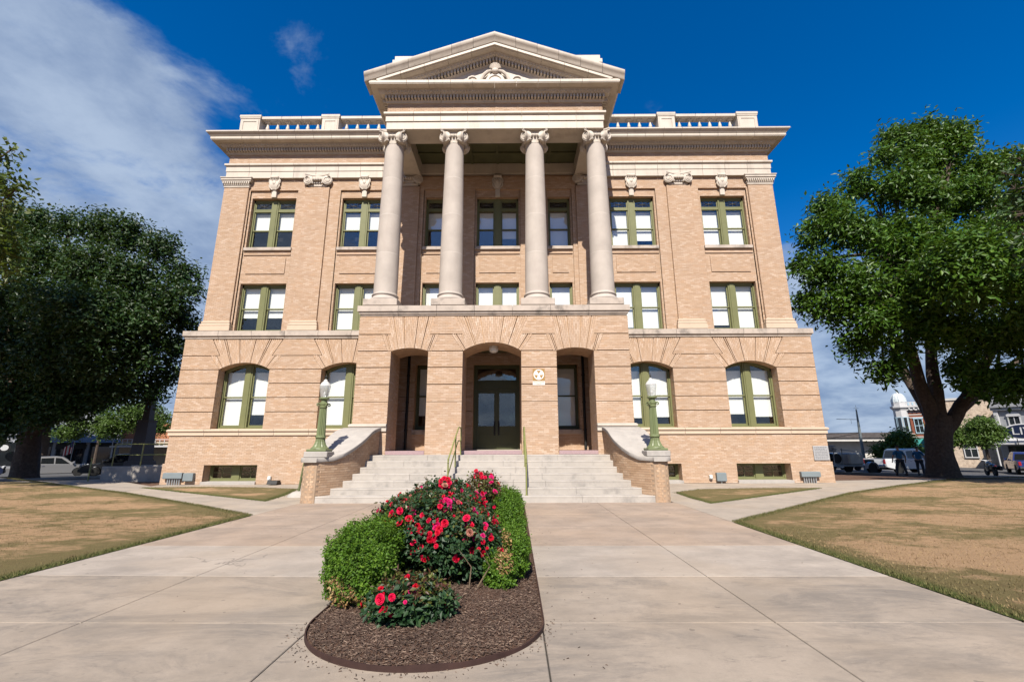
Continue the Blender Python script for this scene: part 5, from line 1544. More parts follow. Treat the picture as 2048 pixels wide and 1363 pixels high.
def tree(name, label, base, trunk, limbs, lobes, mat, leaf=(.26, .12), n_leaf=60000, clump=.42, per=34, group=None, cat='tree', droop=.25, barkmat=None, limb_r=.22, hollow=.7, split=True):
    """trunk: [(x,y,z,r)...]; limbs: list of such; lobes: (x,y,z,rx[,rz])"""
    t = tag(empty(name, base), label, cat, group); bm2 = barkmat or BARK
    trunk_mesh(trunk, t, bm2)
    for lb in limbs: trunk_tube([p[:3] for p in lb], [p[3] for p in lb], bm2, t, 'limb')
    lob = [(l[0], l[1], l[2], l[3], l[4] if len(l) > 4 else l[3]) for l in lobes]
    ends = [lb[-1] for lb in limbs]
    tw = MB()
    for l in lob:   # twigs from the nearest limb end into each lobe
        e = min(ends, key=lambda q: (q[0] - l[0]) ** 2 + (q[1] - l[1]) ** 2 + (q[2] - l[2]) ** 2) if ends else trunk[-1]
        A = Vector(e[:3]); B = Vector(l[:3]); mid = A.lerp(B, .5) + Vector((random.gauss(0, .3), random.gauss(0, .3), random.gauss(0, .3)))
        r0 = min(e[3], .16)
        tw.tube([A, mid, B], [r0, r0 * .6, r0 * .35], 6)
        for _ in range(5):
            d = Vector((random.gauss(0, 1), random.gauss(0, 1), random.gauss(.3, .8))).normalized()
            c = B + Vector((d.x * l[3], d.y * l[3], d.z * l[4])) * .85; s = B if random.random() < .6 else mid
            tw.tube([s, s.lerp(c, .5) + Vector((0, 0, .15 * l[3])), c], [r0 * .32, r0 * .2, r0 * .08], 5)
    o = tw.build('branches', bm2, t, True); o['kind'] = 'stuff'
    if split:
        sub = []
        for l in lob:
            k = max(3, int(3.2 * l[3]))
            for _ in range(k):
                d = unit(RNG.normal(0, 1, (1, 3)))[0]; q = .42 + .38 * RNG.random(); rr_ = l[3] * (.26 + .22 * RNG.random())
                sub.append((l[0] + d[0] * l[3] * q, l[1] + d[1] * l[3] * q, l[2] + d[2] * l[4] * q, rr_, rr_ * .62))
            sub.append((l[0], l[1], l[2], l[3] * .62, l[4] * .62))
        lob = sub
    area = np.array([l[3] * (l[3] + l[4]) for l in lob]); cnt = (area / area.sum() * n_leaf / per).astype(int) + 1
    C_, O_ = [], []
    for l, c in zip(lob, cnt):
        d = unit(RNG.normal(0, 1, (c, 3))); r = (hollow + (1.06 - hollow) * RNG.random(c) ** .6); inside = RNG.random(c) < .22; r[inside] *= RNG.random(inside.sum())
        q = d * r[:, None] * np.array([l[3], l[3], l[4]]) ; C_.append(q + np.array(l[:3])); O_.append(d)
    C_ = np.concatenate(C_); O_ = np.concatenate(O_)
    m = len(C_); P = np.repeat(C_, per, 0) + RNG.normal(0, 1, (m * per, 3)) * np.array([clump, clump, clump * .8]) * (.6 + .8 * np.repeat(RNG.random(m), per))[:, None]
    nr = np.repeat(O_, per, 0) * .6 + np.array([0, 0, .75])
    rn = np.clip(np.repeat(RNG.random(m), per) * .6 + RNG.random(m * per) * .4, 0, 1)
    V, F, r = leaves(P, nr, leaf[0], leaf[1], rn, .75, droop)
    leaf_obj('crown', V, F, r, mat, t, None)
    return t
random.seed(21)
b = (25.4, 27, gz(25.4, 27))
tree('pecan_tree', 'big spreading green pecan tree on the mulch beside the white pickup', b,
     [(25.4, 27, b[2] - .2, 1.0), (25.4, 27, b[2] + .25, .74), (25.45, 27, 1.2, .60), (25.7, 27, 2.5, .62), (25.85, 27, 3.2, .56)],
     [[(25.55, 27, 2.5, .42), (25.1, 27, 5.2, .33), (24.8, 26.8, 7.6, .27), (25.5, 26.6, 10.4, .24), (25.2, 26.5, 13.5, .14)],
      [(25.85, 27, 2.8, .40), (26.3, 27.2, 6.6, .29), (27, 27.4, 10.5, .22), (28.5, 27.2, 16, .13)],
      [(26.0, 27, 2.4, .40), (27.6, 26.8, 4.3, .32), (29.2, 26.6, 6.7, .25), (31.5, 26, 10, .18)],
      [(26.2, 27.2, 2.6, .42), (28.3, 28, 3.8, .32), (31, 28.8, 5.2, .22), (34, 28.5, 7.5, .12)],
      [(25.6, 27.2, 3.0, .36), (25.8, 29, 7, .25), (26.5, 30, 11, .14)]],
     [(27.0, 27, 22.1, 0.8), (30.4, 27.3, 21.2, 1.1), (28.2, 27, 21.0, 1.0), (27.6, 26.8, 19.4, 1.0), (29.7, 27.5, 23.0, 1.0), (31.0, 27, 22.3, 0.9), (33.0, 28, 22.4, 0.5), (25.4, 26.5, 20.2, 0.7), (23.4, 26.5, 18.3, 0.9), (24.9, 25.5, 17.5, 1.1), (26.0, 25, 16.2, 1.2), (21.3, 26.5, 16.4, 1.1), (19.9, 26.5, 14.6, 0.9), (21.1, 25, 14.2, 1.2), (19.1, 27, 12.9, 0.5), (19.6, 26, 12.0, 1.1), (20.7, 24.5, 10.8, 1.3), (19.0, 26.5, 10.3, 0.8), (20.0, 25.5, 9.3, 1.1), (20.7, 25.5, 7.2, 0.9), (21.0, 24, 8.3, 1.1), (21.4, 25, 5.6, 0.7), (22.6, 25, 6.8, 0.7), (23.2, 24.5, 13.3, 1.3), (25.0, 24, 13.0, 1.3), (23.1, 23.5, 10.1, 1.3), (29.6, 26, 16.7, 1.4), (32.2, 27, 19.5, 1.1), (35.2, 28, 20.6, 1.1), (34.3, 27, 17.3, 1.4), (29.7, 25, 13.8, 1.3), (26.5, 24, 10.6, 1.3), (30.6, 25, 11.5, 1.5), (24.0, 23.5, 7.8, 1.2), (26.3, 24, 7.7, 1.2), (28.5, 24, 7.6, 1.4), (25.5, 24.5, 5.5, 0.9), (26.6, 24, 4.9, 1.0), (28.0, 24, 4.9, 1.1), (23.4, 24.5, 8.4, 1.0), (30.4, 28, 19.4, 1.2), (27.2, 30, 16.3, 1.5), (31.4, 31, 14.8, 2.0), (34.7, 31, 13.2, 2.2), (26.2, 29, 11.4, 1.4), (22.8, 20.6, 9.8, 1.9), (26, 19.2, 9.2, 2.6), (30, 18.8, 10, 3.0), (34, 19.5, 9.5, 3.0), (36, 23, 8, 3.0)],
     L_PECAN, (.32, .13), 138000, .31, 28, split=False, hollow=.45)
b = (-30.8, 30, gz(30.8, 30))
tree('live_oak', 'broad dark oak tree over the parked cars by the dark monument', b,
     [(-30.8, 30, b[2] - .3, .95), (-30.8, 30, b[2] + .3, .70), (-30.9, 30, 1.4, .58), (-31.1, 30, 2.9, .52)],
     [[(-31, 30, 2.3, .4), (-29.4, 29.8, 3.7, .30), (-26.9, 29.5, 4.9, .22), (-24.8, 29.4, 7.5, .12)], [(-31.1, 30, 2.6, .46), (-30.2, 30, 7, .32), (-29, 29.6, 11.5, .2)],
      [(-31.2, 30, 2.6, .42), (-33.6, 30, 6.5, .3), (-34.5, 30, 11, .18)], [(-31, 29.9, 2.5, .36), (-30.2, 27.8, 5.5, .24), (-29.5, 26.8, 9, .14)]],
     [(-36.3, 30, 17.9, 1.4), (-33.6, 29.5, 17.2, 1.2), (-31.0, 29, 16.9, 0.9), (-28.5, 29, 16.7, 1.2), (-26.3, 29, 16.1, 1.2), (-24.0, 29, 15.2, 1.1), (-22.5, 29.5, 13.5, 1.0), (-21.6, 29.5, 12.2, 0.6), (-22.1, 29.5, 10.4, 0.9), (-21.1, 29.5, 9.5, 0.4), (-22.2, 29, 8.2, 1.1), (-22.2, 29, 6.3, 0.9), (-22.4, 28.5, 5.1, 0.8), (-23.6, 28, 5.2, 1.0), (-25.3, 27.5, 4.7, 1.1), (-26.6, 27, 4.6, 1.1), (-28.4, 27, 4.7, 1.1), (-29.9, 27, 4.4, 1.3), (-32.9, 28, 14.6, 1.6), (-29.5, 27.5, 13.6, 1.6), (-26.3, 27, 13.0, 1.6), (-24.0, 27.5, 12.5, 1.5), (-22.1, 28, 11.0, 1.2), (-31.2, 27, 10.7, 1.8), (-27.7, 26.5, 10.2, 1.7), (-24.3, 26, 9.7, 1.6), (-22.6, 27, 9.0, 1.4), (-29.2, 26, 7.2, 1.7), (-26.7, 26, 6.9, 1.6), (-24.1, 26, 6.9, 1.5), (-22.6, 27, 6.8, 1.2), (-31.8, 32, 10.4, 2.6), (-28.3, 32, 11.6, 2.2), (-35.2, 32, 10.8, 2.6), (-29.0, 26.5, 3.1, 1.1), (-26.9, 26.5, 3.4, 0.7), (-25.5, 27, 3.7, 0.7), (-25.2, 25.4, 9.4, 2.0, 1.6), (-23.6, 25.2, 8.6, 1.4, 1.0), (-36.4, 27, 8, 3, 2.4), (-36, 26, 5, 2.2, 1.2)],
     L_OAK, (.25, .13), 135000, .33, 30, split=False, hollow=.4)
b = (-51.5, 51, gz(51, 51))
tree('shade_tree', 'dark leafy tree standing behind the oak trunk before the grey shops', b, [(-51.5, 51, b[2] - .2, .5), (-51.5, 51, 3.5, .4)], [[(-51.5, 51, 3.2, .25), (-51, 51, 8, .12)]],
     [(-55.9, 50, 8.5, 2.9), (-52.0, 50, 9.0, 2.9), (-54.6, 49, 5.6, 2.3), (-51.7, 49, 5.1, 1.7), (-49.5, 51, 8.6, 2.7), (-49.6, 50, 5.9, 1.4), (-47.3, 52, 7.5, 2.1)], L_OAK, (.34, .18), 42000, .42, 30, split=False, hollow=.4)
b = (-23.4, 14.4, 0)
tree('elm_tree', 'yellowish green tree reaching in at the picture edge before the dark oak', b, [(-23.4, 14.4, -.1, .5), (-23.3, 14.4, 3, .38), (-22.6, 14.4, 6.5, .26)],
     [[(-22.8, 14.4, 5.6, .2), (-21, 14.3, 9.4, .08)], [(-22.6, 14.4, 6.2, .2), (-20.4, 14.2, 8, .08)], [(-22.8, 14.4, 5, .22), (-28, 14, 12, .12)]],
     [(-17.5, 14, 11.7, 0.24), (-17.2, 14, 11.9, 0.14), (-17.2, 14, 10.7, 0.31), (-16.7, 14, 10.2, 0.26), (-16.8, 14, 9.6, 0.31), (-17.7, 14, 10.5, 0.68), (-17.2, 14.3, 9.1, 0.38), (-17.7, 14.3, 8.6, 0.87), (-17.1, 14.5, 7.9, 0.46), (-19.9, 14.3, 9.4, 1.9), (-20.0, 14.4, 11.6, 1.6), (-19.2, 14.4, 7.0, 1.4), (-22.6, 14.8, 10, 2.4), (-24.5, 13.5, 14.5, 2.6), (-28, 13.6, 15.5, 3.6), (-32, 14, 16, 3.4), (-26, 14, 18.5, 3), (-31, 14, 20, 3)],
     leaf_mat('elm_leaf', [(.03, .065, .010), (.07, .12, .015), (.12, .145, .02), (.045, .085, .012)], .5, .3), (.20, .12), 60000, .22, 24, split=False, hollow=.3)
b = (23.5, 13.2, 0)
tree('shade_tree', 'dark tree cut by the picture edge in front of the big pecan', b, [(23.5, 13.2, -.1, .5), (23.4, 13.2, 3, .38), (22.8, 13.3, 6, .26)], [[(22.9, 13.3, 5.4, .2), (19.6, 13.8, 9.4, .07)], [(23, 13.2, 5, .2), (25.5, 13, 10, .1)]],
     [(18.6, 14, 11.2, 0.21), (17.9, 14, 10.7, 0.15), (18.1, 14, 10.1, 0.24), (18.3, 14, 9.3, 0.31), (17.7, 14, 9.1, 0.17), (17.9, 14, 8.4, 0.21), (19.0, 14, 10.8, 0.38), (18.6, 14, 9.8, .8), (20.5, 13.6, 10, 1.5), (22.6, 13.4, 9.6, 2.0), (25.5, 13, 10.5, 2.4), (24, 13.4, 12.6, 2.2), (27.5, 13, 9, 2.0), (24, 12.8, 7.4, 1.7), (27, 12.8, 7.6, 2.0), (21.6, 13, 7.6, 1.2), (20.3, 13, 7.4, 1.0), (21.5, 14, 7.9, 1.2), (19.4, 14.3, 7.6, .8)], L_OAK, (.20, .11), 34000, .22, 26, split=False, hollow=.3)
b = (-29.2, 37.5, gz(29.2, 37.5))
for i, (bx, by, lab, lobes) in enumerate((
    (0, 0, 'small bright green tree beside the dark monument pedestal', [(-39.9, 50, 5.3, 2.5, 1.9), (-38.0, 49.8, 4.2, 1.9, 1.4), (-42.0, 50, 4.4, 2.0, 1.4)]),
    (0, 0, 'low wide bright green tree behind the parked dark car', [(-44.6, 50, 4.0, 2.2, 1.3), (-47.0, 50, 3.5, 1.8, 1.0), (-42.8, 49.6, 3.4, 1.8, 1.2), (-48.6, 50, 3.0, 1.1, .7)]),
    (26.9, 39.2, 'small leafy street tree in front of the low building', [(36.3, 43.5, 1.3, 1.5, 1.3), (37.2, 43.5, 2.1, 1.1, 1.0), (35.4, 43.2, .7, 1.1, .8), (37.9, 43.4, 1.0, 1.0, .8)]),
    (0, 0, 'street tree before the brick corner building', [(46.0, 48.5, 3.2, 1.5, 1.2), (47.4, 48.5, 2.6, 1.4, 1.1), (44.9, 48.3, 2.2, 1.0, .8)]),
    (0, 0, 'street tree between the pecan trunk and the white storefront', [(44.9, 43.5, 3.4, 1.2, 1.0), (45.9, 43.5, 2.8, .9, .8), (44.6, 43.3, 2.0, .9, .7)]))):
    c = lobes[0]; g0 = gz(c[0], c[1])
    tree('street_tree', lab, (c[0], c[1], g0), [(c[0], c[1], g0 - .1, .16), (c[0], c[1], g0 + 1.5, .12), (c[0], c[1], c[2] - .3, .09)], [[(c[0], c[1], c[2] - .6, .07), (c[0] + .3, c[1], c[2] + .3, .04)]], lobes, L_BRIGHT, (.26, .13), 9000, .26, 22)

# ---- the bed: boxwoods and roses
L_BOX = leaf_mat('boxwood_leaf', [(.050, .125, .006), (.110, .235, .012), (.078, .175, .009), (.18, .31, .024)], .6, .34, 5)
L_DEAD = leaf_mat('dry_leaf', [(.30, .17, .06), (.45, .30, .12), (.22, .10, .045), (.55, .42, .22)], .8, .15, 6)
L_ROSE = leaf_mat('rose_leaf', [(.010, .038, .012), (.020, .062, .018), (.014, .048, .014), (.045, .095, .020)], .55, .16, 5)
L_NEW = leaf_mat('new_rose_leaf', [(.10, .035, .02), (.07, .03, .02), (.14, .16, .03), (.10, .13, .03)], .4, .2, 6)
STEM = pm('stem', (.07, .075, .03), .8, .3, 8)
WOOD = pm('dry_stem', (.16, .115, .075), .85, .2, 8)
def shell(n, c, r, p=3.2, low=.12, inner=.3):
    """points through a rounded box, thick near its skin; returns points and outward normals"""
    d = unit(RNG.normal(0, 1, (n, 3)))
    k = 1 / (np.abs(d) ** p).sum(1) ** (1 / p)
    bumps = 1 + .09 * np.sin(d[:, 0] * 9 + c[0] * 7) * np.sin(d[:, 1] * 8 + c[1] * 5) + .08 * np.sin(d[:, 2] * 11 + d[:, 0] * 6)
    rr_ = (1 - np.abs(RNG.normal(0, .10, n))); inn = RNG.random(n) < inner; rr_[inn] *= RNG.random(inn.sum()) ** .5
    q = d * (k * bumps * rr_)[:, None] * np.array(r) + np.array(c)
    kp = q[:, 2] > bed_h(0, 6) * .3 + .06
    return q[kp], d[kp]
def boxwood(label, parts, n, dead=None):
    c0 = parts[0][0]
    t = tag(empty('boxwood', (c0[0], c0[1], .12)), label, 'bush', 'clipped boxwoods in the rose bed')
    P, D = [], []
    tot = sum(r[0] * r[1] + r[0] * r[2] + r[1] * r[2] for c, r in parts)
    for c, r in parts:
        q, d = shell(int(n * (r[0] * r[1] + r[0] * r[2] + r[1] * r[2]) / tot), c, r); P.append(q); D.append(d)
        k = int(len(q) * .05); sp = q[:k] + d[:k] * .03 + np.array([0, 0, .03]); 
        up = sp[d[:k, 2] > .2]; reps = np.repeat(up, 9, 0) + RNG.normal(0, 1, (len(up) * 9, 3)) * np.array([.008, .008, .028]); P.append(reps); D.append(np.tile([0, 0, 1.0], (len(reps), 1)))
    P = np.concatenate(P); D = np.concatenate(D)
    isd = np.zeros(len(P), bool)
    if dead:
        for (dc, dr) in dead: isd |= ((((P - np.array(dc)) / np.array(dr)) ** 2).sum(1) < 1) & (RNG.random(len(P)) < .5)
    V, F, r = leaves(P[~isd], D[~isd] * .7 + np.array([0, 0, .6]), .028, .018, None, .7, 0)
    leaf_obj('foliage', V, F, r, L_BOX, t)
    if isd.any(): V, F, r = leaves(P[isd], D[isd], .034, .020, None, .9, .2); leaf_obj('dry_foliage', V, F, r, L_DEAD, t)
    for c, r in parts:
        for _ in range(4):
            m = MB(); x, y = c[0] + random.uniform(-.5, .5) * r[0], c[1] + random.uniform(-.5, .5) * r[1]
            m.tube([(x, y, .08), (x + random.gauss(0, .04), y, c[2]), (x + random.gauss(0, .1), y + random.gauss(0, .08), c[2] + r[2] * .7)], [.014, .010, .004], 5); m.build('stem', STEM, t, True)
    return t
boxwood('bright green boxwood with browned foot at the front of the bed', [((-.80, 5.12, .34), (.31, .50, .31)), ((-.72, 5.42, .39), (.27, .34, .29)), ((-.68, 4.76, .28), (.26, .27, .23)), ((-.93, 5.3, .40), (.16, .24, .22))], 66000, [((-.86, 4.58, .17), (.20, .2, .17)), ((-.6, 4.45, .10), (.3, .2, .07))])
boxwood('boxwood half hidden behind the tall red rose bush near the steps', [((-1.0, 7.6, .38), (.24, .6, .28))], 16000)
boxwood('upright bright boxwood beside the mulch strip behind the roses', [((.69, 7.6, .44), (.22, .55, .36)), ((.72, 6.9, .34), (.20, .40, .28))], 38000)
boxwood('low boxwood with a straw coloured dead side by the mulch edge', [((.74, 5.85, .26), (.20, .42, .22)), ((.62, 5.3, .18), (.16, .22, .16))], 26000, [((.64, 5.55, .40), (.12, .30, .22)), ((.66, 5.25, .31), (.10, .22, .14))])
# rose blooms: ruffled cups of petals
def bloom_mesh(name, mat, seed):
    rs = random.Random(seed); m = MB()
    for ring, (n, r0, r1, h0, h1, wd) in enumerate(((6, .25, 1.0, .0, .18, .62), (5, .2, .78, .08, .42, .5), (4, .12, .48, .15, .58, .38), (3, .05, .25, .2, .62, .25))):
        for k in range(n):
            a = 2 * PI * (k + rs.random() * .3) / n + ring * .6; ca, sa = math.cos(a), math.sin(a)
            def P(r, s, h): return (ca * r - sa * s, sa * r + ca * s, h)
            j = rs.uniform(-.08, .08)
            m.add([P(r0, -wd * .4, h0), P(r0, wd * .4, h0), P(r1 * .75, -wd, h1 * .6 + .05 + j), P(r1 * .75, wd, h1 * .6 + .05 - j), P(r1, -wd * .55, h1 + .06), P(r1, wd * .55, h1 + .02 + j)], [(0, 1, 3, 2), (2, 3, 5, 4)])
    return m.mesh(name, mat)
def petal_mat(name, cols):
    m = leaf_mat(name, cols, .55, .35, 20)
    nt = m.node_tree
    return m
def petal(name, a, b):
    m, nt, p = _base(name); o = nt.nodes['Material Output']
    oi = nt.nodes.new('ShaderNodeObjectInfo'); c = mixcol(nt, oi.outputs['Random'], sc(a), sc(b))
    nt.links.new(c, p.inputs['Base Color']); p.inputs['Roughness'].default_value = .6; p.inputs['Specular IOR Level'].default_value = .2
    tr = nt.nodes.new('ShaderNodeBsdfTranslucent'); nt.links.new(c, tr.inputs[0]); mx = nt.nodes.new('ShaderNodeMixShader'); mx.inputs[0].default_value = .3
    nt.links.new(p.outputs[0], mx.inputs[1]); nt.links.new(tr.outputs[0], mx.inputs[2]); nt.links.new(mx.outputs[0], o.inputs[0])
    return m
RED = petal('red_petal', (.66, .006, .030), (.80, .012, .09)); PINK = petal('magenta_petal', (.74, .010, .14), (.80, .03, .26)); FADE = petal('faded_petal', (.45, .10, .10), (.55, .28, .20))
BL = {c: [bloom_mesh('rose_bloom', mt, s) for s in range(3)] for c, mt in (('r', RED), ('p', PINK), ('f', FADE))}
YEL = pm('rose_centre', (.65, .38, .08), .8)
def rose(label, parts, n, blooms, new=.15, seed=1, specials=()):
    rs = random.Random(seed); c0 = parts[0][0]
    t = tag(empty('rose_bush', (c0[0], c0[1], .12)), label, 'rose bush', 'red rose bushes in the bed')
    P, D = [], []
    tot = sum(r[0] * r[1] + r[0] * r[2] + r[1] * r[2] for c, r in parts)
    for c, r in parts:
        k = int(n * (r[0] * r[1] + r[0] * r[2] + r[1] * r[2]) / tot); q, d = shell(k // 6, c, r, 2.3, inner=.35)
        q = np.repeat(q, 6, 0) + RNG.normal(0, .028, (len(q) * 6, 3)); d = np.repeat(d, 6, 0); P.append(q); D.append(d)
    P = np.concatenate(P); D = np.concatenate(D)
    isn = (D[:, 2] > .35) & (np.repeat(RNG.random(len(P) // 6), 6) < new * 2.2)
    V, F, r = leaves(P[~isn], D[~isn] * .5 + np.array([0, -.1, .8]), .058, .036, None, .6, .15); leaf_obj('foliage', V, F, r, L_ROSE, t)
    Pn = P[isn] + np.array([0, 0, .03]); V, F, r = leaves(Pn, D[isn] * .5 + np.array([0, 0, .4]), .045, .024, None, .9, .0); leaf_obj('new_foliage', V, F, r, L_NEW, t)
    for c, r in parts:
        for _ in range(9):
            m = MB(); a = rs.random() * 2 * PI; x, y = c[0] + rs.uniform(-.2, .2) * r[0], c[1] + rs.uniform(-.2, .2) * r[1]
            e = (c[0] + math.cos(a) * r[0] * .75, c[1] + math.sin(a) * r[1] * .75, c[2] + r[2] * rs.uniform(.5, 1.05))
            m.tube([(x, y, .08), ((x + e[0]) / 2, (y + e[1]) / 2, c[2]), e], [.010, .007, .003], 5); m.build('stem', STEM, t, True)
    def put(p, d, s, col):
        me = rs.choice(BL[col]); R = Vector(d).to_track_quat('Z', 'Y').to_matrix().to_4x4() @ Matrix.Rotation(rs.random() * 6, 4, 'Z')
        inst(me, 'rose_bloom', t, p, R, (s, s, s))
    for i in range(blooms):
        w = [r[0] * r[2] + r[1] * r[0] for c, r in parts]; (c, r) = rs.choices(parts, w)[0]
        while True:
            d = Vector((rs.gauss(0, 1), rs.gauss(-.35, 1), rs.gauss(.55, .7))).normalized()
            if d.z > -.25 and d.y < .55: break
        k = 1 / (abs(d.x) ** 2.3 + abs(d.y) ** 2.3 + abs(d.z) ** 2.3) ** (1 / 2.3)
        p = Vector(c) + Vector((d.x * r[0], d.y * r[1], d.z * r[2])) * k * rs.uniform(.97, 1.08)
        col = rs.choices('rpf', (.64, .24, .12))[0]
        for q in range(rs.choice((1, 1, 2, 3))):
            put(p + Vector((rs.gauss(0, .03), rs.gauss(0, .03), rs.gauss(0, .02))), d + Vector((rs.gauss(0, .5), rs.gauss(-.4, .4), rs.gauss(0, .4))), rs.choice((.016, .022, .026, .03, .036, .042)), col)
    for (x, y, z, n2, s, col) in specials:
        for q in range(n2):
            a = 2 * PI * q / n2; rr_ = .0 if n2 == 1 else .055
            put(Vector((x + rr_ * math.cos(a), y - .02, z + rr_ * math.sin(a))), Vector((math.cos(a) * .5, -1, math.sin(a) * .5 + .4)), s, col)
    return t
rose('small rose bush with scattered red blooms at the front of the bed', [((-.15, 4.34, .20), (.32, .26, .17)), ((-.02, 4.36, .18), (.26, .22, .14))], 5600, 11, .30, 3, [(-.12, 4.24, .34, 3, .030, 'r')])
rose('tall dark leaved rose bush covered in red and magenta blooms', [((-.10, 5.85, .48), (.66, .62, .44)), ((-.56, 6.1, .56), (.40, .50, .32)), ((.18, 5.6, .40), (.44, .50, .36)), ((-.18, 6.5, .72), (.46, .5, .34)), ((-.50, 6.7, .62), (.34, .4, .28))], 27000, 120, .14, 5, [(-.03, 5.62, .84, 8, .040, 'p'), (-.13, 6.2, 1.05, 7, .036, 'r'), (-.36, 5.42, .64, 3, .036, 'r'), (-.30, 5.32, .44, 3, .034, 'r')])
rose('rear rose bush with yellowing leaves and red buds close to the steps', [((.26, 7.9, .72), (.30, .45, .34)), ((.34, 7.6, .60), (.30, .40, .34))], 8000, 30, .55, 8, [(.18, 7.7, 1.08, 3, .034, 'r')])
m = MB()   # bare grey stems showing between the bushes
for i in range(4):
    x, y = .45 + random.gauss(0, .06), 5.2 + random.gauss(0, .1); m.tube([(x, y, .1), (x + random.gauss(0, .05), y, .3), (x + random.gauss(0, .09), y - .05, .48)], [.009, .006, .002], 5)
tag(m.build('dry_twigs', WOOD, None, True), 'bare tan twigs by the low boxwood', 'twigs')
# ================================================================ vehicles
TYRE = pm('tyre_rubber', (.018, .018, .018), .8, .1, 6)
RIM = pm('alloy_rim', (.45, .46, .48), .35, .05, 4, metal=.8)
CHROME = pm('chrome', (.65, .66, .68), .15, .03, 4, metal=1)
CGLASS = pm('car_glass', (.012, .014, .016), .06, .05, 2, spec=.8)
TRIM = pm('black_trim', (.02, .02, .02), .55, .1, 4)
TLIGHT = pm('tail_light_red', (.35, .012, .015), .25, .05, 4, spec=.6)
HLIGHT = pm('headlight_lens', (.62, .64, .66), .12, .03, 4, spec=.7)
def paint(name, col, metal=.25): return pm(name, col, .30, .02, 1, metal=metal, spec=.5, coat=.8)
def wheel_meshes(r, w):
    a = MB(); a.lathe([(r * .62, -w / 2), (r * .93, -w / 2), (r, -w * .32), (r, w * .32), (r * .93, w / 2), (r * .62, w / 2)], n=24, axis='y'); 
    b = MB(); b.lathe([(r * .64, -w * .42), (r * .60, -w * .30), (r * .2, -w * .2), (r * .14, -w * .34), (.001, -w * .34)], n=20, axis='y', cap=False); b.lathe([(r * .64, w * .42), (r * .60, w * .30), (r * .2, w * .2), (r * .14, w * .34), (.001, w * .34)], n=20, axis='y', cap=False)
    for k in range(5):
        t = 2 * PI * k / 5
        for sy in (-1, 1): b.tube([(r * .1 * math.cos(t), sy * w * .34, r * .1 * math.sin(t)), (r * .6 * math.cos(t), sy * w * .36, r * .6 * math.sin(t))], r * .07, 6)
    return a, b
def vehicle(name, label, cat, loc, rz, L_, W_, col, side, roof, glass, wheels, r, zb=.28, rear=True, bed=None, group=None, tlz=.9, plate=True):
    """side: body outline (x,z) clockwise from the lower rear, without arches; roof: cabin outline (x,z) bottom to top to bottom;
    glass: side-window quads in the cabin plane; x runs to the front"""
    t = tag(empty(name, loc, rz), label, cat, group)
    hw = W_ / 2
    # lower body with wheel arches cut into its outline
    ra = r * 1.16
    bot = []
    x0, x1 = side[0][0], side[-1][0]
    for wx in sorted(wheels):
        bot += [(wx + ra * math.cos(a), max(zb, r + ra * math.sin(a))) for a in np.linspace(PI + .25, -.25, 13)]
    poly = list(side) + [p for p in bot[::-1]]
    m = MB()
    rings = []
    cz = .7
    for y, k in ((-hw, .93), (-hw + .05, .985), (-hw + .12, 1), (hw - .12, 1), (hw - .05, .985), (hw, .93)):
        rings.append([(x * (1 if k == 1 else .5 + .5 * (1 + (k - 1) * .35) * 1) if False else x * (1 + (k - 1) * .12), y, z if z <= r + ra else cz + (z - cz) * (1 + (k - 1) * .9)) for x, z in poly])
    # side bulge: shoulder wider than sill
    m.ring(rings)
    m.build('body', col, t, True, world=False)
    if roof:
        zlo = min(z for x, z in roof); zhi = max(z for x, z in roof)
        def ins(z): return .03 + .20 * (z - zlo) / (zhi - zlo)
        m = MB(); m.ring([[(x, -hw + ins(z), z) for x, z in roof], [(x, -hw + ins(z) + .06, z + (.03 if z > zlo + .1 else 0)) for x, z in roof], [(x, hw - ins(z) - .06, z + (.03 if z > zlo + .1 else 0)) for x, z in roof], [(x, hw - ins(z), z) for x, z in roof]])
        m.build('cabin', col, t, True, world=False)
        for q in glass:
            for sy in (-1, 1):
                m = MB(); pts = [(x, sy * (hw - ins(z) + .006), z) for x, z in q]; pi = [(x, sy * (hw - ins(z) - .02), z) for x, z in q]
                m.ring([pi, pts] if sy > 0 else [pts, pi]); m.build('window', CGLASS, t, world=False)
        # windscreen and rear window on the sloping ends of the cabin
        for (a, b), nm in (((roof[0], roof[1]), 'rear_window'), ((roof[-1], roof[-2]), 'windscreen')):
            d = -1 if nm == 'rear_window' else 1
            f = lambda u: (a[0] + (b[0] - a[0]) * u + d * .012, a[1] + (b[1] - a[1]) * u + .01)
            p, q = f(.12), f(.90); wl, wh = hw - ins(p[1]) - .10, hw - ins(q[1]) - .10
            m = MB(); m.ring([[(p[0] - d * .03, -wl, p[1]), (p[0] - d * .03, wl, p[1]), (q[0] - d * .03, wh, q[1]), (q[0] - d * .03, -wh, q[1])], [(p[0], -wl, p[1]), (p[0], wl, p[1]), (q[0], wh, q[1]), (q[0], -wh, q[1])]]); m.build(nm, CGLASS, t, world=False)
    if bed:   # open pickup bed: dark well sunk in the body top
        bx0, bx1, bz = bed
        m = MB(); m.box(bx0 + .08, bx1 - .02, -hw + .16, hw - .16, bz + .001, bz + .012); m.build('bed_liner', TRIM, t, world=False)
        m = MB()
        for sy in (-1, 1): m.box(bx0, bx1, *sorted((sy * (hw - .15), sy * (hw - .03))), bz - .03, bz + .06)
        m.box(bx0 - .005, bx0 + .07, -hw + .05, hw - .05, bz - .05, bz + .06); m.build('bed_rail', col, t, world=False)
    xr = min(x for x, z in side); xf = max(x for x, z in side)
    ta, tb = wheel_meshes(r, .22)
    tm_, rm_ = ta.mesh('tyre', TYRE, True), tb.mesh('rim', RIM, True)
    for wx in wheels:
        for sy in (-1, 1):
            w = inst(tm_, 'wheel', t, (wx, sy * (hw - .10), r), world=False); inst(rm_, 'rim', w, (0, 0, 0), world=False)
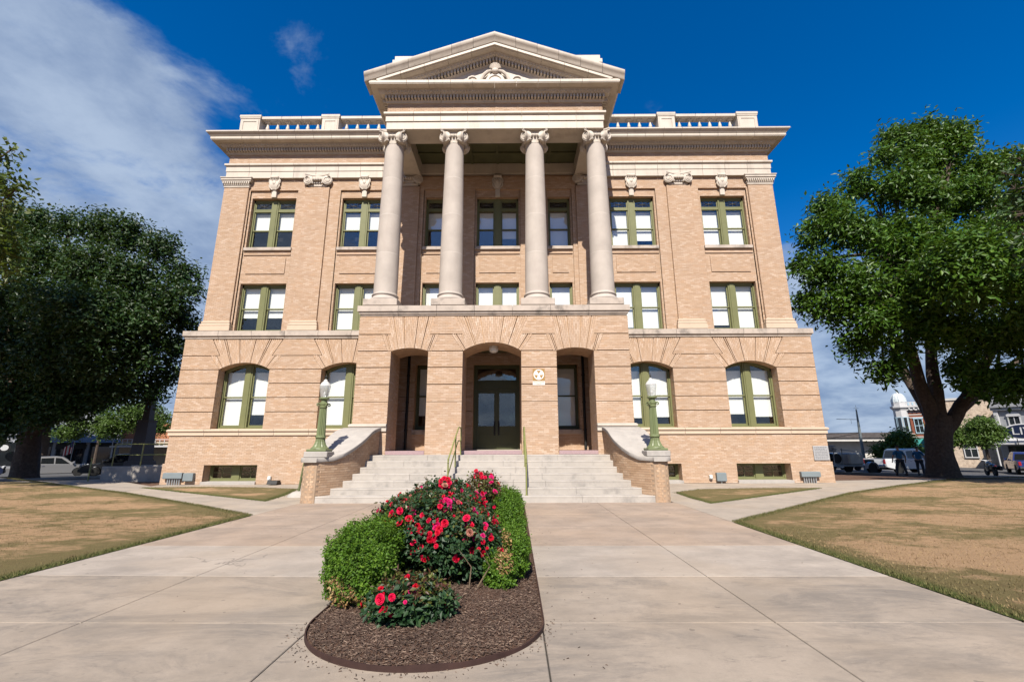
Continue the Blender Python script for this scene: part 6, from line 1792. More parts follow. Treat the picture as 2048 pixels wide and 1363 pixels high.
    for sy in (-1, 1):
        y0, y1 = sorted((sy * (hw - .04), sy * (hw - .22)))
        m = MB(); m.bbox(xr - .012, xr + .10, y0, y1, tlz - .18, tlz + .14, .02); m.build('tail_light', TLIGHT, t, world=False)
        y0, y1 = sorted((sy * (hw - .06), sy * (hw - .42)))
        m = MB(); m.bbox(xf - .16, xf - .01, y0, y1, tlz - .16, tlz, .02); m.build('headlight', HLIGHT, t, world=False)
        mx = roof[-1][0] - .15 if roof else 0
        m = MB(); m.bbox(mx - .08, mx + .06, *sorted((sy * (hw - .02), sy * (hw + .18))), roof[0][1] + .02, roof[0][1] + .2, .03); m.build('mirror', col, t, True, world=False)
        for q in glass[:2]:
            xh = min(p[0] for p in q) + .12; m = MB(); m.bbox(xh, xh + .2, *sorted((sy * (hw - .01), sy * (hw + .025))), roof[0][1] - .16, roof[0][1] - .12, .01); m.build('door_handle', CHROME, t, world=False)
    m = MB(); m.bbox(xr - .10, xr + .08, -hw + .06, hw - .06, zb + .12, zb + .32, .03); m.build('bumper', CHROME if bed else col, t, world=False)
    m = MB(); m.bbox(xf - .08, xf + .06, -hw + .06, hw - .06, zb + .05, zb + .3, .03); m.build('bumper', CHROME if bed else TRIM, t, world=False)
    m = MB(); m.bbox(xf - .04, xf + .03, -hw + .45, hw - .45, zb + .32, tlz - .02, .02); m.build('grille', TRIM, t, world=False)
    m = MB(); m.box(xr - .115, xr - .09, -.16, .16, zb + .15, zb + .29); m.build('licence_plate', WHITE, t, world=False)
    m = MB(); m.box(xr + .15, xf - .15, -hw + .15, hw - .15, zb - .05, zb + .12); m.build('underbody', TRIM, t, world=False)
    return t
PICK_SIDE = [(-2.9, .55), (-2.92, 1.06), (-2.9, 1.10), (-.95, 1.10), (-.9, 1.14), (.75, 1.14), (.95, 1.17), (2.2, 1.10), (2.72, .98), (2.85, .8), (2.86, .42), (2.7, .30)]
PICK_ROOF = [(-.98, 1.10), (-.86, 1.78), (-.6, 1.86), (.2, 1.87), (.55, 1.80), (1.25, 1.14)]
PICK_GL = [[(-.84, 1.16), (-.76, 1.70), (-.12, 1.75), (-.12, 1.16)], [(-.04, 1.16), (-.04, 1.75), (.42, 1.73), (.98, 1.17)]]
def pickup(label, loc, rz, col, group=None):
    return vehicle('pickup_truck', label, 'pickup truck', loc, rz, 5.8, 1.98, col, PICK_SIDE, PICK_ROOF, PICK_GL, (-1.75, 1.78), .40, .40, bed=(-2.9, -.98, 1.10), group=group, tlz=.95)
SUV_SIDE = [(-2.3, .50), (-2.36, .85), (-2.30, 1.05), (-1.2, 1.08), (1.0, 1.02), (1.9, .93), (2.28, .78), (2.36, .6), (2.34, .38), (2.2, .28)]
SUV_ROOF = [(-2.22, 1.04), (-2.0, 1.55), (-1.7, 1.66), (-.2, 1.70), (.25, 1.64), (1.15, 1.0)]
SUV_GL = [[(-1.92, 1.12), (-1.80, 1.48), (-1.15, 1.56), (-1.1, 1.10)], [(-1.02, 1.10), (-1.06, 1.56), (-.28, 1.59), (-.22, 1.08)], [(-.14, 1.08), (-.18, 1.59), (.18, 1.55), (.82, 1.05)]]
def suv(label, loc, rz, col, nm='suv', cat='SUV'):
    return vehicle(nm, label, cat, loc, rz, 4.7, 1.86, col, SUV_SIDE, SUV_ROOF, SUV_GL, (-1.42, 1.42), .35, .30, tlz=.98)
def G(x, y, d=-.03): return (x, y, gz(x, y) + d)
P_WHITE = paint('white_truck_paint', (.62, .64, .67), 0); P_SILVER = paint('silver_paint', (.34, .335, .34), .5); P_BLACK = paint('black_paint', (.018, .019, .022), .2)
P_BLUE = paint('deep_blue_paint', (.012, .028, .16), .2); P_NAVY = paint('navy_paint', (.014, .022, .06), .2); P_GREY = paint('grey_paint', (.42, .43, .45), .4)
pickup('white crew cab pickup parked behind the man in a blue shirt', G(31.6, 36.9), math.radians(10), P_WHITE)
suv('silver minivan parked between the oak trunk and the black car', G(-39.6, 41.0), math.radians(42), P_SILVER, 'minivan', 'minivan')
suv('black estate car parked behind the concrete ramp wall', G(-31.9, 38.4), math.radians(218), P_BLACK)
suv('white car mostly hidden behind the silver minivan and black car', G(-39.2, 46.8), math.radians(222), P_WHITE, 'parked_car', 'car')
suv('dark blue car parked on the far side of the oak trunk', G(-46.2, 39.6), math.radians(45), P_NAVY, 'parked_car', 'car')
pickup('deep blue pickup seen from behind under the storefront canopy', G(46.4, 41.8), math.radians(52), P_BLUE)
pickup('pale grey pickup seen from behind beside the deep blue one', G(51.2, 41.2), math.radians(50), P_GREY)
suv('dark navy car cut off by the picture edge', G(43.5, 34.3), math.radians(48), P_NAVY, 'parked_car', 'car')
suv('light blue car glimpsed behind the ramp railing', G(-28.9, 45.5), math.radians(205), paint('light_blue_paint', (.22, .36, .52), .2), 'parked_car', 'car')
suv('pale car behind the green street tree and the trailer', G(33.2, 47), math.radians(10), P_GREY, 'parked_car', 'car')
# equipment trailer with tank and rods
g0 = G(24.9, 33.6); t = tag(empty('utility_trailer', g0, math.radians(8)), 'grey utility trailer with tank and hose reel hitched behind the white pickup', 'trailer')
TGREY = pm('trailer_grey', (.30, .31, .31), .6, .15, 4); TTANK = pm('tank_plastic', (.45, .45, .43), .5, .1, 3)
m = MB(); m.bbox(-2.2, 1.3, -.85, .85, .50, .60, .02); m.tube([(1.3, -.7, .52), (2.3, 0, .50)], .05, 6); m.tube([(1.3, .7, .52), (2.3, 0, .50)], .05, 6); m.tube([(2.2, 0, .5), (2.75, 0, .52)], .05, 6); m.build('chassis', TGREY, t, world=False)
a, b = wheel_meshes(.36, .2); tm_, rm_ = a.mesh('tyre', TYRE, True), b.mesh('rim', RIM, True)
for sy in (-1, 1):
    w = inst(tm_, 'wheel', t, (.7, sy * .98, .36), world=False); inst(rm_, 'rim', w, world=False)
    m = MB(); m.ring([[(.7 + .47 * math.cos(q), sy * .86, .36 + .47 * math.sin(q)) for q in np.linspace(.05, PI - .05, 10)] + [(.7 + .44 * math.cos(q), sy * .86, .36 + .44 * math.sin(q)) for q in np.linspace(PI - .05, .05, 10)], [(.7 + .47 * math.cos(q), sy * 1.12, .36 + .47 * math.sin(q)) for q in np.linspace(.05, PI - .05, 10)] + [(.7 + .44 * math.cos(q), sy * 1.12, .36 + .44 * math.sin(q)) for q in np.linspace(PI - .05, .05, 10)]]); m.build('mudguard', P_WHITE, t, world=False)
m = MB(); m.bbox(-.7, .5, -.7, .7, .6, 1.42, .1); m.build('tank', TTANK, t, world=False)
m = MB(); m.lathe([(.34, -.3), (.34, -.26), (.12, -.25), (.12, .25), (.34, .26), (.34, .3)], (-1.25, 0, 1.05), 18, 'y'); m.build('hose_reel', TRIM, t, True, world=False)
m = MB()
for x in (-1.6, -.95): m.tube([(x, -.35, .6), (x + .1, -.35, 1.75)], .03, 6)
m.tube([(-1.5, -.35, 1.72), (.4, -.4, 1.50)], .03, 6); m.bbox(-1.75, -1.2, -.3, .3, 1.5, 1.95, .05); m.build('pump_frame', TGREY, t, world=False)
m = MB(); m.bbox(1.35, 1.75, -.25, .25, .6, .95, .04); m.build('battery_box', TRIM, t, world=False)
# motorcycle beside the tree trunk
g0 = G(34.0, 32.8); t = tag(empty('motorcycle', g0, math.radians(60)), 'dark motorcycle parked behind the pecan trunk', 'motorcycle')
a, b = wheel_meshes(.32, .13); tm_, rm_ = a.mesh('tyre', TYRE, True), b.mesh('rim', RIM, True)
for x in (-.72, .75): w = inst(tm_, 'wheel', t, (x, 0, .32), world=False); inst(rm_, 'rim', w, world=False)
m = MB(); m.tube([(.75, .1, .32), (.5, .1, .85), (.42, .1, 1.0)], .03, 6); m.tube([(.75, -.1, .32), (.5, -.1, .85), (.42, -.1, 1.0)], .03, 6); m.tube([(.42, -.36, 1.08), (.44, 0, 1.02), (.42, .36, 1.08)], .018, 6); m.build('fork', CHROME, t, True, world=False)
m = MB(); m.ball((.15, 0, .82), (.34, .16, .16)); m.ball((-.4, 0, .76), (.38, .16, .09)); m.bbox(-.25, .3, -.18, .18, .3, .66, .06); m.ball((-.85, 0, .66), (.22, .12, .1)); m.build('frame', P_BLACK, t, True, world=False)
m = MB(); m.ball((.55, 0, .92), (.1, .11, .11)); m.build('headlight', HLIGHT, t, True, world=False)
for sy in (-1, 1):
    m = MB(); m.bbox(-.98, -.5, *sorted((sy * .16, sy * .36)), .42, .72, .05); m.build('saddlebag', TRIM, t, True, world=False)
m = MB(); m.ball((-1.0, 0, .7), (.04, .08, .05)); m.build('tail_light', TLIGHT, t, True, world=False)

# ================================================================ monument, ramp, street furniture
MON = pm('dark_granite', (.05, .05, .062), .45, .15, 14, .1)
g0 = G(-23.6, 30.2); t = tag(empty('monument', g0), 'tall dark granite monument pedestal behind the ramp railing', 'monument')
def taper(m, w0, w1, z0, z1): m.ring([[(-w, -w, z), (w, -w, z), (w, w, z), (-w, w, z)] for w, z in ((w0 * .88, z0), (w1 * .88, z1))])
for nm, parts in (('base', ((.95, .92, -.2, .5), (.70, .66, .5, 1.0))), ('die', ((.52, .40, 1.0, 3.5),)), ('cornice', ((.43, .44, 3.5, 3.62),)), ('shaft', ((.26, .20, 3.62, 5.4),))):
    m = MB()
    for p in parts: taper(m, *p)
    m.build(nm, MON, t, world=False)
RAMPC = pm('ramp_concrete', (.34, .31, .28), .85, .15, 1.5, .3, stain=(.16, .15, .14), stain_amt=.6, stain_scale=1.0)
t = tag(empty('access_ramp', (-16.6, 22.6, 0)), 'concrete ramp wall running out from the courthouse corner', 'ramp')
m = MB(); m.bbox(-19.3, -14.4, 22.6, 22.9, -.1, .66, .02); m.build('ramp_wall', RAMPC, t)
m = MB(); m.bbox(-19.3, -14.4, 24.3, 24.6, -.1, .66, .02); m.build('ramp_wall', RAMPC, t)
m = MB(); m.bbox(-19.25, -14.4, 22.9, 24.3, -.1, .5, .01); m.build('ramp_floor', RAMPC, t)
t = tag(empty('ramp_railing', (-17, 22.75, .66)), 'green pipe railing standing on the concrete ramp wall', 'railing')
for y in (22.75, 24.45):
    m = MB(); m.tube([(-18.95, y, 1.72), (-14.5, y, 1.72)], .024, 6); m.build('top_rail', RAILM, t, True)
    m = MB(); m.tube([(-18.95, y, 1.2), (-14.5, y, 1.2)], .018, 6); m.build('mid_rail', RAILM, t, True)
    for x in (-18.95, -17.55, -16.15, -14.75): m = MB(); m.tube([(x, y, .64), (x, y, 1.72)], .024, 6); m.build('post', RAILM, t, True)
# banner flag by the shop
g0 = G(-52.0, 55); t = tag(empty('flag', g0), 'striped red white and blue flag on a pole by the grey shop', 'flag')
m = MB(); m.tube([(0, 0, 0), (0, 0, 3.3)], .035, 6); m.build('pole', SILVERM, t, True, world=False)
for k in range(7):
    m = MB(); w = .14
    m.ring([[(-.1 - w * k, .12 * math.sin(k * .9) , 2.0 - .07 * k), (-.1 - w * (k + 1), .12 * math.sin(k * .9 + .9), 1.93 - .07 * k), (-.1 - w * (k + 1), .12 * math.sin(k * .9 + .9), 3.1 - .1 * k), (-.1 - w * k, .12 * math.sin(k * .9), 3.2 - .1 * k)], [(-.1 - w * k, .13 + .12 * math.sin(k * .9), 2.0 - .07 * k), (-.1 - w * (k + 1), .13 + .12 * math.sin(k * .9 + .9), 1.93 - .07 * k), (-.1 - w * (k + 1), .13 + .12 * math.sin(k * .9 + .9), 3.1 - .1 * k), (-.1 - w * k, .13 + .12 * math.sin(k * .9), 3.2 - .1 * k)]])
    m.build('stripe', pm('flag_red', (.45, .03, .04), .8) if k == 0 else bpy.data.materials['flag_red'] if k % 2 == 0 else WHITE, t, world=False)
m = MB(); m.box(-.45, -.08, .02, .06, 2.62, 3.22); m.build('canton', pm('flag_blue', (.03, .05, .2), .8), t, world=False)
# yellow hanging flag near the ramp
g0 = G(-26.9, 40.5); t = tag(empty('pennant', g0), 'bright yellow pennant on a thin pole behind the ramp railing', 'pennant')
m = MB(); m.tube([(0, 0, 0), (0, 0, 2.6)], .03, 6); m.build('pole', SILVERM, t, True, world=False)
m = MB(); m.ring([[(.03, 0, .7), (.35, .06, .9), (.5, .02, 2.2), (.03, 0, 2.5)], [(.03, .03, .7), (.35, .09, .9), (.5, .05, 2.2), (.03, .03, 2.5)]]); m.build('banner', pm('banner_yellow', (.75, .50, .03), .8), t, world=False)
m = MB(); m.tube([(-19.85, 22.6, -.05), (-19.85, 22.6, 1.0)], .03, 6); m.ball((-19.85, 22.6, 1.02), .045); tag(m.build('post', RAILM, None, True), 'single green metal post standing before the ramp wall', 'post')
# traffic lights: pole, mast wires, signals
g0 = G(34.6, 45.2); t = tag(empty('traffic_pole', g0), 'tall grey street pole with antenna arm carrying the signal wires', 'pole')
m = MB(); m.tube([(0, 0, 0), (.05, 0, 3.6), (.1, 0, 5.9)], [.16, .12, .06], 8); m.build('shaft', GREYBOX, t, True, world=False)
m = MB(); m.tube([(.05, 0, 4.9), (-2.0, 0, 4.95)], .025, 5); m.tube([(-.6, 0, 4.9), (-.6, 0, 4.5)], .015, 4); m.tube([(.1, 0, 5.9), (.1, 0, 6.3)], .02, 4); m.tube([(-.15, 0, 6.0), (.35, 0, 6.0)], .015, 4); m.build('arm', GREYBOX, t, True, world=False)
m = MB(); m.tube([(.05, 0, 3.65), (-4, -.2, 3.5), (-9, -.4, 3.2), (-14, -.6, 3.3)], .025, 4); m.tube([(.05, 0, 3.6), (-3, .8, 3.0), (-8, 2, 2.2), (-12, 3, 2.3)], .02, 4); m.build('wire', TRIM, t, True, world=False)
YLW = pm('signal_yellow', (.62, .36, .02), .5, .05)
for x, z, lab in ((30.2, 2.55, 'yellow traffic signal on the span wire nearer the grey pole'), (27.1, 2.0, 'yellow traffic signal on the span wire close to the courthouse corner')):
    y = 45.2; t = tag(empty('traffic_signal', (x, y, z)), lab, 'traffic light', 'signals on the span wire')
    m = MB(); m.bbox(-.62, .62, -.15, .15, -.2, .2, .04); m.build('housing', YLW, t, world=False)
    for i, cc in enumerate(((.25, .02, .02), (.3, .2, .02), (.02, .2, .06))):
        m = MB(); m.lathe([(.13, 0), (.14, .08), (.001, .05)], (-.4 + .4 * i, -.15, 0), 12, 'y'); m.build('lens', pm('signal_lens', cc, .3), t, True, world=False)
    m = MB(); m.tube([(0, 0, .2), (0, 0, .95)], .03, 6); m.build('hanger', TRIM, t, True, world=False)

# ================================================================ buildings round the square
def wins(mb_frame, t, xs, z0, z1, w, mat_f, mat_g, y=-.0, arch=0, name='window', dep=.12, bars=True):
    for x in xs:
        m = MB(); fw = .09
        m.box(x - w / 2 - fw, x - w / 2, y - dep, y + .02, z0, z1); m.box(x + w / 2, x + w / 2 + fw, y - dep, y + .02, z0, z1)
        m.box(x - w / 2 - fw, x + w / 2 + fw, y - dep - .03, y + .02, z0 - .12, z0); m.box(x - w / 2 - fw - .05, x + w / 2 + fw + .05, y - dep - .04, y + .02, z1, z1 + .2)
        if arch:
            m.ring([[(x + (w / 2 + fw) * math.cos(a), yy, z1 + .2 + (w / 2 + fw) * .55 * math.sin(a)) for a in np.linspace(0, PI, 9)] for yy in (y - dep, y + .02)])
        if bars: m.box(x - .03, x + .03, y - .07, y, z0, z1); m.box(x - w / 2, x + w / 2, y - .08, y, (z0 + z1) / 2 - .04, (z0 + z1) / 2 + .04)
        o = m.build(name, mat_f, t, world=False)
        m = MB(); m.box(x - w / 2, x + w / 2, y - .04, y - .03, z0, z1); m.build('pane', mat_g, o, world=False)
def brickcourse(t, x0, x1, z0, z1, y, mat, ch=.24, seed=3):
    pass
DARKG = pm('shop_glass', (.02, .024, .028), .08, .1, 1, spec=.7)
RBRICK = pm('red_brick', (.23, .075, .045), .85, .18, 14, .4, 30, stain=(.13, .045, .03), stain_amt=.5, stain_scale=2)
def far_building(name, label, loc, rz, w, d, h, mat, cat='building'):
    t = tag(empty(name, loc, rz), label, cat)
    m = MB(); m.box(-w / 2, w / 2, 0, d, -.5, h); m.build('wall', mat, t, world=False)
    return t
CREAM = pm('cream_paint', (.52, .50, .47), .7, .08, 2); GREYW = pm('grey_wood', (.30, .31, .33), .7, .08, 3); WTRIM = pm('white_trim', (.50, .50, .51), .6, .05, 3)
PALEBLUE = pm('pale_blue_trim', (.36, .50, .60), .6, .05, 3)
TEAL = pm('teal_canvas', (.03, .20, .19), .85, .1, 3); DOME = pm('pale_dome_metal', (.66, .72, .74), .4, .08, 3, metal=.15)
STONE = pm('rubble_limestone', (.52, .42, .33), .9, .3, 3.5, .8, 6, stain=(.22, .15, .11), stain_amt=.7, stain_scale=4)
# red brick corner building, turret with dome; faces the square
bx, by = 57.3, 59.0
t = far_building('corner_building', 'red brick corner building with white cornice and domed turret behind the pecan', G(bx, by), math.radians(-38), 11.5, 14, 8.6, RBRICK)
for i in range(5):
    m = MB(); z = (4.05, 4.5, 6.9, 7.35, 7.75)[i]; m.box(-5.8, 5.8, -.06, .1, z, z + (.12, .1, .14, .12, .1)[i]); m.build('band', CREAM if i % 2 else WTRIM, t, world=False)
wins(None, t, [-3.9, -2.2, -.3, 1.6, 3.5], 4.75, 6.75, .85, PALEBLUE, DARKG)
m = MB(); m.box(-5.9, 5.95, -.35, .3, 8.05, 8.5); m.box(-6.0, 6.05, -.55, .3, 8.5, 8.75); m.box(-5.9, 5.95, -.3, .3, 8.75, 9.35)
for i in range(22): m.box(-5.8 + i * .53, -5.62 + i * .53, -.5, -.3, 8.15, 8.5)
m.build('cornice', WTRIM, t, world=False)
m = MB()
for i in range(24): m.box(-5.7 + i * .48, -5.5 + i * .48, -.34, -.28, 8.85, 9.25)
m.build('cornice_panels', PALEBLUE, t, world=False)
def octo(r, z0, z1, r1=None): return [(r, z0), (r1 or r, z1)]
m = MB(); m.lathe([(.9, 4.2), (.9, 8.1), (1.0, 8.3), (1.2, 8.5), (1.2, 8.75), (.95, 8.8), (.95, 9.4)], (-5.7, .2, 0), 8); m.build('turret', WTRIM, t, world=False)
for k in range(4):
    a = -PI / 2 + (k - 1.5) * PI / 4; c = (-5.7 + .85 * math.cos(a), .2 + .85 * math.sin(a))
    m = MB(); m.box(-.28, .28, -.06, .06, 4.7, 7.1); m.xf(Matrix.Translation((c[0], c[1], 0)) @ Matrix.Rotation(a + PI / 2, 4, 'Z')); o = m.build('turret_window', PALEBLUE, t, world=False)
    m = MB(); m.box(-.21, .21, -.08, -.06, 4.8, 7.0); m.xf(Matrix.Translation((c[0], c[1], 0)) @ Matrix.Rotation(a + PI / 2, 4, 'Z')); m.build('pane', DARKG, o, world=False)
m = MB(); m.lathe([(.95, 9.4)] + [(.90 * math.cos(q) ** .8, 9.45 + 1.33 * math.sin(q)) for q in np.linspace(0, 1.42, 9)] + [(.12, 10.81), (.15, 10.95), (.04, 11.3)], (-5.7, .2, 0), 16)
for k in range(8):
    a = k * PI / 4; m.tube([(-5.7 + (.93 * math.cos(q) ** .8) * math.cos(a), .2 + (.93 * math.cos(q) ** .8) * math.sin(a), 9.45 + 1.35 * math.sin(q)) for q in np.linspace(0, 1.35, 7)], .04, 4)
m.build('dome', DOME, t, True, world=False)
m = MB(); m.box(-5.6, 5.6, -.05, .05, .2, 3.4); m.build('shop_window', DARKG, t, world=False)
for x in (-4.6, -1.6, 1.4):
    m = MB(); m.prism([(-.02, 3.9), (-1.7, 2.3), (-1.7, 2.0), (-.02, 2.0)], 'x', x - 1.25, x + 1.25); m.build('awning', TEAL, t, world=False)
t.matrix_basis = t.matrix_basis @ Matrix.Diagonal((.88, .88, .88, 1))
# low flat building down the street
t = far_building('low_building', 'long low pale building with flat dark roof edge behind the traffic signals', G(43.0, 66), math.radians(-6), 34, 10, 3.6, CREAM)
m = MB(); m.box(-17.4, 17.4, -1.6, 10.4, 3.1, 3.55); m.build('fascia', CREAM, t, world=False)
m = MB(); m.box(-17.6, 17.6, -1.8, 10.6, 3.55, 4.25); m.build('roof', pm('dark_shingle', (.085, .075, .075), .9, .2, 4), t, world=False)
for i in range(9):
    x = -15.5 + i * 2.1; m = MB(); m.box(x, x + .9, -.05, .02, .3, 2.7); m.build('window' if i % 2 else 'door', DARKG, t, world=False)
for i in range(8): m = MB(); x = -14.3 + i * 2.1; m.bbox(x, x + .5, -.14, .02, -.3, 3.1, .02); m.build('pier', WTRIM, t, world=False)
m = MB(); m.box(-15.3, -9.6, -1.68, -1.6, 3.14, 3.5); m.build('sign_board', WTRIM, t, world=False)
m = MB()
for i in range(9): m.box(-15.1 + i * .58, -14.74 + i * .58, -1.70, -1.68, 3.2, 3.44)
m.build('sign_letters', TRIM, t, world=False, kind='stuff')
for z in (1.0, 1.6, 2.2, 2.8): m = MB(); m.box(9.5, 16.9, -.06, 0, z, z + .08); m.build('band', GREYW, t, world=False)
m = MB(); m.box(7.9, 11.2, -1.75, -1.66, 1.2, 2.4); m.build('banner', WHITE, t, world=False)
m = MB(); m.box(8.3, 10.8, -1.78, -1.75, 1.95, 2.15); m.box(8.3, 10.4, -1.78, -1.75, 1.5, 1.7); m.build('banner_lettering', TLIGHT, t, world=False, kind='stuff')
# stone gable behind the tree
t = far_building('stone_building', 'rubble stone building end showing between the pecan limbs', G(54.5, 52.5), math.radians(-46), 6.5, 9, 7.7, STONE)
m = MB(); m.box(-3.35, 3.35, -.12, .3, 7.7, 7.95); m.build('coping', CREAM, t, world=False)
wins(None, t, [-1.6, 1.4], 1.2, 3.0, 1.0, WTRIM, DARKG)
# white storefront with canopy and oval sign
bx, by = 57.0, 45.0
t = far_building('storefront', 'grey and white two storey storefront with canopy and oval sign by the parked pickups', G(bx, by), math.radians(-62), 13, 10, 6.6, GREYW)
m = MB(); m.box(-6.6, 6.6, -.35, .2, 6.2, 6.5); m.box(-6.7, 6.7, -.5, .2, 6.5, 6.75); m.box(-6.6, 6.6, -.2, .2, 6.75, 7.6); m.box(-6.7, 6.7, -.3, .2, 7.6, 7.8); m.build('cornice', GREYW, t, world=False)
for x in (-6.3, -2.1, 2.1, 6.3): m = MB(); m.bbox(x - .18, x + .18, -.22, .02, 3.3, 6.2, .02); m.build('pilaster', WTRIM, t, world=False)
wins(None, t, [-5.0, -3.4, -.95, .75, 3.3, 5.0], 3.7, 5.5, .8, WTRIM, DARKG, arch=1)
m = MB(); m.prism([(0, 3.25), (-2.6, 2.75), (-2.6, 2.55), (0, 2.95)], 'x', -6.8, 6.8); m.build('canopy', WTRIM, t, world=False)
for i, x in enumerate((-6.2, -3.1, 0, 3.1, 6.2)): m = MB(); m.tube([(x, -2.5, -.4), (x, -2.5, 2.6)], .07, 8); m.build('canopy_post', WTRIM, t, True, world=False)
for i in range(4): m = MB(); m.box(-6.0 + i * 3.1, -3.3 + i * 3.1, -.05, .02, .1, 2.4); m.build('shop_window', DARKG, t, world=False)
s = tag(empty('oval_sign', G(52.2, 47.8)), 'dark oval sign with pale letters over the storefront canopy', 'sign')
M_ = Matrix.Translation((bx, by, gz(bx, by) - .03)) @ Matrix.Rotation(math.radians(-62), 4, 'Z')
c0 = M_ @ Vector((-3.85, -2.72, 3.86))
s.matrix_basis = Matrix.Translation(c0) @ Matrix.Rotation(math.radians(-52), 4, 'Z')
m = MB(); m.ring([[(1.45 * k * math.cos(q), y, .78 * k * math.sin(q)) for q in np.linspace(0, 2 * PI, 29)[:-1]] for y, k in ((.12, 1), (0, 1), (-.02, .97))]); m.build('sign_rim', WTRIM, s, world=False)
m = MB(); m.ring([[(1.33 * math.cos(q), y, .67 * math.sin(q)) for q in np.linspace(0, 2 * PI, 29)[:-1]] for y in (-.02, -.05)]); m.build('sign_face', P_NAVY, s, world=False)
def text_local(body, size, loc, mat, parent, sx=1.0):
    c = bpy.data.curves.new('lettering', 'FONT'); c.body = body; c.size = size; c.extrude = .01; c.align_x = 'CENTER'; c.align_y = 'CENTER'
    o = bpy.data.objects.new('lettering', c); me = bpy.data.meshes.new_from_object(o); bpy.data.objects.remove(o); me.materials.clear(); me.materials.append(mat)
    return inst(me, 'lettering', parent, loc, Matrix.Rotation(PI / 2, 4, 'X') @ Matrix.Diagonal((sx, 1, 1, 1)), world=False)
m = MB(); m.tube([(-.6, .08, -.55), (-.6, .08, -1.35)], .04, 6); m.tube([(.6, .08, -.55), (.6, .08, -1.35)], .04, 6); m.build('bracket', TRIM, s, world=False)
text_local('LIV', 1.05, (-.1, -.07, .0), WTRIM, s, 1.1)
# west side: grey shops behind the oak
t = far_building('grey_shop', 'pale grey shop with black round sign behind the oak trunk', G(-66.5, 56), math.radians(50), 11, 9, 5.2, GREYW)
m = MB(); m.box(-5.6, 5.6, -.2, .2, 4.2, 4.4); m.box(-5.7, 5.7, -.3, .2, 5.2, 5.5); m.build('cornice', WTRIM, t, world=False)
for x in (-4.0, 0, 4.0): m = MB(); m.box(x - 1.2, x + 1.2, -.05, .02, .4, 3.4); m.build('shop_window', DARKG, t, world=False)
for x in (-5.3, -2, 2, 5.3): m = MB(); m.bbox(x - .2, x + .2, -.15, .02, -.3, 4.2, .02); m.build('pilaster', WTRIM, t, world=False)
m = MB(); m.lathe([(.55, 0), (.55, .1), (.001, .1)], (3.4, -.6, 2.6), 20, 'y'); m.build('round_sign', TRIM, t, world=False)
m = MB(); m.lathe([(.36, 0), (.36, .02), (.001, .02)], (3.4, -.71, 2.6), 20, 'y'); m.build('sign_face', WHITE, t, world=False)
t = far_building('gabled_shop', 'grey shop with steep pale gable roof and dark storefront beside the green tree', G(-54.5, 57.5), math.radians(34), 10, 10, 3.3, pm('charcoal_wood', (.07, .075, .085), .8, .1, 3))
m = MB(); m.ring([[(-5.4, -.9, 3.2), (5.4, -.9, 3.2), (0.8, 3.5, 7.2), (-.8, 3.5, 7.2)], [(-5.4, 9, 3.2), (5.4, 9, 3.2), (.8, 8, 7.2), (-.8, 8, 7.2)]]); m.build('roof', pm('pale_roof', (.24, .25, .28), .8, .08, 3), t, world=False)
for x in (-4.4, -1.5, 1.5, 4.4): m = MB(); m.bbox(x - .18, x + .18, -.7, -.3, -.5, 3.2, .02); m.build('porch_post', GREYW, t, world=False)
for x in (-2.9, 0, 2.9): m = MB(); m.box(x - 1.0, x + 1.0, -.05, .02, .3, 2.7); m.build('shop_window', DARKG, t, world=False)
m = MB(); m.box(-1.4, 1.4, -.75, -.68, 2.4, 3.0); m.build('sign_board', TRIM, t, world=False)
t = far_building('tan_shop', 'tan shop with white balcony rail behind the ramp railing', G(-41.0, 60), math.radians(18), 16, 9, 3.4, pm('tan_stucco', (.42, .34, .25), .85, .1, 3))
m = MB(); m.box(-8.2, 8.2, -2.0, .3, 2.6, 2.8); m.build('balcony', WTRIM, t, world=False)
m = MB(); m.box(-8.1, 8.1, -1.95, -1.9, 3.5, 3.58)
for i in range(34): m.box(-8.0 + i * .48, -7.93 + i * .48, -1.95, -1.9, 2.8, 3.5)
m.build('balustrade', WTRIM, t, world=False)
m = MB(); m.box(-8, 8, -.1, .2, 3.4, 5.6); m.build('upper_wall', pm('rust_brick', (.40, .17, .09), .9, .2, 6), t, world=False)
for x in (-6, -2, 2, 6): m = MB(); m.box(x - .9, x + .9, -.05, .02, .2, 2.4); m.build('shop_window', DARKG, t, world=False)
for x in (-7.9, -4, 0, 4, 7.9): m = MB(); m.tube([(x, -1.9, -.5), (x, -1.9, 2.6)], .08, 6); m.build('porch_post', WTRIM, t, True, world=False)
tree('street_tree', 'dark tree rising behind the low pale building', (44.2, 78, gz(44, 78)), [(44.2, 78, -1, .3), (44.2, 78, 4, .2)], [[(44.2, 78, 3.6, .16), (44.2, 78, 5.5, .08)]], [(44.4, 78, 5.0, 2.2, 1.8), (42.5, 78, 4.4, 1.8, 1.4)], L_OAK, (.4, .22), 2400, .4, 20)
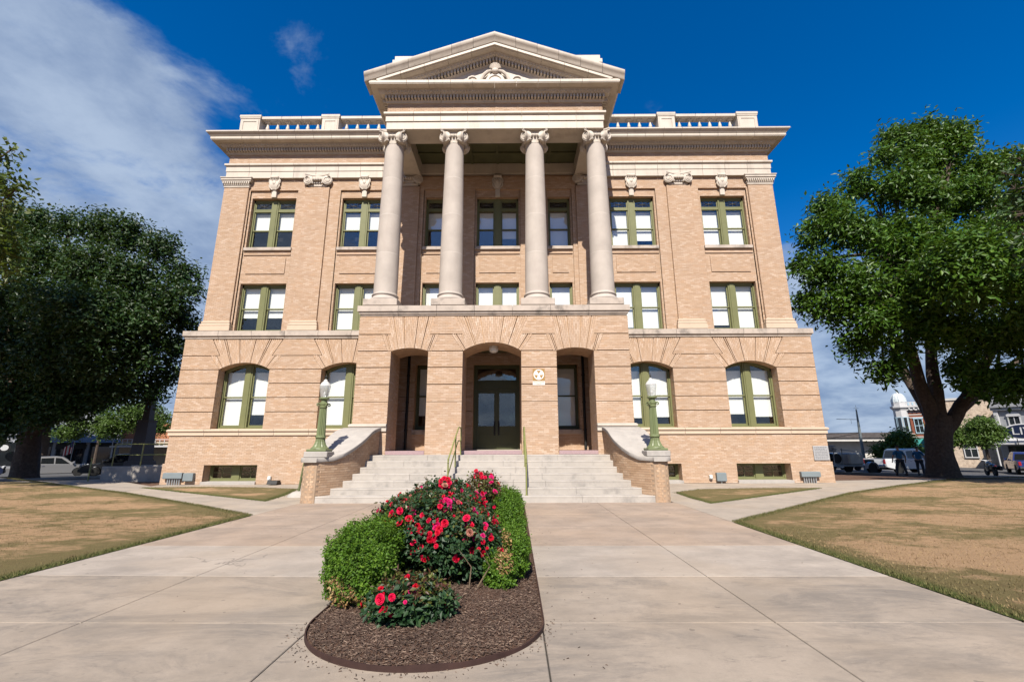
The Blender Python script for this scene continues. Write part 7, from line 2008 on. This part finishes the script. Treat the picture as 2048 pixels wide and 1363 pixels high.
# ================================================================ two men by the pickup
SKIN = pm('skin', (.42, .25, .18), .6, .05, 6); SHIRT = pm('blue_shirt_cloth', (.03, .16, .34), .85, .1, 6); JEAN = pm('dark_denim', (.045, .055, .075), .9, .15, 8); CAP = pm('dark_cap', (.06, .05, .05), .85, .1, 6); BOOT = pm('boot_leather', (.05, .035, .025), .7, .1, 6)
def skin_mesh(name, verts, edges, radii, mat, parent, root=0, sub=1):
    me = bpy.data.meshes.new(name); me.from_pydata(verts, edges, []); me.update()
    o = bpy.data.objects.new(name, me); link(o, parent, False); me.materials.append(mat)
    o.modifiers.new('skin', 'SKIN'); 
    sv = me.skin_vertices[0].data if me.skin_vertices else None
    if sv is None:
        bm_x = __import__('bmesh').new(); bm_x.from_mesh(me); bm_x.verts.layers.skin.verify(); bm_x.to_mesh(me); bm_x.free(); sv = me.skin_vertices[0].data
    for i, r in enumerate(radii): sv[i].radius = r if isinstance(r, tuple) else (r, r)
    sv[root].use_root = True
    s = o.modifiers.new('sub', 'SUBSURF'); s.levels = sub; s.render_levels = sub
    for p in me.polygons: p.use_smooth = True
    return o
def man(label, loc, rz, feet, hands, hat):
    t = tag(empty('person', loc, rz), label, 'person')
    (fl, fr_), (hl, hr) = feet, hands
    V = [(0, 0, .94), (0, 0, 1.12), (0, 0.01, 1.30), (0, 0, 1.46), (0, -.01, 1.54)]; E = [(0, 1), (1, 2), (2, 3), (3, 4)]; Rr = [(.15, .11), (.14, .11), (.165, .115), (.09, .07), (.058, .058)]
    def limb(parent, pts, rad_):
        p = parent
        for q, r_ in zip(pts, rad_): V.append(q); E.append((p, len(V) - 1)); Rr.append(r_); p = len(V) - 1
        return p
    for sx, f in ((-1, fl), (1, fr_)):
        hip = (sx * .10, 0, .90); knee = ((sx * .10 + f[0]) / 2 + sx * .02, f[1] / 2 - .03, .49)
        limb(0, [hip, knee, (f[0], f[1], .10), (f[0] + sx * .02, f[1] - .14, .045)], [(.10, .10), (.062, .062), (.045, .045), (.045, .035)])
    for sx, h in ((-1, hl), (1, hr)):
        sh = (sx * .19, 0, 1.42); el = ((sx * .22 + h[0]) / 2 + sx * .06, h[1] / 2 + .05, (1.40 + h[2]) / 2)
        w = limb(3, [sh, el, h], [(.065, .065), (.045, .045), (.032, .026)])
        d = Vector((h[0] - el[0], h[1] - el[1], h[2] - el[2])).normalized()
        palm = Vector(h) + d * .07; V.append(tuple(palm)); E.append((w, len(V) - 1)); Rr.append((.034, .016)); pi = len(V) - 1
        for k in range(4):
            b = palm + d * .03 + Vector(((k - 1.5) * .018, 0, 0)); ln = (.065, .078, .074, .056)[k]
            V.append(tuple(b + d * ln * .5)); E.append((pi, len(V) - 1)); Rr.append((.009, .009)); V.append(tuple(b + d * ln + Vector((0, -.02, 0)))); E.append((len(V) - 2, len(V) - 1)); Rr.append((.007, .007))
        V.append(tuple(Vector(h) + d * .05 + Vector((-sx * .035, -.02, 0)))); E.append((w, len(V) - 1)); Rr.append((.011, .011))
    V += [(0, -.015, 1.62), (0, -.01, 1.74)]; E += [(4, len(V) - 2), (len(V) - 2, len(V) - 1)]; Rr += [(.078, .092), (.062, .075)]
    skin_mesh('body', V, E, Rr, SKIN, t)
    # clothes over the same skeleton
    v = [(0, 0, .92), (0, 0, 1.12), (0, 0.01, 1.30), (0, 0, 1.45), (-.19, 0, 1.42), (.19, 0, 1.42)]; e = [(0, 1), (1, 2), (2, 3), (3, 4), (3, 5)]; r_ = [(.185, .145), (.175, .14), (.195, .145), (.10, .085), (.088, .085), (.088, .085)]
    for sx, h, k in ((-1, hl, 4), (1, hr, 5)):
        el = ((sx * .22 + h[0]) / 2 + sx * .06, h[1] / 2 + .05, (1.40 + h[2]) / 2); v.append(tuple(Vector(v[k]).lerp(Vector(el), .85))); e.append((k, len(v) - 1)); r_.append((.068, .068))
    skin_mesh('shirt', v, e, r_, SHIRT, t)
    v = [(0, 0, .96)]; e = []; r_ = [(.165, .125)]
    for sx, f in ((-1, fl), (1, fr_)):
        hip = (sx * .10, 0, .88); knee = ((sx * .10 + f[0]) / 2 + sx * .02, f[1] / 2 - .03, .49); k = len(v)
        v += [hip, knee, (f[0], f[1], .10)]; e += [(0, k), (k, k + 1), (k + 1, k + 2)]; r_ += [(.115, .115), (.082, .082), (.068, .068)]
    skin_mesh('jeans', v, e, r_, JEAN, t)
    for sx, f in ((-1, fl), (1, fr_)):
        m = MB(); m.ring([[(f[0] + .05 * math.cos(q) * k, f[1] - .06 + .14 * math.sin(q) * k, z) for q in np.linspace(0, 2 * PI, 13)[:-1]] for z, k in ((0, 1), (.05, 1), (.09, .8), (.12, .5))]); m.build('boot', BOOT, t, True, world=False)
    m = MB(); m.ball((0, -.085, 1.665), (.014, .022, .025), 6, 5)
    for sx in (-1, 1): m.ball((sx * .082, 0, 1.665), (.012, .02, .03), 6, 5)
    m.build('nose_and_ears', SKIN, t, True, world=False)
    m = MB(); m.ring([[(.088 * k * math.cos(q), -.012 + .103 * k * math.sin(q), z) for q in np.linspace(0, 2 * PI, 17)[:-1]] for z, k in ((1.70, 1.0), (1.745, 1.02), (1.79, .85), (1.82, .4))])
    if hat: m.ring([[(x, -.09 - .1 * (1 - (x / .08) ** 2), z) for x in np.linspace(-.075, .075, 7)] + [(.075, -.07, z), (-.075, -.07, z)] for z in (1.705, 1.715)])
    m.build('cap' if hat else 'hair', CAP, t, True, world=False)
    return t
man('man in a blue shirt and cap standing astride before the white pickup', G(25.0, 29.4, -.02), math.radians(170), ((-.27, .02), (.25, -.02)), ((-.36, -.05, .92), (.36, -.05, .92)), True)
man('man in a blue shirt half hidden behind the pecan trunk', G(26.9, 30.2, -.02), math.radians(120), ((-.12, .0), (.14, .0)), ((-.28, -.12, .95), (.26, -.22, 1.02)), False)
